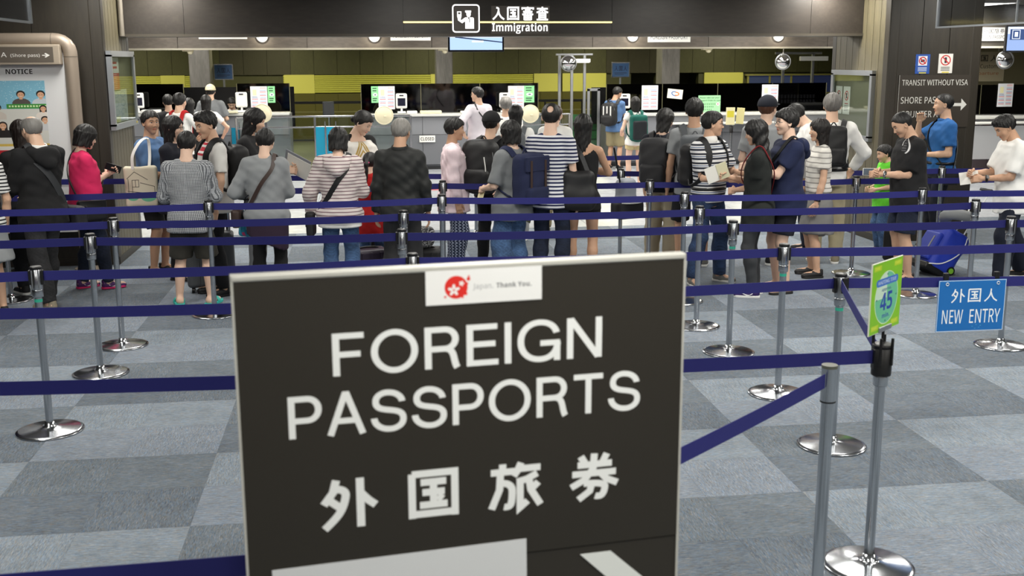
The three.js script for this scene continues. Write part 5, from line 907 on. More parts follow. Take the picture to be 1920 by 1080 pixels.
    const paint = (geo, kinds) => { const n = geo.attributes.position.count, c = new Float32Array(n * 3); for (let i = 0; i < n; i++) { const k = kinds ? kinds[i] : 0, v = k === 1 ? [tone[0] * 0.86, tone[1] * 0.55, tone[2] * 0.56] : k === 2 ? [hc.r * 0.6 + tone[0] * 0.12, hc.g * 0.6 + tone[1] * 0.12, hc.b * 0.6 + tone[2] * 0.12] : k === 3 ? [0.02, 0.012, 0.01] : k === 4 ? [0.7, 0.66, 0.62] : tone; c.set(v, i * 3); } geo.setAttribute('color', new THREE.BufferAttribute(c, 3)); return geo; };
    const hk = kid ? 'k' : fem ? 'f' : 'm', hd = headGeo(hk, far ? 0.034 : 0.0205), list = [paint(body), paint(hd.g.clone().applyMatrix4(Hm), hd.kindOf)];
    for (const a of arms) {
      const d = V().subVectors(a.W, a.E).normalize(), Y = d.clone().negate(), hint = V(...(a.spec.thumb ? [a.spec.thumb[0] * a.sg, a.spec.thumb[1], a.spec.thumb[2]] : d.y < -0.75 ? [0, 0, 1] : [-a.sg * 0.35, 1, 0.1]));
      const Z = hint.addScaledVector(Y, -hint.dot(Y)).normalize(), X = V().crossVectors(Y, Z), hg = handGeo(a.spec.hand || 'relaxed'), L = 0.104 * H;
      const m = M4().makeBasis(X, Y, Z).setPosition(a.W).multiply(M4().makeScale(L, L, L)); a.hm = m;
      list.push(paint((a.sg > 0 ? mirrored(hg) : hg.clone()).applyMatrix4(m)));
    }
    part('body', mergeGeometries(list), skinMat, g);
  }
  // ---- clothes
  const seedN = Math.abs(Math.round(o.x * 97 + o.z * 61)), wr = (amp) => (x, y, z) => amp * (0.75 * Math.sin(x * 19 + Math.sin(y * 13 + seedN) * 1.9) * Math.sin(y * 17 + z * 11 + seedN) + 0.55 * Math.sin(y * 43 + x * 38 + Math.sin(z * 21 + x * 17 + seedN) * 2.2) + 0.3 * Math.sin(y * 71 - x * 53 + z * 39 + seedN * 3));
  const uvOf = (geo) => { const p = geo.attributes.position, n = geo.attributes.normal, uv = new Float32Array(p.count * 2), v = V(); for (let i = 0; i < p.count; i++) { v.set(p.getX(i), p.getY(i), p.getZ(i)).applyMatrix4(Ti); const a = Math.atan2(v.x, v.z); uv[2 * i] = Math.abs(v.x) > 0.128 * H ? 1.0 + v.z + v.x * 0.2 : a * 0.15; uv[2 * i + 1] = v.y; } geo.setAttribute('uv', new THREE.BufferAttribute(uv, 2)); return geo; };
  const t = o.top;
  if (t) {
    const lo0 = t.loose ?? 0.014, hem = (t.hem ?? 0.47) * H - 0.515 * H, sl = t.sleeve ?? 0.62, neckY = t.low ? 0.29 : 0.322;
    const mk = (y) => { let i = 0; while (i < rings.length - 2 && y > rings[i + 1][0]) i++; const a = rings[i], b = rings[i + 1], u = Math.max(0, Math.min(1, (y - a[0]) / (b[0] - a[0]))); return [y, a[1] + (b[1] - a[1]) * u + lo0, a[2] + (b[2] - a[2]) * u + lo0, a[3] + (b[3] - a[3]) * u]; };
    const fl = t.flare || 0, ut = t.tuck ? 0 : 0.02, sr = [[hem, (t.tuck ? mk(hem)[1] : hw + lo0 + ut) + fl, 0.068 * H * B + lo0 + ut + fl, -0.004 * H], ...(hem < -0.03 * H ? [[-0.005 * H, hw + lo0 + ut + fl * 0.5, 0.069 * H * B + lo0 + ut + fl * 0.5, -0.006 * H]] : []), ...[0.09, 0.2, 0.255, 0.298].filter((y) => y * H > hem + 0.03).map((y) => mk(y * H)), [neckY * H, 0.047 * H, 0.044 * H, -0.01 * H]];
    if (t.waist) for (const r of sr) if (r[0] > 0 && r[0] < 0.15 * H) { r[1] += t.waist; r[2] += t.waist; }
    const prim = [ringField(sr, Ti, true, true)], er = t.armLoose ?? lo0;
    if (sl > 0) for (const a of arms) {
      const r0 = 0.0245 * H * (0.5 + 0.5 * B) + er, r1 = 0.022 * H + er * (sl < 1 ? 1.35 : 1); prim.push(cone(tp(a.sg * 0.03 * H, 0.318 * H, -0.01 * H), a.S, 0.016 * H + er * 0.4, r0 * 0.82));
      if (sl <= 1) prim.push(cone(a.S, a.S.clone().lerp(a.E, sl), r0, r1, true));
      else { prim.push(cone(a.S, a.E, r0, r1)); prim.push(cone(a.E, a.E.clone().lerp(a.W, sl - 1), r1, 0.0165 * H + er * 0.8, true)); }
    }
    const base = union(prim, 0.03), n = wr(t.wrinkle ?? 0.0035), cut = t.strap ? cone(tp(0, 0.33 * H, 0.0), tp(0, 0.2 * H, 0.0), 0.075 * H, 0.05 * H) : null;
    const f = cut ? (x, y, z) => smax(base(x, y, z) + n(x, y, z), -cut(x, y, z), 0.01) : (x, y, z) => base(x, y, z) + n(x, y, z);
    const m = 0.32 * H, lo = [-m, hipY + hem - 0.05, -m], hi = [m, 0.9 * H, m]; if (o.hip) { hi[1] = hipY + 0.4 * H; }
    for (const a of arms) for (const v of [a.E, a.W]) { lo[0] = Math.min(lo[0], v.x - 0.06); lo[1] = Math.min(lo[1], sl > 0 ? v.y - 0.06 : lo[1]); lo[2] = Math.min(lo[2], v.z - 0.06); hi[0] = Math.max(hi[0], v.x + 0.06); hi[2] = Math.max(hi[2], v.z + 0.06); hi[1] = Math.max(hi[1], v.y + 0.06); }
    const top = part(t.name || 'shirt', uvOf(polygonize(f, lo, hi, 0.0135 * q)), t.mat, g, t.label);
    if (t.collar) { const c = tp(0, (t.collar === 2 ? 0.325 : 0.317) * H, -0.008 * H), tor = new THREE.TorusGeometry(0.043 * H, 0.006 * H, 8, 24).scale(1, 1, t.collar === 2 ? 3.4 : 1.6).rotateX(Math.PI / 2 - 0.18 + (o.lean || 0) * D2R); tor.translate(c.x, c.y, c.z); part('collar', tor, t.collarMat || t.mat, top); }
    if (t.hood) { const hf = union([ellip(0, 0.285 * H, -0.085 * H, 0.075 * H, 0.05 * H, 0.03 * H), cone(V(0.06 * H, 0.31 * H, -0.04 * H), V(0, 0.25 * H, -0.1 * H), 0.028 * H, 0.03 * H), cone(V(-0.06 * H, 0.31 * H, -0.04 * H), V(0, 0.25 * H, -0.1 * H), 0.028 * H, 0.03 * H)], 0.03); part('hood', uvOf(polygonize(hf, [-0.13 * H, 0.17 * H, -0.17 * H], [0.13 * H, 0.37 * H, 0.03 * H], 0.012).applyMatrix4(Tm)), t.mat, top); }
    if (t.hemMat) { const b = part('undershirt', uvOf(polygonize(ringField([[hem - 0.05, hw + lo0, 0.066 * H * B + lo0, -0.004 * H], [hem + 0.03, hw + lo0 * 0.6, 0.066 * H * B + lo0 * 0.6, -0.004 * H]], Ti, true, true), [-0.3, hipY + hem - 0.1, -0.3], [0.3, hipY + hem + 0.08, 0.3], 0.014)), t.hemMat, g); }
  }
  const b = o.bottom;
  if (b) {
    const bl = b.loose ?? 0.016, prim = [], n = wr(b.wrinkle ?? 0.003), waist = 0.045 * H;
    if (b.kind === 'skirt') prim.push(ringField([[-b.len * H, hw * 1.02 + (b.flare ?? 0.05), 0.075 * H + (b.flare ?? 0.05), 0], [-0.06 * H, hw + bl + 0.016, 0.08 * H + bl, -0.004 * H], [waist, hw * 0.92 + bl * 0.6, 0.066 * H + bl * 0.6, 0]], Ti, true, true));
    else {
      prim.push(ringField([[-0.05 * H, hw * 0.93 + bl * 0.4, 0.062 * H * B + bl * 0.6, -0.004 * H], [0.0, hw + bl * 0.5, 0.069 * H * B + bl * 0.55, -0.008 * H], [waist, hw * 0.94 + bl * 0.5, 0.066 * H * B + bl * 0.5, 0]], Ti, true, false));
      for (const l of legs) {
        const k = b.len ?? 2, r0 = 0.048 * H * (0.5 + 0.5 * B) + bl * 0.4, cf = l.K.clone().lerp(l.A, 0.32).add(V(0, 0, -0.008 * H)), rk = 0.031 * H + bl * (b.wide || 1), ra = 0.023 * H + bl * (b.wide || 1);
        if (k <= 1) prim.push(cone(l.hj, l.hj.clone().lerp(l.K, k), r0, rk + 0.016, true));
        else prim.push(cone(l.hj, l.K, r0, rk), cone(l.K, cf, rk, rk + 0.002 * H), cone(cf, l.K.clone().lerp(l.A, k - 1), rk + 0.002 * H, rk + (ra - rk) * (k - 1), true));
      }
    }
    const base = union(prim, 0.022), f = (x, y, z) => base(x, y, z) + n(x, y, z), lo = [-0.3, 0.02, -0.35], hi = [0.3, hipY + 0.1, 0.4];
    for (const l of legs) for (const v of [l.K, l.A]) { lo[0] = Math.min(lo[0], v.x - 0.12); hi[0] = Math.max(hi[0], v.x + 0.12); lo[2] = Math.min(lo[2], v.z - 0.12); hi[2] = Math.max(hi[2], v.z + 0.12); hi[1] = Math.max(hi[1], v.y + 0.1); }
    const bm = part(b.name || (b.kind === 'skirt' ? 'skirt' : (b.len ?? 2) <= 1 ? 'shorts' : 'trousers'), uvOf(polygonize(f, lo, hi, 0.0145 * q)), b.mat, g, b.label);
    if (b.belt) { const c = tp(0, 0.05 * H, 0), bt = new THREE.TorusGeometry(1, 0.06, 6, 40).scale(hw + bl, (0.068 * H * B + bl), 0.28).rotateX(Math.PI / 2); bt.translate(c.x, c.y, c.z); part('belt', bt, blackPlastic, bm); }
  }
  // ---- shoes
  if (o.shoes) for (const l of legs) {
    const s = o.shoes, sg = shoeGeo(s.kind === 'flat' ? 'flat' : 'sneaker'), L = 0.155 * H * (s.k || 1), m = M4().makeTranslation(l.A.x, Math.max(0, l.A.y - 0.043 * H), l.A.z).multiply(M4().makeRotationY(l.yaw)).multiply(M4().makeScale(L, L, L));
    const isSandal = s.kind === 'sandal', sm = part(isSandal ? 'sandal' : 'shoe', (isSandal ? sg.sole : sg.upper).clone().applyMatrix4(m), isSandal ? s.sole || s.mat : s.mat, g, s.label);
    if (isSandal) part('strap', sg.strap.clone().applyMatrix4(m), s.mat, sm); else part('sole', sg.sole.clone().applyMatrix4(m), s.sole || whitePlastic, sm);
    if (s.mark) { const pts = [V(0.148, 0.17, -0.02), V(0.155, 0.1, 0.12), V(0.152, 0.13, 0.26), V(0.148, 0.19, 0.4)]; for (const sd of [1, -1]) part('side_mark', new THREE.TubeGeometry(new THREE.CatmullRomCurve3(pts.map((p) => V(p.x * sd + 0.005, p.y, p.z))), 12, 0.018, 5).applyMatrix4(m), s.mark, sm); }
  }
  // ---- hair, cap, glasses
  if (o.hair) { const hg = hairGeo(o.hair, far ? 0.042 : 0.027, o.hs || 1), m = part('hair', hg, hairMat(o.hairC ?? BLACK_HAIR), g, o.hairLabel); m.applyMatrix4(Hm); }
  if (o.cap) { const m = part('cap', capGeo(0.032), o.cap, g, o.capLabel); if (o.capBack) m.applyMatrix4(M4().makeTranslation(0, 0, -0.12).multiply(M4().makeRotationY(Math.PI))); m.applyMatrix4(Hm); }
  if (o.glasses) {
    const rim = (s) => new THREE.TorusGeometry(0.082, 0.01, 6, 20).scale(1, 0.78, 1).translate(s * 0.125, 0.02, 0.38), arm = (s) => rod(V(s * 0.2, 0.03, 0.375), V(s * 0.335, 0.03, -0.02), 0.01, 6);
    part('glasses', join([rim(1), rim(-1), arm(1), arm(-1), rod(V(-0.045, 0.03, 0.385), V(0.045, 0.03, 0.385), 0.01, 6)]), std(o.glasses, 0.35), g).applyMatrix4(Hm);
  }
  if (o.hairTie) part('hair_tie', new THREE.TorusGeometry(0.1, 0.035, 8, 16).rotateX(0.9).translate(0, -0.02, -0.62), o.hairTie, g).applyMatrix4(Hm);
  return { g, H, B, Tm, Ti, Hm, rings, arms, hipY, o, hw };
}
// point on the torso surface: angle 0 = front, 90 = own left, at height y (fraction of H above the hip)
function onTorso(p, deg, y, off) {
  const Y = y * p.H, r = p.rings; let i = 0; while (i < r.length - 2 && Y > r[i + 1][0]) i++;
  const a = r[i], b = r[i + 1], u = Math.max(0, Math.min(1, (Y - a[0]) / (b[0] - a[0]))), w = a[1] + (b[1] - a[1]) * u + off, d = a[2] + (b[2] - a[2]) * u + off, t = deg * D2R;
  return V(Math.sin(t) * w, Y, Math.cos(t) * d + a[3]);
}
function strapGeo(p, list, width, off = 0.022, thick = 0.008) {   // list of [deg, y] or Vector3 in torso space
  const pts = curvePts(list.map((k) => (k.isVector3 ? k : onTorso(p, k[0], k[1], k[2] ?? off))), 44), c = V(0, 0.2 * p.H, 0);
  return ribbon(pts, width, thick, (q) => V().subVectors(q, c)).applyMatrix4(p.Tm);
}
// things a person wears or holds are things of their own, placed in the wearer's frame
function worn(p, name, label, category, group) { const t = thing(name, label, category, [p.g.position.x, 0, p.g.position.z], p.g.rotation.y, group); return t; }
function crossStrap(p, label, mat, width, path, extra) { const t = worn(p, 'shoulder_bag', label, 'bag'); part('strap', strapGeo(p, path, width), mat, t); if (extra) extra(t); return t; }
const overLeft = [[-150, 0.06], [180, 0.16], [140, 0.27], V(0, 0, 0)];
function backpack(p, label, o) {   // w, h, d in metres, y = top height fraction above the hip
  const t = worn(p, 'backpack', label, 'backpack'), H = p.H, w = o.w || 0.3, h = o.h || 0.44, d = o.d || 0.17, top = (o.top ?? 0.3) * H, cy = top - h / 2, back = 0.062 * H * p.B + 0.028, cz = -back - d / 2;
  const sx = o.shift || 0, n = (x, y, z) => 0.004 * Math.sin(x * 31 + y * 17) * Math.sin(y * 27 + z * 9);
  const main = boxS(sx, cy, cz, w / 2, h / 2, d / 2, Math.min(d, w) * 0.38), bulge = ellip(sx, cy - h * 0.05, cz - d * 0.12, w * 0.47, h * 0.46, d * 0.5);
  part('main_compartment', uvBox(polygonize((x, y, z) => smin(main(x, y, z), bulge(x, y, z), 0.04) + n(x, y, z), [sx - w * 0.7, cy - h * 0.65, cz - d * 0.8], [sx + w * 0.7, cy + h * 0.65, cz + d * 0.8], 0.013)).applyMatrix4(p.Tm), o.mat, t);
  const ph = h * (o.pocketH || 0.42), pf = boxS(sx, cy - h / 2 + ph / 2 + h * 0.06, cz - d * 0.5, w * 0.4, ph / 2, d * 0.24, d * 0.2);
  part('front_pocket', uvBox(polygonize((x, y, z) => pf(x, y, z) + n(x, y, z), [sx - w * 0.55, cy - h * 0.6, cz - d * 1.1], [sx + w * 0.55, cy + h * 0.3, cz], 0.013)).applyMatrix4(p.Tm), o.pocketMat || o.mat, t);
  for (const s of [1, -1]) { if (o.oneStrap && o.oneStrap !== s) continue; part('shoulder_strap', strapGeo(p, [V(s * 0.055 * H + sx * 0.5, top - 0.03, -back + 0.01), V(s * 0.068 * H, 0.325 * H + 0.012, -0.035 * H), V(s * 0.076 * H, 0.325 * H + 0.01, 0.012 * H), [s * 42, 0.25, 0.03], [s * 52, 0.17, 0.028], [s * 75, 0.1, 0.026], [s * 120, 0.06, 0.03], V(s * w * 0.42 + sx, cy - h * 0.36, -back)], o.strapW || 0.055, 0.025, 0.012), o.strapMat || o.mat, t); }
  const hp = curvePts([V(sx - 0.035, top - 0.012, cz + d * 0.3), V(sx, top + 0.03, cz + d * 0.3), V(sx + 0.035, top - 0.012, cz + d * 0.3)], 12); part('handle', new THREE.TubeGeometry(new THREE.CatmullRomCurve3(hp), 12, 0.007, 6).applyMatrix4(p.Tm), o.strapMat || o.mat, t);
  part('zip', new THREE.TubeGeometry(new THREE.CatmullRomCurve3(curvePts([V(sx - w * 0.46, cy - h * 0.1, cz - d * 0.25), V(sx - w * 0.4, cy + h * 0.36, cz - d * 0.3), V(sx, cy + h * 0.47, cz - d * 0.3), V(sx + w * 0.4, cy + h * 0.36, cz - d * 0.3), V(sx + w * 0.46, cy - h * 0.1, cz - d * 0.25)], 24)), 30, 0.005, 5).applyMatrix4(p.Tm), o.zipMat || steelDull, t);
  if (o.extra) o.extra(t, { sx, cy, cz, w, h, d, top, back });
  return t;
}
function uvBox(g) { const p = g.attributes.position, uv = new Float32Array(p.count * 2); for (let i = 0; i < p.count; i++) { uv[2 * i] = p.getX(i) + p.getZ(i); uv[2 * i + 1] = p.getY(i); } g.setAttribute('uv', new THREE.BufferAttribute(uv, 2)); return g; }
// an item laid in a hand: box centred off the palm
function inHand(p, side, name, label, category, geo, mat, off = [0.04, -0.07, 0.02], rot = [0, 0, 0]) {
  const t = worn(p, name, label, category), m = p.arms[side === 'L' ? 0 : 1].hm.clone(); const s = V(), q = new THREE.Quaternion(), pos = V(); m.decompose(pos, q, s);
  const mm = M4().compose(pos, q, V(1, 1, 1)).multiply(M4().makeTranslation((side === 'L' ? -1 : 1) * off[0], off[1], off[2])).multiply(M4().makeRotationFromEuler(new THREE.Euler(...rot)));
  (Array.isArray(geo) ? geo : [[name === 'phone' ? 'case' : 'cover', geo, mat]]).forEach(([n, gg, mt]) => part(n, gg.clone().applyMatrix4(mm), mt, t)); return t;
}
// ================================================================ FABRICS
function fabricTex(w, h, draw, pu, pv) { const t = canvasTex(w, h, draw); t.wrapS = t.wrapT = THREE.RepeatWrapping; t.repeat.set(1 / pu, 1 / pv); return t; }
const stripeMat = (bg, bands, period) => cloth(0xffffff, { bumpMap: null, map: fabricTex(8, 128, (c, w, h) => { c.fillStyle = bg; c.fillRect(0, 0, w, h); for (const [a, b, col] of bands) { c.fillStyle = col; c.fillRect(0, a * h, w, (b - a) * h); } }, 1, period) });
const checkMat = (bg, l1, period, al = 0.6) => cloth(0xffffff, { bumpMap: null, map: fabricTex(64, 64, (c, w, h) => { c.fillStyle = bg; c.fillRect(0, 0, w, h); c.globalAlpha = al; c.fillStyle = l1; c.fillRect(0, 0, w, h * 0.45); c.fillRect(0, 0, w * 0.45, h); }, period, period) });
const denim = (c) => cloth(c, { map: once('denim', () => { srand(91); const a = noiseTile(128, 16, 92); return dataTex(128, (x, y) => { const v = 178 + (a[y * 128 + x] - 0.5) * 60 + (rnd() - 0.5) * 46 + ((x + y) % 4 < 2 ? 8 : -8); return [cl8(v), cl8(v), cl8(v * 1.02)]; }); }) });
const patternTex = fabricTex(128, 128, (c, w, h) => { c.fillStyle = '#1c2740'; c.fillRect(0, 0, w, h); c.strokeStyle = '#aab4c8'; c.lineWidth = 7; for (let i = -1; i < 5; i++) for (let j = -1; j < 5; j++) { c.beginPath(); c.moveTo(i * 32, j * 32); c.lineTo(i * 32 + 20, j * 32 + 16); c.lineTo(i * 32, j * 32 + 26); c.stroke(); } }, 0.12, 0.12);
const F = {
  black: cloth(0x111113), black2: cloth(0x1a1a1c), navy: cloth(0x141b33), navyDark: cloth(0x10131f), charcoal: cloth(0x28282a), grey: cloth(0x777a7c), greyMarl: cloth(0x8d9092), white: cloth(0xecebe7), lilac: cloth(0xcfc8cf), pink: cloth(0xe62c66), blueTee: cloth(0x5677a3), blueShirt: cloth(0x225a97), khaki: cloth(0x8d8263), beige: cloth(0xa79c85), khakiLight: cloth(0xb0a688), cargo: cloth(0x32302a), purple: cloth(0x2c1c2e), red: cloth(0xb01616), green: cloth(0x5fc62c), teal: cloth(0x14594f), darkTeal: cloth(0x23262a), cream: cloth(0xcfc5a2), yellow: cloth(0xc9b98a),
  jean: denim(0x5b7fae), jeanMid: denim(0x3f5a85), jeanDark: denim(0x232f49), jeanBlack: denim(0x15171c), jeanGrey: denim(0x3a3a3c),
  check: checkMat('#c9cccf', '#22262c', 0.013, 0.55), pinkCheck: checkMat('#f6e9ec', '#e3b3c3', 0.012, 0.25),
  pinkStripe: stripeMat('#d9cfcb', [[0, 0.26, '#7a5b63']], 0.03), navyStripe: stripeMat('#d6d7da', [[0, 0.46, '#1b2247']], 0.034),
  polo: stripeMat('#dcdcdc', [[0, 0.2, '#1f2430'], [0.32, 0.42, '#5a6a86'], [0.52, 0.74, '#2a2f3c']], 0.085), greyStripe: stripeMat('#d6d3cc', [[0, 0.2, '#8b8884']], 0.05),
  pattern: cloth(0xffffff, { map: patternTex, bumpMap: null }),
};
const printMat = (bg, draw) => cloth(0xffffff, { bumpMap: null, map: fabricTex(512, 512, (c, w, h) => { c.fillStyle = bg; c.fillRect(0, 0, w, h); draw(c, w, h); }, 2, 1) });   // u 0 = front centre, wraps at 2 m; v 0 = hip
const sneaker = { grey: std(0x6d6c68, 0.7), blackS: std(0x101012, 0.6), purple: std(0x2a1458, 0.6), pinkPurple: std(0x4a1c5e, 0.6), beige: std(0x8b826e, 0.7) };
const pinkSole = std(0xd8286a, 0.5), whiteSole = std(0xd6d5d0, 0.5), darkSole = std(0x1b1a19, 0.6), turquoise = std(0x36b9ac, 0.5), swoosh = std(0xe8e8ea, 0.5);
const hold = (x, y, z) => ({ w: [x, y, z], hand: 'hold' });
const GREY_HAIR = 0x6f6c68, BROWN = 0x2a1910;
const C = {};
// ================================================================ LEFT GROUP
C.hoodie = person({ label: 'balding man in a black hooded jacket facing away at the left edge', x: -2.78, z: -10.05, face: -48, H: 1.68, build: 1.08, skin: 'b', hair: 'bald', hairC: 0x7d7a76, nod: 12, top: { mat: F.black, sleeve: 1.95, loose: 0.03, hood: 1, hem: 0.45, wrinkle: 0.006, name: 'hooded_jacket', collar: 2, collarMat: F.white }, bottom: { mat: F.jeanGrey, loose: 0.026 }, shoes: { mat: sneaker.beige }, feet: [[0.07, -0.1, 12], [0.06, 0.1, 10]], L: hold(0.06, 0.6, 0.2), R: hold(0.07, 0.58, 0.19) });
C.brownHair = person({ label: 'woman with long brown hair hidden behind the balding man', x: -3.1, z: -10.75, face: -35, H: 1.6, fem: 1, hair: 'long', hairC: 0x1c120d, skin: 'b', top: { mat: F.black2, sleeve: 1.8, hem: 0.46 }, bottom: { mat: F.jeanBlack }, shoes: { mat: sneaker.blackS }, L: hold(0.12, 0.66, 0.2), R: hold(0.02, 0.62, 0.2) });
C.edge = person({ label: 'woman in striped tee and grey skirt cut by the left edge', x: -3.17, z: -9.72, face: -40, H: 1.58, fem: 1, hair: 'chin', top: { mat: stripeMat('#d8d8d6', [[0, 0.4, '#17181c']], 0.03), sleeve: 0.8 }, bottom: { kind: 'skirt', len: 0.2, flare: 0.07, mat: F.greyMarl }, shoes: { mat: sneaker.blackS, sole: darkSole }, L: hold(0.1, 0.62, 0.18) });
C.pinkTee = person({ label: 'woman in a bright pink tee shirt with black bob holding a phone', x: -2.6, z: -10.85, face: 62, H: 1.555, fem: 1, build: 1.1, hair: 'bob', skin: 'd', nod: 14, glasses: 0x1a1a1a, top: { mat: F.pink, sleeve: 0.72, loose: 0.02, hem: 0.45, waist: 0.015 }, bottom: { mat: F.jeanDark }, shoes: { mat: sneaker.pinkPurple, sole: pinkSole, mark: swoosh }, feet: [[0.06, -0.04, 5], [0.06, 0.08, 5]], L: hold(0.0, 0.705, 0.145), R: hold(-0.01, 0.695, 0.135) });
C.blueTee = person({ label: 'man in a light blue tee shirt looking towards the camera', x: -2.1, z: -11.58, face: 112, look: -32, H: 1.64, build: 1.12, belly: 1.2, skin: 'c', hair: 'short', top: { mat: F.blueTee, sleeve: 0.75, loose: 0.022, hem: 0.46 }, bottom: { mat: F.black, len: 0.95, loose: 0.03 }, shoes: { mat: sneaker.blackS, sole: darkSole }, R: hold(0.04, 0.6, 0.17), L: hold(0.06, 0.6, 0.15) });
C.navyWoman = person({ label: 'woman with glasses and long black hair in a dark navy top', x: -1.84, z: -11.25, face: 104, H: 1.6, fem: 1, skin: 'd', hair: 'long', glasses: 0x2a1114, top: { mat: F.navyDark, sleeve: 1.8, loose: 0.02, hem: 0.42 }, bottom: { mat: F.black }, shoes: { mat: sneaker.blackS, sole: darkSole }, L: hold(0.08, 0.63, 0.16), R: hold(0.05, 0.62, 0.16) });
C.checkBoy = person({ label: 'boy in a grey checked shirt and cargo shorts seen from behind', x: -1.52, z: -9.97, face: 4, H: 1.53, build: 1.08, skin: 'd', hair: 'short', hs: 3, nod: 10, top: { mat: F.check, sleeve: 1.92, loose: 0.026, hem: 0.44, flare: 0.012, collar: 1, wrinkle: 0.005 }, bottom: { mat: F.cargo, len: 1, loose: 0.04 }, shoes: { kind: 'sandal', mat: turquoise, sole: turquoise, k: 1.2, label: 'turquoise slipper' }, feet: [[0.09, 0, 16], [0.09, 0, 16]], L: hold(0.1, 0.6, 0.16), R: hold(0.1, 0.6, 0.16) });
C.redPrint = person({ label: 'young man in a white tee with red print and black backpack', x: -1.36, z: -10.42, face: -116, look: 12, nod: 14, H: 1.69, skin: 'a', hair: 'spiky', hs: 2, top: { mat: printMat('#d6d5d1', (c) => { c.fillStyle = '#b8283a'; c.font = 'bold 60px sans-serif'; c.save(); for (const ox of [0, 512]) { c.fillRect(ox - 40, 180, 76, 14); c.fillRect(ox - 34, 204, 64, 22); c.fillRect(ox - 40, 236, 76, 10); c.fillRect(ox - 30, 256, 50, 18); c.fillRect(ox - 40, 284, 70, 10); } c.restore(); }), sleeve: 0.7, loose: 0.018, hem: 0.46 }, bottom: { mat: F.jeanBlack }, shoes: { mat: sneaker.blackS, sole: darkSole }, L: { w: [0.14, 0.47, 0.05] }, R: hold(0.1, 0.58, 0.15) });
C.blackTop = person({ label: 'woman with long hair in a black top holding papers', x: -1.1, z: -11.35, face: 105, look: 8, nod: 14, H: 1.67, fem: 1, skin: 'b', hair: 'long', hs: 4, top: { mat: F.black2, sleeve: 1.9, loose: 0.024 }, bottom: { mat: F.greyMarl, loose: 0.006 }, shoes: { mat: sneaker.blackS }, L: hold(0.05, 0.66, 0.22), R: hold(0.03, 0.64, 0.22) });
C.sweater = person({ label: 'woman in a grey sweater with a purple cardigan tied around her waist', x: -0.86, z: -10.0, face: 8, nod: 22, H: 1.55, fem: 1, build: 1.12, skin: 'd', hair: 'short', hs: 5, top: { mat: F.greyMarl, sleeve: 1.9, loose: 0.026, hem: 0.47, collar: 1, wrinkle: 0.005 }, bottom: { mat: F.black, loose: 0.008 }, shoes: { mat: sneaker.blackS }, L: hold(0.145, 0.615, 0.12), R: hold(0.06, 0.63, 0.19) });
part('tied_cardigan', (() => { const p = C.sweater, H = p.H; const f = ringField([[-0.2 * H, 0.115 * H, 0.09 * H, -0.02 * H], [-0.06 * H, 0.118 * H, 0.092 * H, -0.012 * H], [0.0, 0.114 * H, 0.09 * H, -0.008 * H]], p.Ti, true, true); return polygonize((x, y, z) => Math.max(f(x, y, z) + 0.004 * Math.sin(x * 40 + y * 9), (0.36 * H - y) + x * 0.45), [-0.3, 0.2, -0.3], [0.3, 0.9, 0.3], 0.0145); })(), F.purple, C.sweater.g, 'purple cardigan');
C.necklace = person({ label: 'woman in a white top with gold necklace looking down', x: -0.06, z: -11.32, face: 150, look: 30, nod: 30, H: 1.66, fem: 1, build: 1.08, skin: 'd', hair: 'bun', top: { mat: printMat('#0f0f11', (c) => { c.fillStyle = '#d3d0ca'; c.fillRect(0, 0, 46, 512); c.fillRect(512 - 46, 0, 46, 512); c.strokeStyle = '#a58a4a'; c.lineWidth = 5; for (const k of [0, 512]) for (let i = 0; i < 3; i++) { c.beginPath(); c.moveTo(k - 26 + i * 5, 350); c.lineTo(k, 300 - 70 + i * 40); c.lineTo(k + 26 - i * 5, 350); c.stroke(); } }), sleeve: 1.6, loose: 0.022, low: 1 }, bottom: { mat: F.black }, shoes: { mat: sneaker.blackS }, L: hold(0.06, 0.62, 0.2), R: hold(0.1, 0.6, 0.16) });
C.stripeHoodie = person({ label: 'woman in a pink and white striped hoodie and blue jeans seen from behind', x: -0.22, z: -9.98, face: 4, nod: 12, look: -8, H: 1.55, fem: 1, build: 1.14, skin: 'd', hair: 'bob', hs: 6, top: { mat: F.pinkStripe, sleeve: 1.9, loose: 0.032, hem: 0.47, hood: 1, hemMat: F.white, wrinkle: 0.006 }, bottom: { mat: F.jean, loose: 0.018 }, shoes: { mat: sneaker.grey }, L: { w: [0.17, 0.5, 0.05], pole: [1, 0, -0.6] }, R: hold(0.08, 0.62, 0.18) });
C.girl = person({ label: 'small girl with a pink hair tie in a red dress', x: 0.06, z: -10.95, face: 18, nod: 8, H: 1.25, kid: 1, fem: 1, skin: 'd', hair: 'tail', hairTie: std(0xe03a86, 0.5), top: { mat: F.red, sleeve: 0.5, loose: 0.02, hem: 0.36, flare: 0.03 }, bottom: { mat: F.jean, len: 1.25, loose: 0.016 }, shoes: { mat: sneaker.grey }, R: hold(0.04, 0.66, 0.2), L: hold(0.05, 0.64, 0.2) });
C.oldMan = person({ label: 'grey haired old man in a dark jacket seen from behind', x: 0.33, z: -9.98, face: 10, look: -14, nod: 6, H: 1.62, build: 1.0, skin: 'c', hair: 'short', hs: 7, hairC: 0x83807b, top: { mat: cloth(0x191b1a, { roughness: 0.7 }), sleeve: 1.95, loose: 0.03, armLoose: 0.02, hem: 0.46, collar: 2, wrinkle: 0.007, name: 'jacket' }, bottom: { mat: F.charcoal, loose: 0.026 }, shoes: { mat: sneaker.blackS, sole: darkSole }, L: { w: [0.15, 0.44, 0.03] }, R: { w: [0.15, 0.45, 0.03] } });
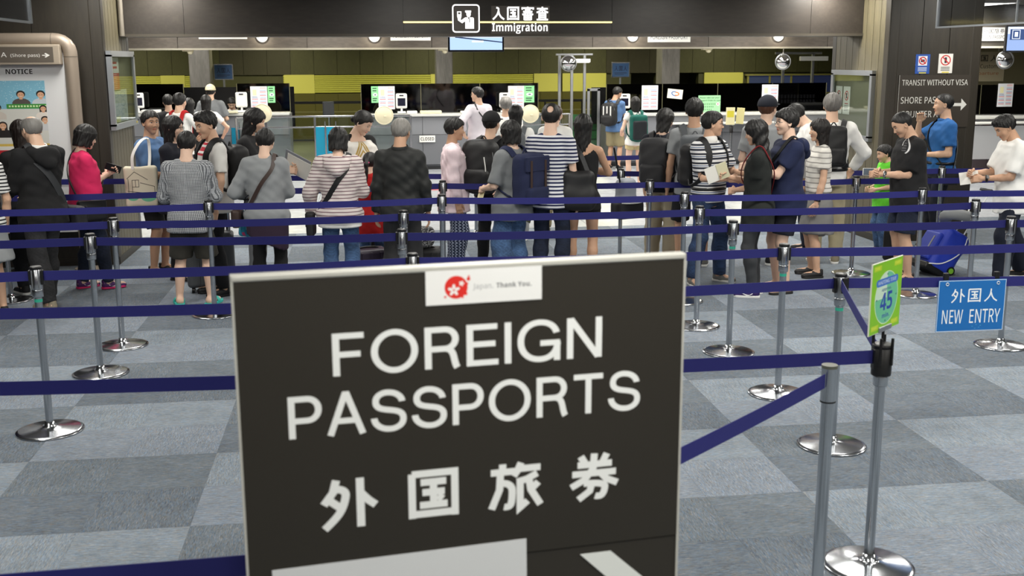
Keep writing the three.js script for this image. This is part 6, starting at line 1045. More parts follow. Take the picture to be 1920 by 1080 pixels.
C.pinkShirt = person({ label: 'person in a pale pink checked shirt and blue patterned trousers', x: 0.9, z: -11.15, face: 92, H: 1.555, skin: 'c', hair: 'thick', hs: 8, top: { mat: F.pinkCheck, sleeve: 1.9, loose: 0.03, hem: 0.41, flare: 0.01, collar: 1, wrinkle: 0.006 }, bottom: { mat: F.pattern, loose: 0.03, wide: 1.4 }, shoes: { mat: sneaker.blackS }, R: { w: [0.13, 0.46, 0.02] }, L: { w: [0.13, 0.46, 0.04] } });
C.greyTee = person({ label: 'woman with a black bob in a grey tee shirt and light jeans', x: 1.37, z: -10.25, face: -38, H: 1.575, fem: 1, build: 1.05, skin: 'd', hair: 'bob', hs: 2, top: { mat: F.grey, sleeve: 0.95, loose: 0.026, armLoose: 0.026, hem: 0.43, flare: 0.015, wrinkle: 0.005 }, bottom: { mat: F.jean, loose: 0.03, wide: 1.5 }, shoes: { mat: sneaker.grey }, L: hold(0.09, 0.6, 0.15), R: hold(0.08, 0.57, 0.14) });
C.navyStripe = person({ label: 'man with a bald spot in a navy and white striped tee', x: 1.73, z: -10.2, face: 26, look: 12, H: 1.73, build: 0.88, skin: 'd', hair: 'spot', hairC: 0x14110f, top: { mat: F.navyStripe, sleeve: 0.62, loose: 0.02, hem: 0.45 }, bottom: { mat: F.jeanDark, loose: 0.016 }, shoes: { mat: sneaker.grey }, L: { w: [0.145, 0.45, 0.03], hand: 'hold' }, R: { w: [0.13, 0.48, 0.06] } });
C.tank = person({ label: 'woman with very long black hair in a black tank top and shorts', x: 2.05, z: -10.3, face: 14, H: 1.62, fem: 1, skin: 'c', hair: 'verylong', hs: 3, top: { mat: F.black, sleeve: 0, loose: 0.012, hem: 0.46, strap: 1 }, bottom: { mat: F.black, len: 0.42, loose: 0.022 }, shoes: { kind: 'sandal', mat: F.black }, R: { w: [0.02, 0.68, 0.15], hand: 'hold', pole: [1, -0.5, -0.2] }, L: hold(0.08, 0.62, 0.16) });
// ================================================================ MIDDLE GROUP, FARTHER BACK
C.whiteShirt = person({ label: 'man in a pale shirt with a thin cross strap near the counter', x: 1.9, z: -18.3, face: -30, look: 34, H: 1.68, far: 1, skin: 'b', hair: 'short', glasses: 0x333333, top: { mat: F.lilac, sleeve: 1.7, loose: 0.03, tuck: 0, hem: 0.47 }, bottom: { mat: F.jeanDark }, shoes: { mat: sneaker.blackS }, L: { w: [0.16, 0.56, 0.02], pole: [1, 0, -0.4], hand: 'hold' } });
C.greyHead = person({ label: 'grey haired person behind the bob haired woman', x: 1.98, z: -15.4, face: 6, H: 1.62, far: 1, skin: 'b', hair: 'short', hairC: 0x7d7a76, top: { mat: F.white, sleeve: 1.8, loose: 0.025 }, bottom: { mat: F.charcoal }, shoes: { mat: sneaker.blackS } });
C.blackCap = person({ label: 'person in a black cap wearing a huge black backpack', x: 1.3, z: -11.35, face: 30, look: -10, H: 1.6, skin: 'b', hair: 'short', cap: F.black, capLabel: 'black cap', top: { mat: F.black2, sleeve: 0.7 }, bottom: { mat: F.jeanBlack }, shoes: { mat: sneaker.blackS }, R: hold(0.05, 0.62, 0.16), L: hold(0.05, 0.62, 0.16) });
C.whiteCardigan = person({ label: 'woman in a white cardigan behind the navy backpack', x: 1.8, z: -13.1, face: 10, H: 1.6, fem: 1, skin: 'd', hair: 'chin', hs: 9, far: 1, top: { mat: F.white, sleeve: 1.9, loose: 0.03, hem: 0.4 }, bottom: { mat: F.greyMarl }, shoes: { mat: sneaker.grey } });
C.ponytail = person({ label: 'woman with a reddish brown ponytail in a white top', x: 2.36, z: -13.6, face: 22, look: -14, H: 1.57, fem: 1, skin: 'd', hair: 'tail', hairC: 0x3d2213, far: 1, top: { mat: F.white, sleeve: 0.8, loose: 0.03 }, bottom: { mat: F.khaki }, shoes: { mat: sneaker.grey }, L: { w: [0.06, 0.8, 0.14], hand: 'hold' } });
C.khaki = person({ label: 'man in a blue tee and khaki shorts at the counter', x: 4.9, z: -21.45, face: 38, look: -28, nod: 18, H: 1.6, far: 1, skin: 'c', hair: 'short', top: { mat: F.blueTee, sleeve: 0.7, hem: 0.46 }, bottom: { mat: F.khaki, len: 0.98, loose: 0.036 }, shoes: { mat: sneaker.blackS }, R: hold(0.02, 0.64, 0.2), L: hold(0.05, 0.62, 0.2) });
C.tealPack = person({ label: 'woman with long dark hair and bare legs wearing a teal backpack', x: 4.56, z: -18.42, face: -4, H: 1.5, fem: 1, far: 1, skin: 'd', hair: 'long', hairC: 0x120c0a, top: { mat: F.white, sleeve: 0.35, hem: 0.47 }, bottom: { mat: F.yellow, len: 0.4, loose: 0.02 }, shoes: { kind: 'sandal', mat: F.black }, L: { w: [0.13, 0.6, 0.1], hand: 'hold' } });
// ================================================================ RIGHT GROUP
C.navyTee = person({ label: 'dark haired person in a navy tee wearing a black backpack', x: 3.14, z: -11.45, face: 34, look: -10, nod: 10, H: 1.62, skin: 'd', hair: 'chin', hs: 11, top: { mat: F.navyDark, sleeve: 0.7, loose: 0.02 }, bottom: { mat: F.beige, loose: 0.03, wide: 1.3 }, shoes: { mat: sneaker.grey }, R: { w: [0.13, 0.47, 0.03] } });
C.greyPack = person({ label: 'man in a light grey tee shirt with grey backpack', x: 3.35, z: -11.05, face: 12, H: 1.73, build: 0.95, skin: 'c', hair: 'thick', hs: 12, top: { mat: F.greyMarl, sleeve: 0.68, loose: 0.022, hem: 0.45 }, bottom: { mat: F.black, len: 0.98, loose: 0.03 }, shoes: { mat: sneaker.grey }, feet: [[0.07, 0, 8], [0.09, 0.06, 8]], L: { w: [0.15, 0.45, 0.02] } });
C.polo = person({ label: 'man with glasses in a striped polo shirt and jeans', x: 3.27, z: -10.25, face: 148, look: 42, H: 1.64, build: 1.06, skin: 'a', hair: 'short', hs: 13, glasses: 0x3a3a3a, top: { mat: F.polo, sleeve: 0.78, loose: 0.024, hem: 0.485, collar: 2, collarMat: F.white, tuck: 1 }, bottom: { mat: F.jeanMid, loose: 0.022, belt: 1 }, shoes: { mat: sneaker.grey, sole: whiteSole }, feet: [[0.1, 0.02, 14], [0.12, 0, 30]], R: { w: [0.02, 0.63, 0.16], hand: 'hold' }, L: { w: [0.13, 0.65, 0.18], hand: 'hold' } });
C.blackTee = person({ label: 'woman with long wavy hair in a black tee and grey leggings', x: 3.53, z: -9.62, face: -62, look: -6, nod: 10, H: 1.6, fem: 1, build: 1.02, skin: 'a', hair: 'wavy', hs: 14, top: { mat: cloth(0x161a18), sleeve: 0.66, loose: 0.016, hem: 0.4 }, bottom: { mat: cloth(0x35373a), loose: 0.006 }, shoes: { mat: sneaker.purple, mark: swoosh, label: 'purple sneaker with a white curved mark' }, L: { w: [-0.02, 0.6, 0.13], hand: 'hold' }, R: { w: [0.05, 0.67, 0.17], hand: 'hold' } });
C.navyBoy = person({ label: 'young man with glasses in a navy tee shirt and navy shorts', x: 3.84, z: -9.75, face: -92, look: 0, H: 1.68, build: 1.16, skin: 'd', hair: 'thick', hs: 15, glasses: 0x555555, top: { mat: cloth(0x121c3d), sleeve: 0.66, loose: 0.022, hem: 0.44, hood: 1 }, bottom: { mat: F.navyDark, len: 0.8, loose: 0.03 }, shoes: { kind: 'sandal', mat: F.black, sole: darkSole }, L: { w: [0.02, 0.69, 0.22], hand: 'grip' }, R: hold(0.1, 0.58, 0.14) });
C.capMan = person({ label: 'man in a dark baseball cap and grey tee shirt', x: 4.15, z: -11.15, face: 36, look: -14, H: 1.74, skin: 'd', hair: 'short', hairC: 0x4a2a17, cap: cloth(0x0f1420), capLabel: 'dark blue baseball cap', top: { mat: F.greyMarl, sleeve: 0.7, loose: 0.022 }, bottom: { mat: F.cargo, len: 0.95, loose: 0.03 }, shoes: { mat: sneaker.blackS }, L: hold(0.1, 0.58, 0.14) });
C.lookDown = person({ label: 'dark haired person bending the head down behind the cap man', x: 4.92, z: -11.78, face: -70, nod: 42, lean: 8, H: 1.69, skin: 'd', hair: 'thick', hs: 16, top: { mat: F.white, sleeve: 0.7 }, bottom: { mat: F.jeanDark }, shoes: { mat: sneaker.blackS }, L: hold(0.05, 0.62, 0.18), R: hold(0.05, 0.62, 0.18) });
C.greySkirt = person({ label: 'woman with long straight hair in a striped white tee and grey skirt', x: 4.44, z: -10.42, face: -84, H: 1.55, fem: 1, skin: 'a', hair: 'long', hairC: 0x120b08, hs: 17, top: { mat: F.greyStripe, sleeve: 0.6, loose: 0.016, hem: 0.55, tuck: 1 }, bottom: { kind: 'skirt', len: 0.23, flare: 0.05, mat: cloth(0x7d7c7a), loose: 0.014 }, shoes: { mat: sneaker.blackS, sole: darkSole }, L: { w: [0.13, 0.47, 0.05] }, R: { w: [0.12, 0.47, 0.08] } });
C.whitePack = person({ label: 'grey haired man in a white shirt with a black backpack', x: 4.84, z: -11.1, face: 16, look: 0, H: 1.77, skin: 'b', hair: 'short', hs: 18, hairC: GREY_HAIR, top: { mat: F.white, sleeve: 1.85, loose: 0.03, hem: 0.5, tuck: 1, wrinkle: 0.006 }, bottom: { mat: F.khakiLight, loose: 0.026, belt: 1 }, shoes: { mat: sneaker.beige }, R: { w: [0.15, 0.55, 0.12], hand: 'hold', pole: [1, 0, -0.5] } });
C.greenBoy = person({ label: 'small boy in a green shirt beside the dark pillar', x: 5.72, z: -11.6, face: -88, nod: 10, H: 1.2, kid: 1, skin: 'a', hair: 'short', hs: 19, top: { mat: F.green, sleeve: 0.8, loose: 0.024, hem: 0.4 }, bottom: { mat: F.jean, loose: 0.022 }, shoes: { mat: sneaker.blackS }, L: hold(0.07, 0.6, 0.12), R: hold(0.07, 0.6, 0.12) });
C.phoneMan = person({ label: 'man in a black printed tee looking down at a phone', x: 5.2, z: -10.05, face: -86, nod: 30, lean: 3, H: 1.66, build: 1.12, belly: 1.15, skin: 'a', hair: 'buzz', hs: 20, top: { mat: printMat('#131315', (c) => { c.strokeStyle = '#cfcfcf'; c.lineWidth = 7; for (const k of [0, 512]) { c.beginPath(); c.lineWidth = 4; c.beginPath(); c.ellipse(k + 32, 270, 13, 36, 0, Math.PI, 7.5); c.stroke(); c.fillStyle = '#4a4a4c'; for (let i = 0; i < 5; i++) c.fillRect(k + 26, 244 + i * 11, 12, 6); } }), sleeve: 0.82, loose: 0.026, hem: 0.43 }, bottom: { mat: F.jeanDark, len: 0.96, loose: 0.032 }, shoes: { mat: sneaker.blackS, sole: std(0x2a5aa8, 0.5) }, L: { w: [0.02, 0.64, 0.175], hand: 'hold' }, R: { w: [0.02, 0.65, 0.165], hand: 'hold' } });
C.blueShirt = person({ label: 'man in a bright blue shirt with a hand at his mouth', x: 6.44, z: -11.75, face: -78, look: -4, H: 1.74, build: 1.04, skin: 'a', hair: 'buzz', hs: 21, top: { mat: F.blueShirt, sleeve: 0.72, loose: 0.028, hem: 0.5, collar: 1, tuck: 1, wrinkle: 0.005 }, bottom: { mat: F.navyDark, loose: 0.024, belt: 1 }, shoes: { mat: sneaker.blackS }, R: { w: [0.015, 0.825, 0.15], hand: 'relaxed', pole: [0.6, -1, 0.1], thumb: [-0.4, 0.2, -1] }, L: { w: [0.06, 0.62, 0.13], hand: 'hold' } });
C.whiteTee = person({ label: 'man in a white tee reading a paper at the right edge', x: 6.14, z: -9.85, face: -84, nod: 30, lean: 4, H: 1.63, skin: 'c', hair: 'spiky', hs: 22, top: { mat: F.white, sleeve: 0.85, loose: 0.028, hem: 0.42 }, bottom: { mat: cloth(0x0f1626), loose: 0.03, wide: 1.3 }, shoes: { mat: sneaker.blackS, sole: whiteSole }, feet: [[0.07, 0.06, 8], [0.07, -0.14, 8]], L: { w: [0.04, 0.635, 0.19], hand: 'hold' }, R: { w: [0.03, 0.665, 0.21], hand: 'hold' } });
// ================================================================ BY THE LEFT COUNTER
C.creamCap = person({ label: 'person in a cream cap worn backwards at the left counter', x: -2.74, z: -21.25, face: 0, H: 1.68, far: 1, skin: 'b', hair: 'short', cap: F.cream, capBack: 1, capLabel: 'cream cap', top: { mat: F.grey, sleeve: 0.8, loose: 0.03 }, bottom: { mat: F.jeanDark }, shoes: { mat: sneaker.blackS }, L: hold(0.12, 0.62, 0.15), R: hold(0.12, 0.62, 0.15) });
C.longWhite = person({ label: 'woman with long black hair in a white top behind the cream cap', x: -2.52, z: -18.9, face: 4, H: 1.57, fem: 1, far: 1, skin: 'b', hair: 'verylong', top: { mat: F.white, sleeve: 0.6 }, bottom: { mat: F.jeanDark }, shoes: { mat: sneaker.grey }, R: { w: [0.14, 0.56, 0.06], pole: [1, 0, -0.4] } });
C.strapTee = person({ label: 'young man in a white tee with teal and red straps', x: -2.62, z: -16.8, face: 28, look: -6, H: 1.66, far: 1, skin: 'b', hair: 'thick', hs: 24, top: { mat: F.white, sleeve: 0.7 }, bottom: { mat: F.jeanDark }, shoes: { mat: sneaker.grey }, R: { w: [0.1, 0.62, 0.16], hand: 'hold', pole: [1, -0.4, -0.2] } });
C.darkLeft = person({ label: 'dark haired person left of the white tee with teal straps', x: -3.02, z: -18.3, face: -20, H: 1.6, far: 1, skin: 'b', hair: 'short', top: { mat: F.black2, sleeve: 0.7 }, bottom: { mat: F.black }, shoes: { mat: sneaker.blackS } });
C.darkRight = person({ label: 'dark haired woman in black right of the teal straps', x: -2.66, z: -18.0, face: 10, H: 1.55, fem: 1, far: 1, skin: 'b', hair: 'long', hs: 25, top: { mat: F.black, sleeve: 0.7 }, bottom: { mat: F.black }, shoes: { mat: sneaker.blackS } });
// officers sitting behind the counters
function officer(label, x, z, face, shirt, nod = 20) {
  const hip = 0.62, p = person({ label, x, z, face, hip, H: 1.66, far: 1, skin: 'b', hair: 'short', nod, lean: 8, top: { mat: shirt, sleeve: 0.8, collar: 1, tuck: 1, hem: 0.53 }, bottom: { mat: F.navyDark }, shoes: { mat: sneaker.blackS }, feet: [[0.07, 0.22, 5], [0.07, 0.22, 5]], L: { w: [0.08, 0.6, 0.22], hand: 'hold' }, R: { w: [0.08, 0.6, 0.22], hand: 'hold' } });
  const t = thing('stool', 'office stool under the ' + label.split(' ').slice(0, 6).join(' '), 'stool', [x, 0, z], p.g.rotation.y); part('seat', cyl(0.2, 0.19, 0.06, 0, 0.5, 0), blackPlastic, t); part('column', cyl(0.025, 0.025, 0.44, 0, 0.25, 0), steelDull, t); part('base', cyl(0.2, 0.22, 0.03, 0, 0.015, 0), blackPlastic, t);
  return p;
}
C.officer = officer('officer in a white shirt sitting behind the left counter', -2.58, -23.25, 178, F.white, 28);
C.officerMid = officer('seated dark figure behind the tinted middle glass', 1.72, -23.25, 172, cloth(0x4a4a50), 14);
C.officerRight = officer('seated figure in bluish shirt behind the emblem card', 6.5, -23.25, 190, cloth(0x6a6a8a), 34);
C.officerMid2 = officer('seated figure behind the glass near the grey haired person', 2.6, -23.25, 185, cloth(0x3a3a40), 10);
// ================================================================ BAGS AND HAND LUGGAGE
const nylon = std(0x121214, 0.6, { bumpMap: fabricBump, bumpScale: 0.0005 }), nylon2 = std(0x1c1c1f, 0.65), navyCanvas = cloth(0x1a2140), greyNylon = std(0x54585c, 0.65), leather = std(0x3a2a24, 0.5), strapBlack = std(0x0e0e0f, 0.6);
backpack(C.redPrint, 'black backpack of the young man in the white tee', { mat: nylon, w: 0.3, h: 0.42, d: 0.18 });
backpack(C.blackCap, 'huge black backpack with white piping behind the pink shirt', { mat: nylon, w: 0.36, h: 0.54, d: 0.26, top: 0.33, extra: (t, b) => { for (const s of [-1, 1]) part('piping', new THREE.TubeGeometry(new THREE.CatmullRomCurve3(curvePts([V(b.sx + s * b.w * 0.28, b.cy + b.h * 0.2, b.cz - b.d * 0.56), V(b.sx + s * b.w * 0.34, b.cy - b.h * 0.1, b.cz - b.d * 0.62), V(b.sx + s * b.w * 0.2, b.cy - b.h * 0.4, b.cz - b.d * 0.58)], 16)), 16, 0.006, 5).applyMatrix4(C.blackCap.Tm), whitePlastic, t, 'white piping'); for (let i = 0; i < 5; i++) part('tape_loop', rb(0.035, 0.008, 0.008, 0.002, b.sx + b.w * 0.42, b.cy + b.h * (0.2 - i * 0.12), b.cz - b.d * 0.42).applyMatrix4(C.blackCap.Tm), whitePlastic, t); } });
backpack(C.greyTee, 'navy canvas backpack with brown leather straps', { mat: navyCanvas, w: 0.34, h: 0.47, d: 0.19, top: 0.31, pocketH: 0.3, strapMat: navyCanvas, extra: (t, b) => { for (const s of [-0.5, 0.5]) part('leather_strap', rb(0.026, b.h * 0.66, 0.006, 0.002, b.sx + s * b.w * 0.55, b.cy + b.h * 0.04, b.cz - b.d * 0.62).applyMatrix4(C.greyTee.Tm), leather, t); part('flap', rb(b.w * 0.9, b.h * 0.3, 0.03, 0.012, b.sx, b.cy + b.h * 0.3, b.cz - b.d * 0.53).applyMatrix4(C.greyTee.Tm), navyCanvas, t); } });
backpack(C.khaki, 'black and white backpack of the khaki shorts man', { mat: nylon, w: 0.3, h: 0.44, d: 0.24, extra: (t, b) => { for (const s of [-0.6, -0.1, 0.4]) part('white_stripe', rb(0.025, b.h * 0.55, 0.01, 0.003, b.sx + s * b.w * 0.5, b.cy + b.h * 0.08, b.cz - b.d * 0.58).applyMatrix4(C.khaki.Tm), whitePlastic, t); } });
backpack(C.tealPack, 'teal and dark grey backpack of the bare legged woman', { mat: F.teal, pocketMat: F.darkTeal, w: 0.3, h: 0.44, d: 0.15, pocketH: 0.72 });
backpack(C.navyTee, 'large plain black backpack in front of the beige trousers', { mat: nylon2, w: 0.33, h: 0.5, d: 0.2, top: 0.31 });
backpack(C.greyPack, 'grey backpack behind the striped polo shirt', { mat: greyNylon, w: 0.3, h: 0.42, d: 0.15, top: 0.29 });
backpack(C.polo, 'black backpack worn by the man in the polo shirt', { mat: nylon, w: 0.28, h: 0.4, d: 0.15, strapW: 0.062 });
backpack(C.whitePack, 'black backpack on the white shirt of the grey haired man', { mat: nylon, w: 0.27, h: 0.42, d: 0.14, top: 0.31 });
backpack(C.whiteCardigan, 'grey backpack on the white cardigan', { mat: greyNylon, w: 0.24, h: 0.34, d: 0.13 });
backpack(C.strapTee, 'teal and red backpack worn by the white tee man', { mat: F.teal, strapMat: F.red, w: 0.26, h: 0.38, d: 0.14, top: 0.26 });
// cross-body straps and shoulder bags: path from the bag over a shoulder and back
const diag = (H, s) => [[s * 118, 0.0, 0.045], [s * 150, 0.1, 0.042], [180, 0.19, 0.04], [-s * 150, 0.27, 0.036], V(-s * 0.062 * H, 0.345 * H, -0.01 * H), [-s * 30, 0.26, 0.04], [s * 10, 0.15, 0.045], [s * 70, 0.04, 0.045]];
function sideBag(p, label, mat, s, w, h, d, y, strapMat, width) {
  const H = p.H, t = crossStrap(p, label, strapMat || mat, width, diag(H, s)), x = s * (p.hw + 0.06 + d / 2), n = (a, b, c) => 0.004 * Math.sin(a * 33 + b * 21) * Math.sin(c * 27);
  const bs = boxS(x, y * H, -0.02, d / 2, h / 2, w / 2, Math.min(d, h) * 0.32); part('pouch', uvBox(polygonize((a, b, c) => bs(a, b, c) + n(a, b, c), [x - d, y * H - h, -w], [x + d, y * H + h, w], 0.012)).applyMatrix4(p.Tm), mat, t);
  part('flap', rb(0.012, h * 0.55, w * 0.92, 0.005, x + s * d * 0.48, y * H + h * 0.2, -0.02).applyMatrix4(p.Tm), mat, t); return t;
}
sideBag(C.sweater, 'dark brown cross-body strap and bag on the grey sweater', leather, 1, 0.22, 0.16, 0.07, -0.02, leather, 0.034);
sideBag(C.stripeHoodie, 'black cross-body bag with broad strap on the striped hoodie', nylon, 1, 0.2, 0.22, 0.07, -0.06, strapBlack, 0.046);
sideBag(C.whiteShirt, 'thin black cross-body strap with a small bag on the pale shirt', nylon, -1, 0.2, 0.18, 0.06, -0.02, strapBlack, 0.02);
sideBag(C.hoodie, 'black shoulder bag with grey strap on the hooded jacket', nylon2, -1, 0.3, 0.2, 0.12, -0.05, std(0x2f3134, 0.7), 0.06);
sideBag(C.pinkTee, 'black shoulder bag at the hip of the pink tee shirt', nylon, -1, 0.26, 0.2, 0.09, -0.01, strapBlack, 0.03);
sideBag(C.blueShirt, 'black bag strap over the bright blue shirt', nylon, 1, 0.2, 0.18, 0.06, -0.03, strapBlack, 0.05);
sideBag(C.navyBoy, 'black cross-body bag on the navy tee shirt', nylon, -1, 0.2, 0.18, 0.06, -0.02, strapBlack, 0.03);
sideBag(C.blackTee, 'small red bag on a thin red strap of the black tee woman', F.red, -1, 0.16, 0.2, 0.06, -0.1, cloth(0x6a0f16), 0.012);
// black shoulder bag of the long haired woman in the tank top, at her back left
{
  const p = C.tank, H = p.H, t = worn(p, 'shoulder_bag', 'big black soft bag hanging over the tank top shoulder', 'bag'), n = (a, b, c) => 0.006 * Math.sin(a * 23 + b * 15) * Math.sin(c * 21 + b * 11);
  const bs = union([boxS(0.03, 0.07 * H, -0.2, 0.15, 0.18, 0.07, 0.06), boxS(0.03, 0.02 * H, -0.2, 0.17, 0.1, 0.085, 0.07)], 0.06);
  part('pouch', uvBox(polygonize((a, b, c) => bs(a, b, c) + n(a, b, c), [-0.22, -0.2, -0.36], [0.28, 0.36, -0.04], 0.012)).applyMatrix4(p.Tm), nylon, t);
  part('strap', ribbon(curvePts([V(-0.06, 0.17 * H, -0.19), V(0.02, 0.28 * H, -0.14), V(0.09, 0.325 * H, -0.03), V(0.1, 0.25 * H, 0.1), V(0.15, 0.14 * H, 0.05), V(0.15, 0.16 * H, -0.18)], 40), 0.04, 0.008, (q) => V(q.x, q.y - 0.2 * H, q.z)).applyMatrix4(p.Tm), std(0x2a2b2d, 0.5), t);
  part('ring', new THREE.TorusGeometry(0.02, 0.004, 6, 16).translate(-0.06, 0.165 * H, -0.195).applyMatrix4(p.Tm), steel, t);
}
// silver and black holdall
{
  const t = thing('holdall', 'silver and black holdall hanging behind the belt beside the bare legs', 'bag', [2.62, 0, -10.85], 0.35);
  const f = (a, b, c) => smin(boxS(0, 0.66, 0, 0.16, 0.1, 0.1, 0.06)(a, b, c), boxS(-0.02, 0.84, 0, 0.1 + 0.0, 0.13, 0.08, 0.06)(a, b, c), 0.06);
  part('lower_part', uvBox(polygonize((a, b, c) => Math.max(f(a, b, c), b - 0.735), [-0.24, 0.5, -0.2], [0.24, 0.8, 0.2], 0.012)), nylon, t); part('upper_part', uvBox(polygonize((a, b, c) => Math.max(f(a, b, c), 0.737 - b), [-0.24, 0.7, -0.2], [0.24, 1.02, 0.2], 0.012)), std(0x8f949c, 0.5), t, 'silver upper half');
  part('piping', ribbon(curvePts([V(-0.13, 0.735, 0.1), V(-0.05, 0.73, 0.125), V(0.05, 0.73, 0.12), V(0.15, 0.74, 0.1)], 16), 0.012, 0.006, () => V(0, 0, 1)), whitePlastic, t);
  part('strap', new THREE.TubeGeometry(new THREE.CatmullRomCurve3([V(-0.1, 0.92, 0.02), V(-0.22, 1.12, 0.14), V(-0.36, 1.3, 0.3)]), 20, 0.009, 6), strapBlack, t);
}
// tote bag of the man in the blue tee (plain house print, no figure)
{
  const p = C.blueTee, tex = canvasTex(256, 300, (c, w, h) => { c.fillStyle = '#ddd6bf'; c.fillRect(0, 0, w, h); c.strokeStyle = '#4a463c'; c.lineWidth = 4; c.beginPath(); c.moveTo(20, 90); c.lineTo(80, 40); c.lineTo(180, 100); c.moveTo(30, 90); c.lineTo(30, 200); c.moveTo(60, 200); c.lineTo(60, 100); c.lineTo(110, 100); c.lineTo(110, 150); c.lineTo(60, 150); c.moveTo(85, 100); c.lineTo(85, 150); c.moveTo(120, 120); c.lineTo(230, 150); c.lineTo(230, 200); c.moveTo(20, 180); c.lineTo(240, 205); c.stroke(); c.fillStyle = '#74c49a'; c.beginPath(); c.ellipse(60, 226, 44, 26, 0, 0, 7); c.fill(); c.beginPath(); c.ellipse(180, 226, 60, 34, 0, 0, 7); c.fill(); });
  const t = thing('tote_bag', 'cream tote bag with a house drawing hanging from the blue tee shoulder', 'bag', [-2.16, 0, -11.24], 0.12);
  const f = boxS(0, 0.93, 0, 0.155, 0.2, 0.03, 0.028), geo = polygonize((a, b, c) => f(a, b, c) + 0.005 * Math.sin(a * 22 + b * 13), [-0.2, 0.7, -0.06], [0.2, 1.16, 0.06], 0.011), q = geo.attributes.position, uv = new Float32Array(q.count * 2); for (let i = 0; i < q.count; i++) { uv[2 * i] = (q.getX(i) + 0.155) / 0.31; uv[2 * i + 1] = (q.getY(i) - 0.73) / 0.4; } geo.setAttribute('uv', new THREE.BufferAttribute(uv, 2));
  part('bag_body', geo, cloth(0xffffff, { map: tex, bumpMap: null }), t); part('strap', ribbon(curvePts([V(-0.07, 1.1, 0.03), V(-0.06, 1.24, 0.03), V(0.02, 1.37, -0.02), V(0.08, 1.38, -0.14), V(0.09, 1.24, -0.12), V(0.08, 1.1, -0.03)], 30), 0.028, 0.004, (k, i) => V(-0.2, 0.6, 1)), F.white, t);
}
{ const t = thing('drawstring_bag', 'small turquoise and pink bag hanging beside the grey sweater', 'bag', [-1.06, 0, -10.12], 0.2); const f = boxS(0, 0.7, 0, 0.07, 0.12, 0.05, 0.045); part('pouch', uvBox(polygonize((a, b, c) => f(a, b, c) + 0.005 * Math.sin(a * 60) * Math.sin(b * 40), [-0.12, 0.54, -0.09], [0.12, 0.86, 0.09], 0.009)), cloth(0xffffff, { bumpMap: null, map: fabricTex(64, 64, (c, w, h) => { c.fillStyle = '#2f8fae'; c.fillRect(0, 0, w, h); c.fillStyle = '#c8467a'; c.fillRect(0, 0, 20, 24); c.fillStyle = '#7cc3d6'; c.fillRect(30, 30, 24, 20); }, 0.09, 0.09) }), t); part('cord', new THREE.TubeGeometry(new THREE.CatmullRomCurve3([V(-0.03, 0.8, 0), V(0.02, 0.95, 0.0), V(0.05, 0.95, 0.0), V(0.03, 0.8, 0)]), 16, 0.005, 5), strapBlack, t); }
// hand luggage on the floor
function suitcase(label, x, z, turn, w, h, d, mat, opt = {}) {
  const t = thing('suitcase', label, 'suitcase', [x, 0, z], turn); part('shell', rb(w, h, d, 0.04, 0, h / 2 + 0.05, 0, 4), mat, t);
  for (const i of [-1, 0, 1]) part('rib', rb(0.02, h * 0.86, 0.012, 0.005, i * w * 0.25, h / 2 + 0.05, d / 2), opt.rib || mat, t);
  for (const [a, b] of [[-1, -1], [-1, 1], [1, -1], [1, 1]]) part('wheel', new THREE.CylinderGeometry(0.025, 0.025, 0.025, 16).rotateZ(Math.PI / 2).translate(a * (w / 2 - 0.05), 0.026, b * (d / 2 - 0.04)), blackPlastic, t);
  part('handle', new THREE.TubeGeometry(new THREE.CatmullRomCurve3([V(-w * 0.28, h + 0.04, 0), V(-w * 0.28, h + (opt.pull ?? 0.05), 0), V(0, h + 0.012 + (opt.pull ?? 0.05), 0), V(w * 0.28, h + (opt.pull ?? 0.05), 0), V(w * 0.28, h + 0.04, 0)]), 24, 0.009, 6), opt.pull ? alu : blackPlastic, t);
  return t;
}
suitcase('grey suitcase standing before the boy in the checked shirt', -1.45, -10.28 - 0.3, 0.1, 0.44, 0.52, 0.22, std(0x4b4d50, 0.4));
suitcase('dark purple suitcase beside the old man in the dark jacket', 0.02, -10.35, 0.3, 0.36, 0.36, 0.24, std(0x24182c, 0.5));
suitcase('black suitcase beside the blue patterned trousers', 0.55, -10.42, -0.15, 0.34, 0.34, 0.26, nylon);
suitcase('black soft case beside the boy in green at the pillar', 5.5, -10.85, 0.3, 0.22, 0.34, 0.16, nylon);
{ const t = thing('patterned_bag', 'speckled black and white bag lying on the black suitcase', 'bag', [0.52, 0, -10.4]); const f = boxS(0, 0.5, 0, 0.13, 0.1, 0.1, 0.07); part('bag_body', uvBox(polygonize((a, b, c) => f(a, b, c) + 0.006 * Math.sin(a * 30) * Math.sin(b * 25 + c * 20), [-0.2, 0.36, -0.16], [0.2, 0.64, 0.16], 0.011)), cloth(0xffffff, { bumpMap: null, map: (() => { srand(44); const x = dataTex(64, () => { const v = rnd() > 0.6 ? 170 + rnd() * 50 : 22 + rnd() * 30; return [v, v, v]; }); x.repeat.set(3, 3); return x; })() }), t); part('handle', new THREE.TubeGeometry(new THREE.CatmullRomCurve3([V(-0.05, 0.58, 0.02), V(0, 0.7, 0.02), V(0.09, 0.72, 0.02), V(0.06, 0.58, 0.02)]), 16, 0.008, 6), strapBlack, t); }
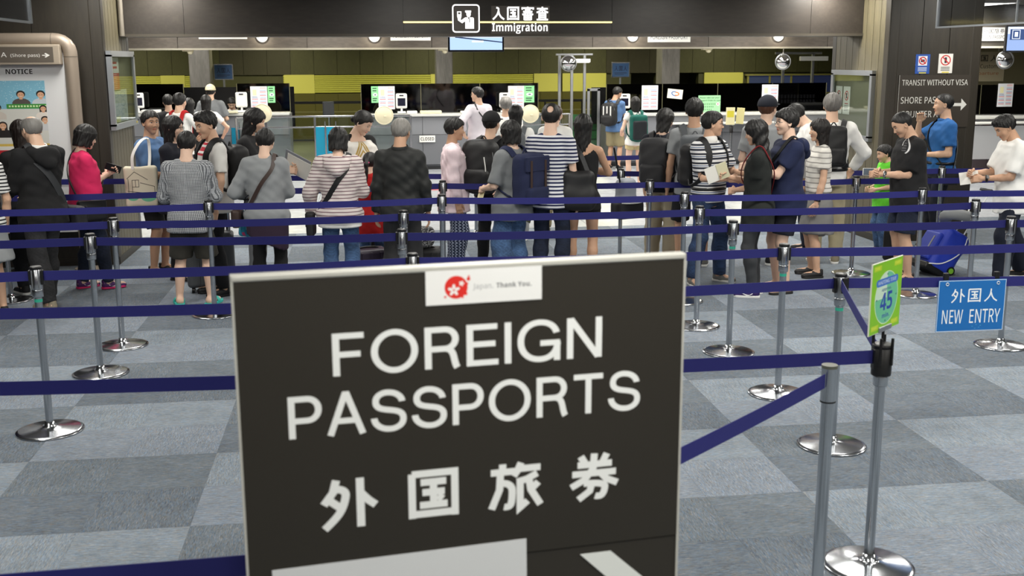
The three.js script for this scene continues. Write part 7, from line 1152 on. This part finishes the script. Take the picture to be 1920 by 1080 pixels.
// blue trolley bag tilted on its wheels with a long handle
{
  const t = thing('trolley_bag', 'bright blue trolley bag tilted on green wheels', 'trolley bag', [5.62, 0, -10.35], 0.12), blue = std(0x1a34a8, 0.55, { bumpMap: fabricBump, bumpScale: 0.0005 });
  const g = new THREE.Group(); const M = M4().makeTranslation(0, 0.05, 0).multiply(M4().makeRotationZ(-32 * D2R));
  const f = boxS(0.02, 0.22, 0, 0.16, 0.24, 0.15, 0.07);
  part('main_compartment', uvBox(polygonize((a, b, c) => f(a, b, c) + 0.004 * Math.sin(a * 25 + b * 19), [-0.22, -0.08, -0.2], [0.26, 0.52, 0.2], 0.013)).applyMatrix4(M), blue, t); part('front_pocket', rb(0.06, 0.3, 0.24, 0.025, -0.15, 0.2, 0, 3).applyMatrix4(M), blue, t); part('base', rb(0.34, 0.07, 0.3, 0.02, 0.01, 0.0, 0).applyMatrix4(M), blackPlastic, t);
  part('logo_mark', rb(0.004, 0.16, 0.02, 0.001, -0.182, 0.22, 0.06).applyMatrix4(M), F.greyMarl, t); part('piping', ribbon(curvePts([V(-0.14, 0.02, 0.152), V(0.0, 0.1, 0.156), V(0.12, 0.3, 0.156), V(0.1, 0.44, 0.15)], 16), 0.01, 0.004, () => V(0, 0, 1)).applyMatrix4(M), F.white, t);
  for (const z of [-0.14, 0.14]) { const m = part('wheel', new THREE.CylinderGeometry(0.045, 0.045, 0.035, 20).rotateX(Math.PI / 2).translate(0.15, 0.046, z), blackPlastic, t); part('hub', new THREE.CylinderGeometry(0.028, 0.028, 0.038, 16).rotateX(Math.PI / 2).translate(0.15, 0.046, z), std(0x86c93a, 0.5), m, 'light green hub'); }
  for (const z of [-0.07, 0.07]) part('pull_rod', rod(V(0.1, 0.42, z).applyMatrix4(M), V(0.1, 0.98, z).applyMatrix4(M), 0.007), whitePlastic, t); part('grip', rb(0.03, 0.03, 0.18, 0.01, 0.1, 0.98, 0).applyMatrix4(M), blackPlastic, t);
  const pil = thing('neck_pillow', 'pale grey neck pillow lying on the blue trolley bag', 'pillow', [5.86, 0.5, -10.33], 0.12); part('cushion', new THREE.TorusGeometry(0.12, 0.055, 12, 28, 4.6).rotateX(1.25).rotateZ(-0.35).translate(0.02, 0.06, 0), F.greyMarl, pil); part('seam', new THREE.TorusGeometry(0.12, 0.0565, 4, 28, 4.6).scale(1, 1, 0.1).rotateX(1.25).rotateZ(-0.35).translate(0.02, 0.06, 0), F.grey, pil);
}
// ---- things held in hands
const phoneSet = (c) => [['case', rb(0.072, 0.145, 0.009, 0.004), c], ['screen', rb(0.064, 0.13, 0.002, 0.0008, 0, 0, 0.005), std(0x5b6570, 0.1)]];
const passport = (c) => [['cover', rb(0.09, 0.125, 0.006, 0.002), c], ['pages', rb(0.086, 0.12, 0.004, 0.001, 0.02, 0, 0.004), paper]];
inHand(C.pinkTee, 'L', 'phone', 'phone in the hands of the pink tee woman', 'phone', phoneSet(blackPlastic), null, [0.035, -0.075, 0.03], [0.9, 1.57, 0]);
inHand(C.phoneMan, 'L', 'phone', 'white phone held by the man in the black printed tee', 'phone', phoneSet(whitePlastic), null, [0.045, -0.1, 0.03], [0, 1.57, 0]);
inHand(C.sweater, 'L', 'paper_slip', 'pale slip of paper held by the woman in the grey sweater', 'paper', [['sheet', rb(0.1, 0.15, 0.003, 0.001), std(0xe0d9ae, 0.8)], ['fold', rb(0.1, 0.07, 0.003, 0.001, 0, 0.05, 0.004), std(0xe0d9ae, 0.8)]], null, [0.02, -0.12, 0.0], [0, 1.2, 0.4]);
inHand(C.greyTee, 'L', 'passport', 'dark red passport and cream slip held by the grey tee woman', 'passport', [['cover', rb(0.1, 0.13, 0.006, 0.002), std(0x3a0f1c, 0.5)], ['slip', rb(0.09, 0.13, 0.003, 0.001, 0.06, 0.01, 0.006), std(0xe0d9ae, 0.8)]], null, [0.03, -0.09, 0.0], [0, 1.4, 0.2]);
inHand(C.navyStripe, 'L', 'leaflet', 'greenish leaflet held down by the striped tee man', 'leaflet', [['cover', rb(0.1, 0.2, 0.004, 0.001), std(0x8d9078, 0.7)], ['page', rb(0.09, 0.18, 0.003, 0.001, 0.02, 0.02, 0.004), paper]], null, [0.03, -0.12, 0.0], [0.2, 1.2, 0.4]);
inHand(C.blackTop, 'L', 'document_folder', 'grey document folder held by the long haired woman in black', 'folder', [['cover', rb(0.23, 0.3, 0.006, 0.002), std(0x8f9298, 0.6)], ['sheet', rb(0.21, 0.28, 0.004, 0.001, 0.02, -0.02, -0.006), paper]], null, [0.03, -0.12, 0.02], [0.2, 1.5, 0.3]);
inHand(C.polo, 'L', 'passport', 'dark passport with a white slip held by the polo shirt man', 'passport', passport(std(0x1c1f2a, 0.5)), null, [0.03, -0.1, 0.02], [0, 1.3, 0.3]);
inHand(C.blackTee, 'R', 'paper_slip', 'open pale paper held by the woman in the black tee', 'paper', [['sheet', rb(0.15, 0.2, 0.003, 0.001), paper], ['fold', rb(0.15, 0.1, 0.003, 0.001, 0, 0.06, 0.004), std(0xd3cfae, 0.8)]], null, [0.03, -0.14, 0.02], [0, 1.4, 0.6]);
inHand(C.whiteTee, 'L', 'paper_slip', 'white paper held by the man in the white tee', 'paper', [['sheet', rb(0.12, 0.17, 0.003, 0.001), paper], ['passport', rb(0.09, 0.125, 0.006, 0.002, 0, 0, -0.006), std(0xd8d8d4, 0.7)]], null, [0.035, -0.12, 0.02], [0, 1.57, 0.1]);
inHand(C.brownHair, 'L', 'paper_slip', 'paper held up at the left edge by the brown haired woman', 'paper', [['sheet', rb(0.1, 0.2, 0.003, 0.001), paper], ['fold', rb(0.1, 0.1, 0.003, 0.001, 0, -0.06, 0.004), std(0x3b4668, 0.7)]], null, [0.03, -0.12, 0.02], [0, 0.8, 0.4]);
// wrist watches
function watch(p, side, label, mat) { const a = p.arms[side === 'L' ? 0 : 1], t = worn(p, 'wristwatch', label, 'watch'), d = V().subVectors(a.E, a.W).normalize(), c = a.W.clone().addScaledVector(d, 0.035), q = new THREE.Quaternion().setFromUnitVectors(V(0, 0, 1), d), r = 0.0185 * p.H; part('strap', new THREE.TorusGeometry(r, 0.006, 8, 22).scale(1, 1, 1.8).applyQuaternion(q).translate(c.x, c.y, c.z), mat, t); part('dial', cyl(0.016, 0.016, 0.008, 0, 0, 0, 18).applyQuaternion(new THREE.Quaternion().setFromUnitVectors(V(0, 1, 0), V(p.arms[side === 'L' ? 0 : 1].sg, 0.6, 0).normalize())).translate(c.x + a.sg * r * 0.85, c.y + r * 0.5, c.z), mat, t); }
watch(C.phoneMan, 'L', 'silver wristwatch of the man with the white phone', steel); watch(C.greySkirt, 'L', 'black sports watch of the grey skirt woman', blackPlastic); watch(C.whiteTee, 'L', 'dark wristwatch of the man at the right edge', blackPlastic);
scene.traverse((o) => { if (o.isMesh) { o.castShadow = true; o.receiveShadow = true; } });
renderer.render(scene, camera);
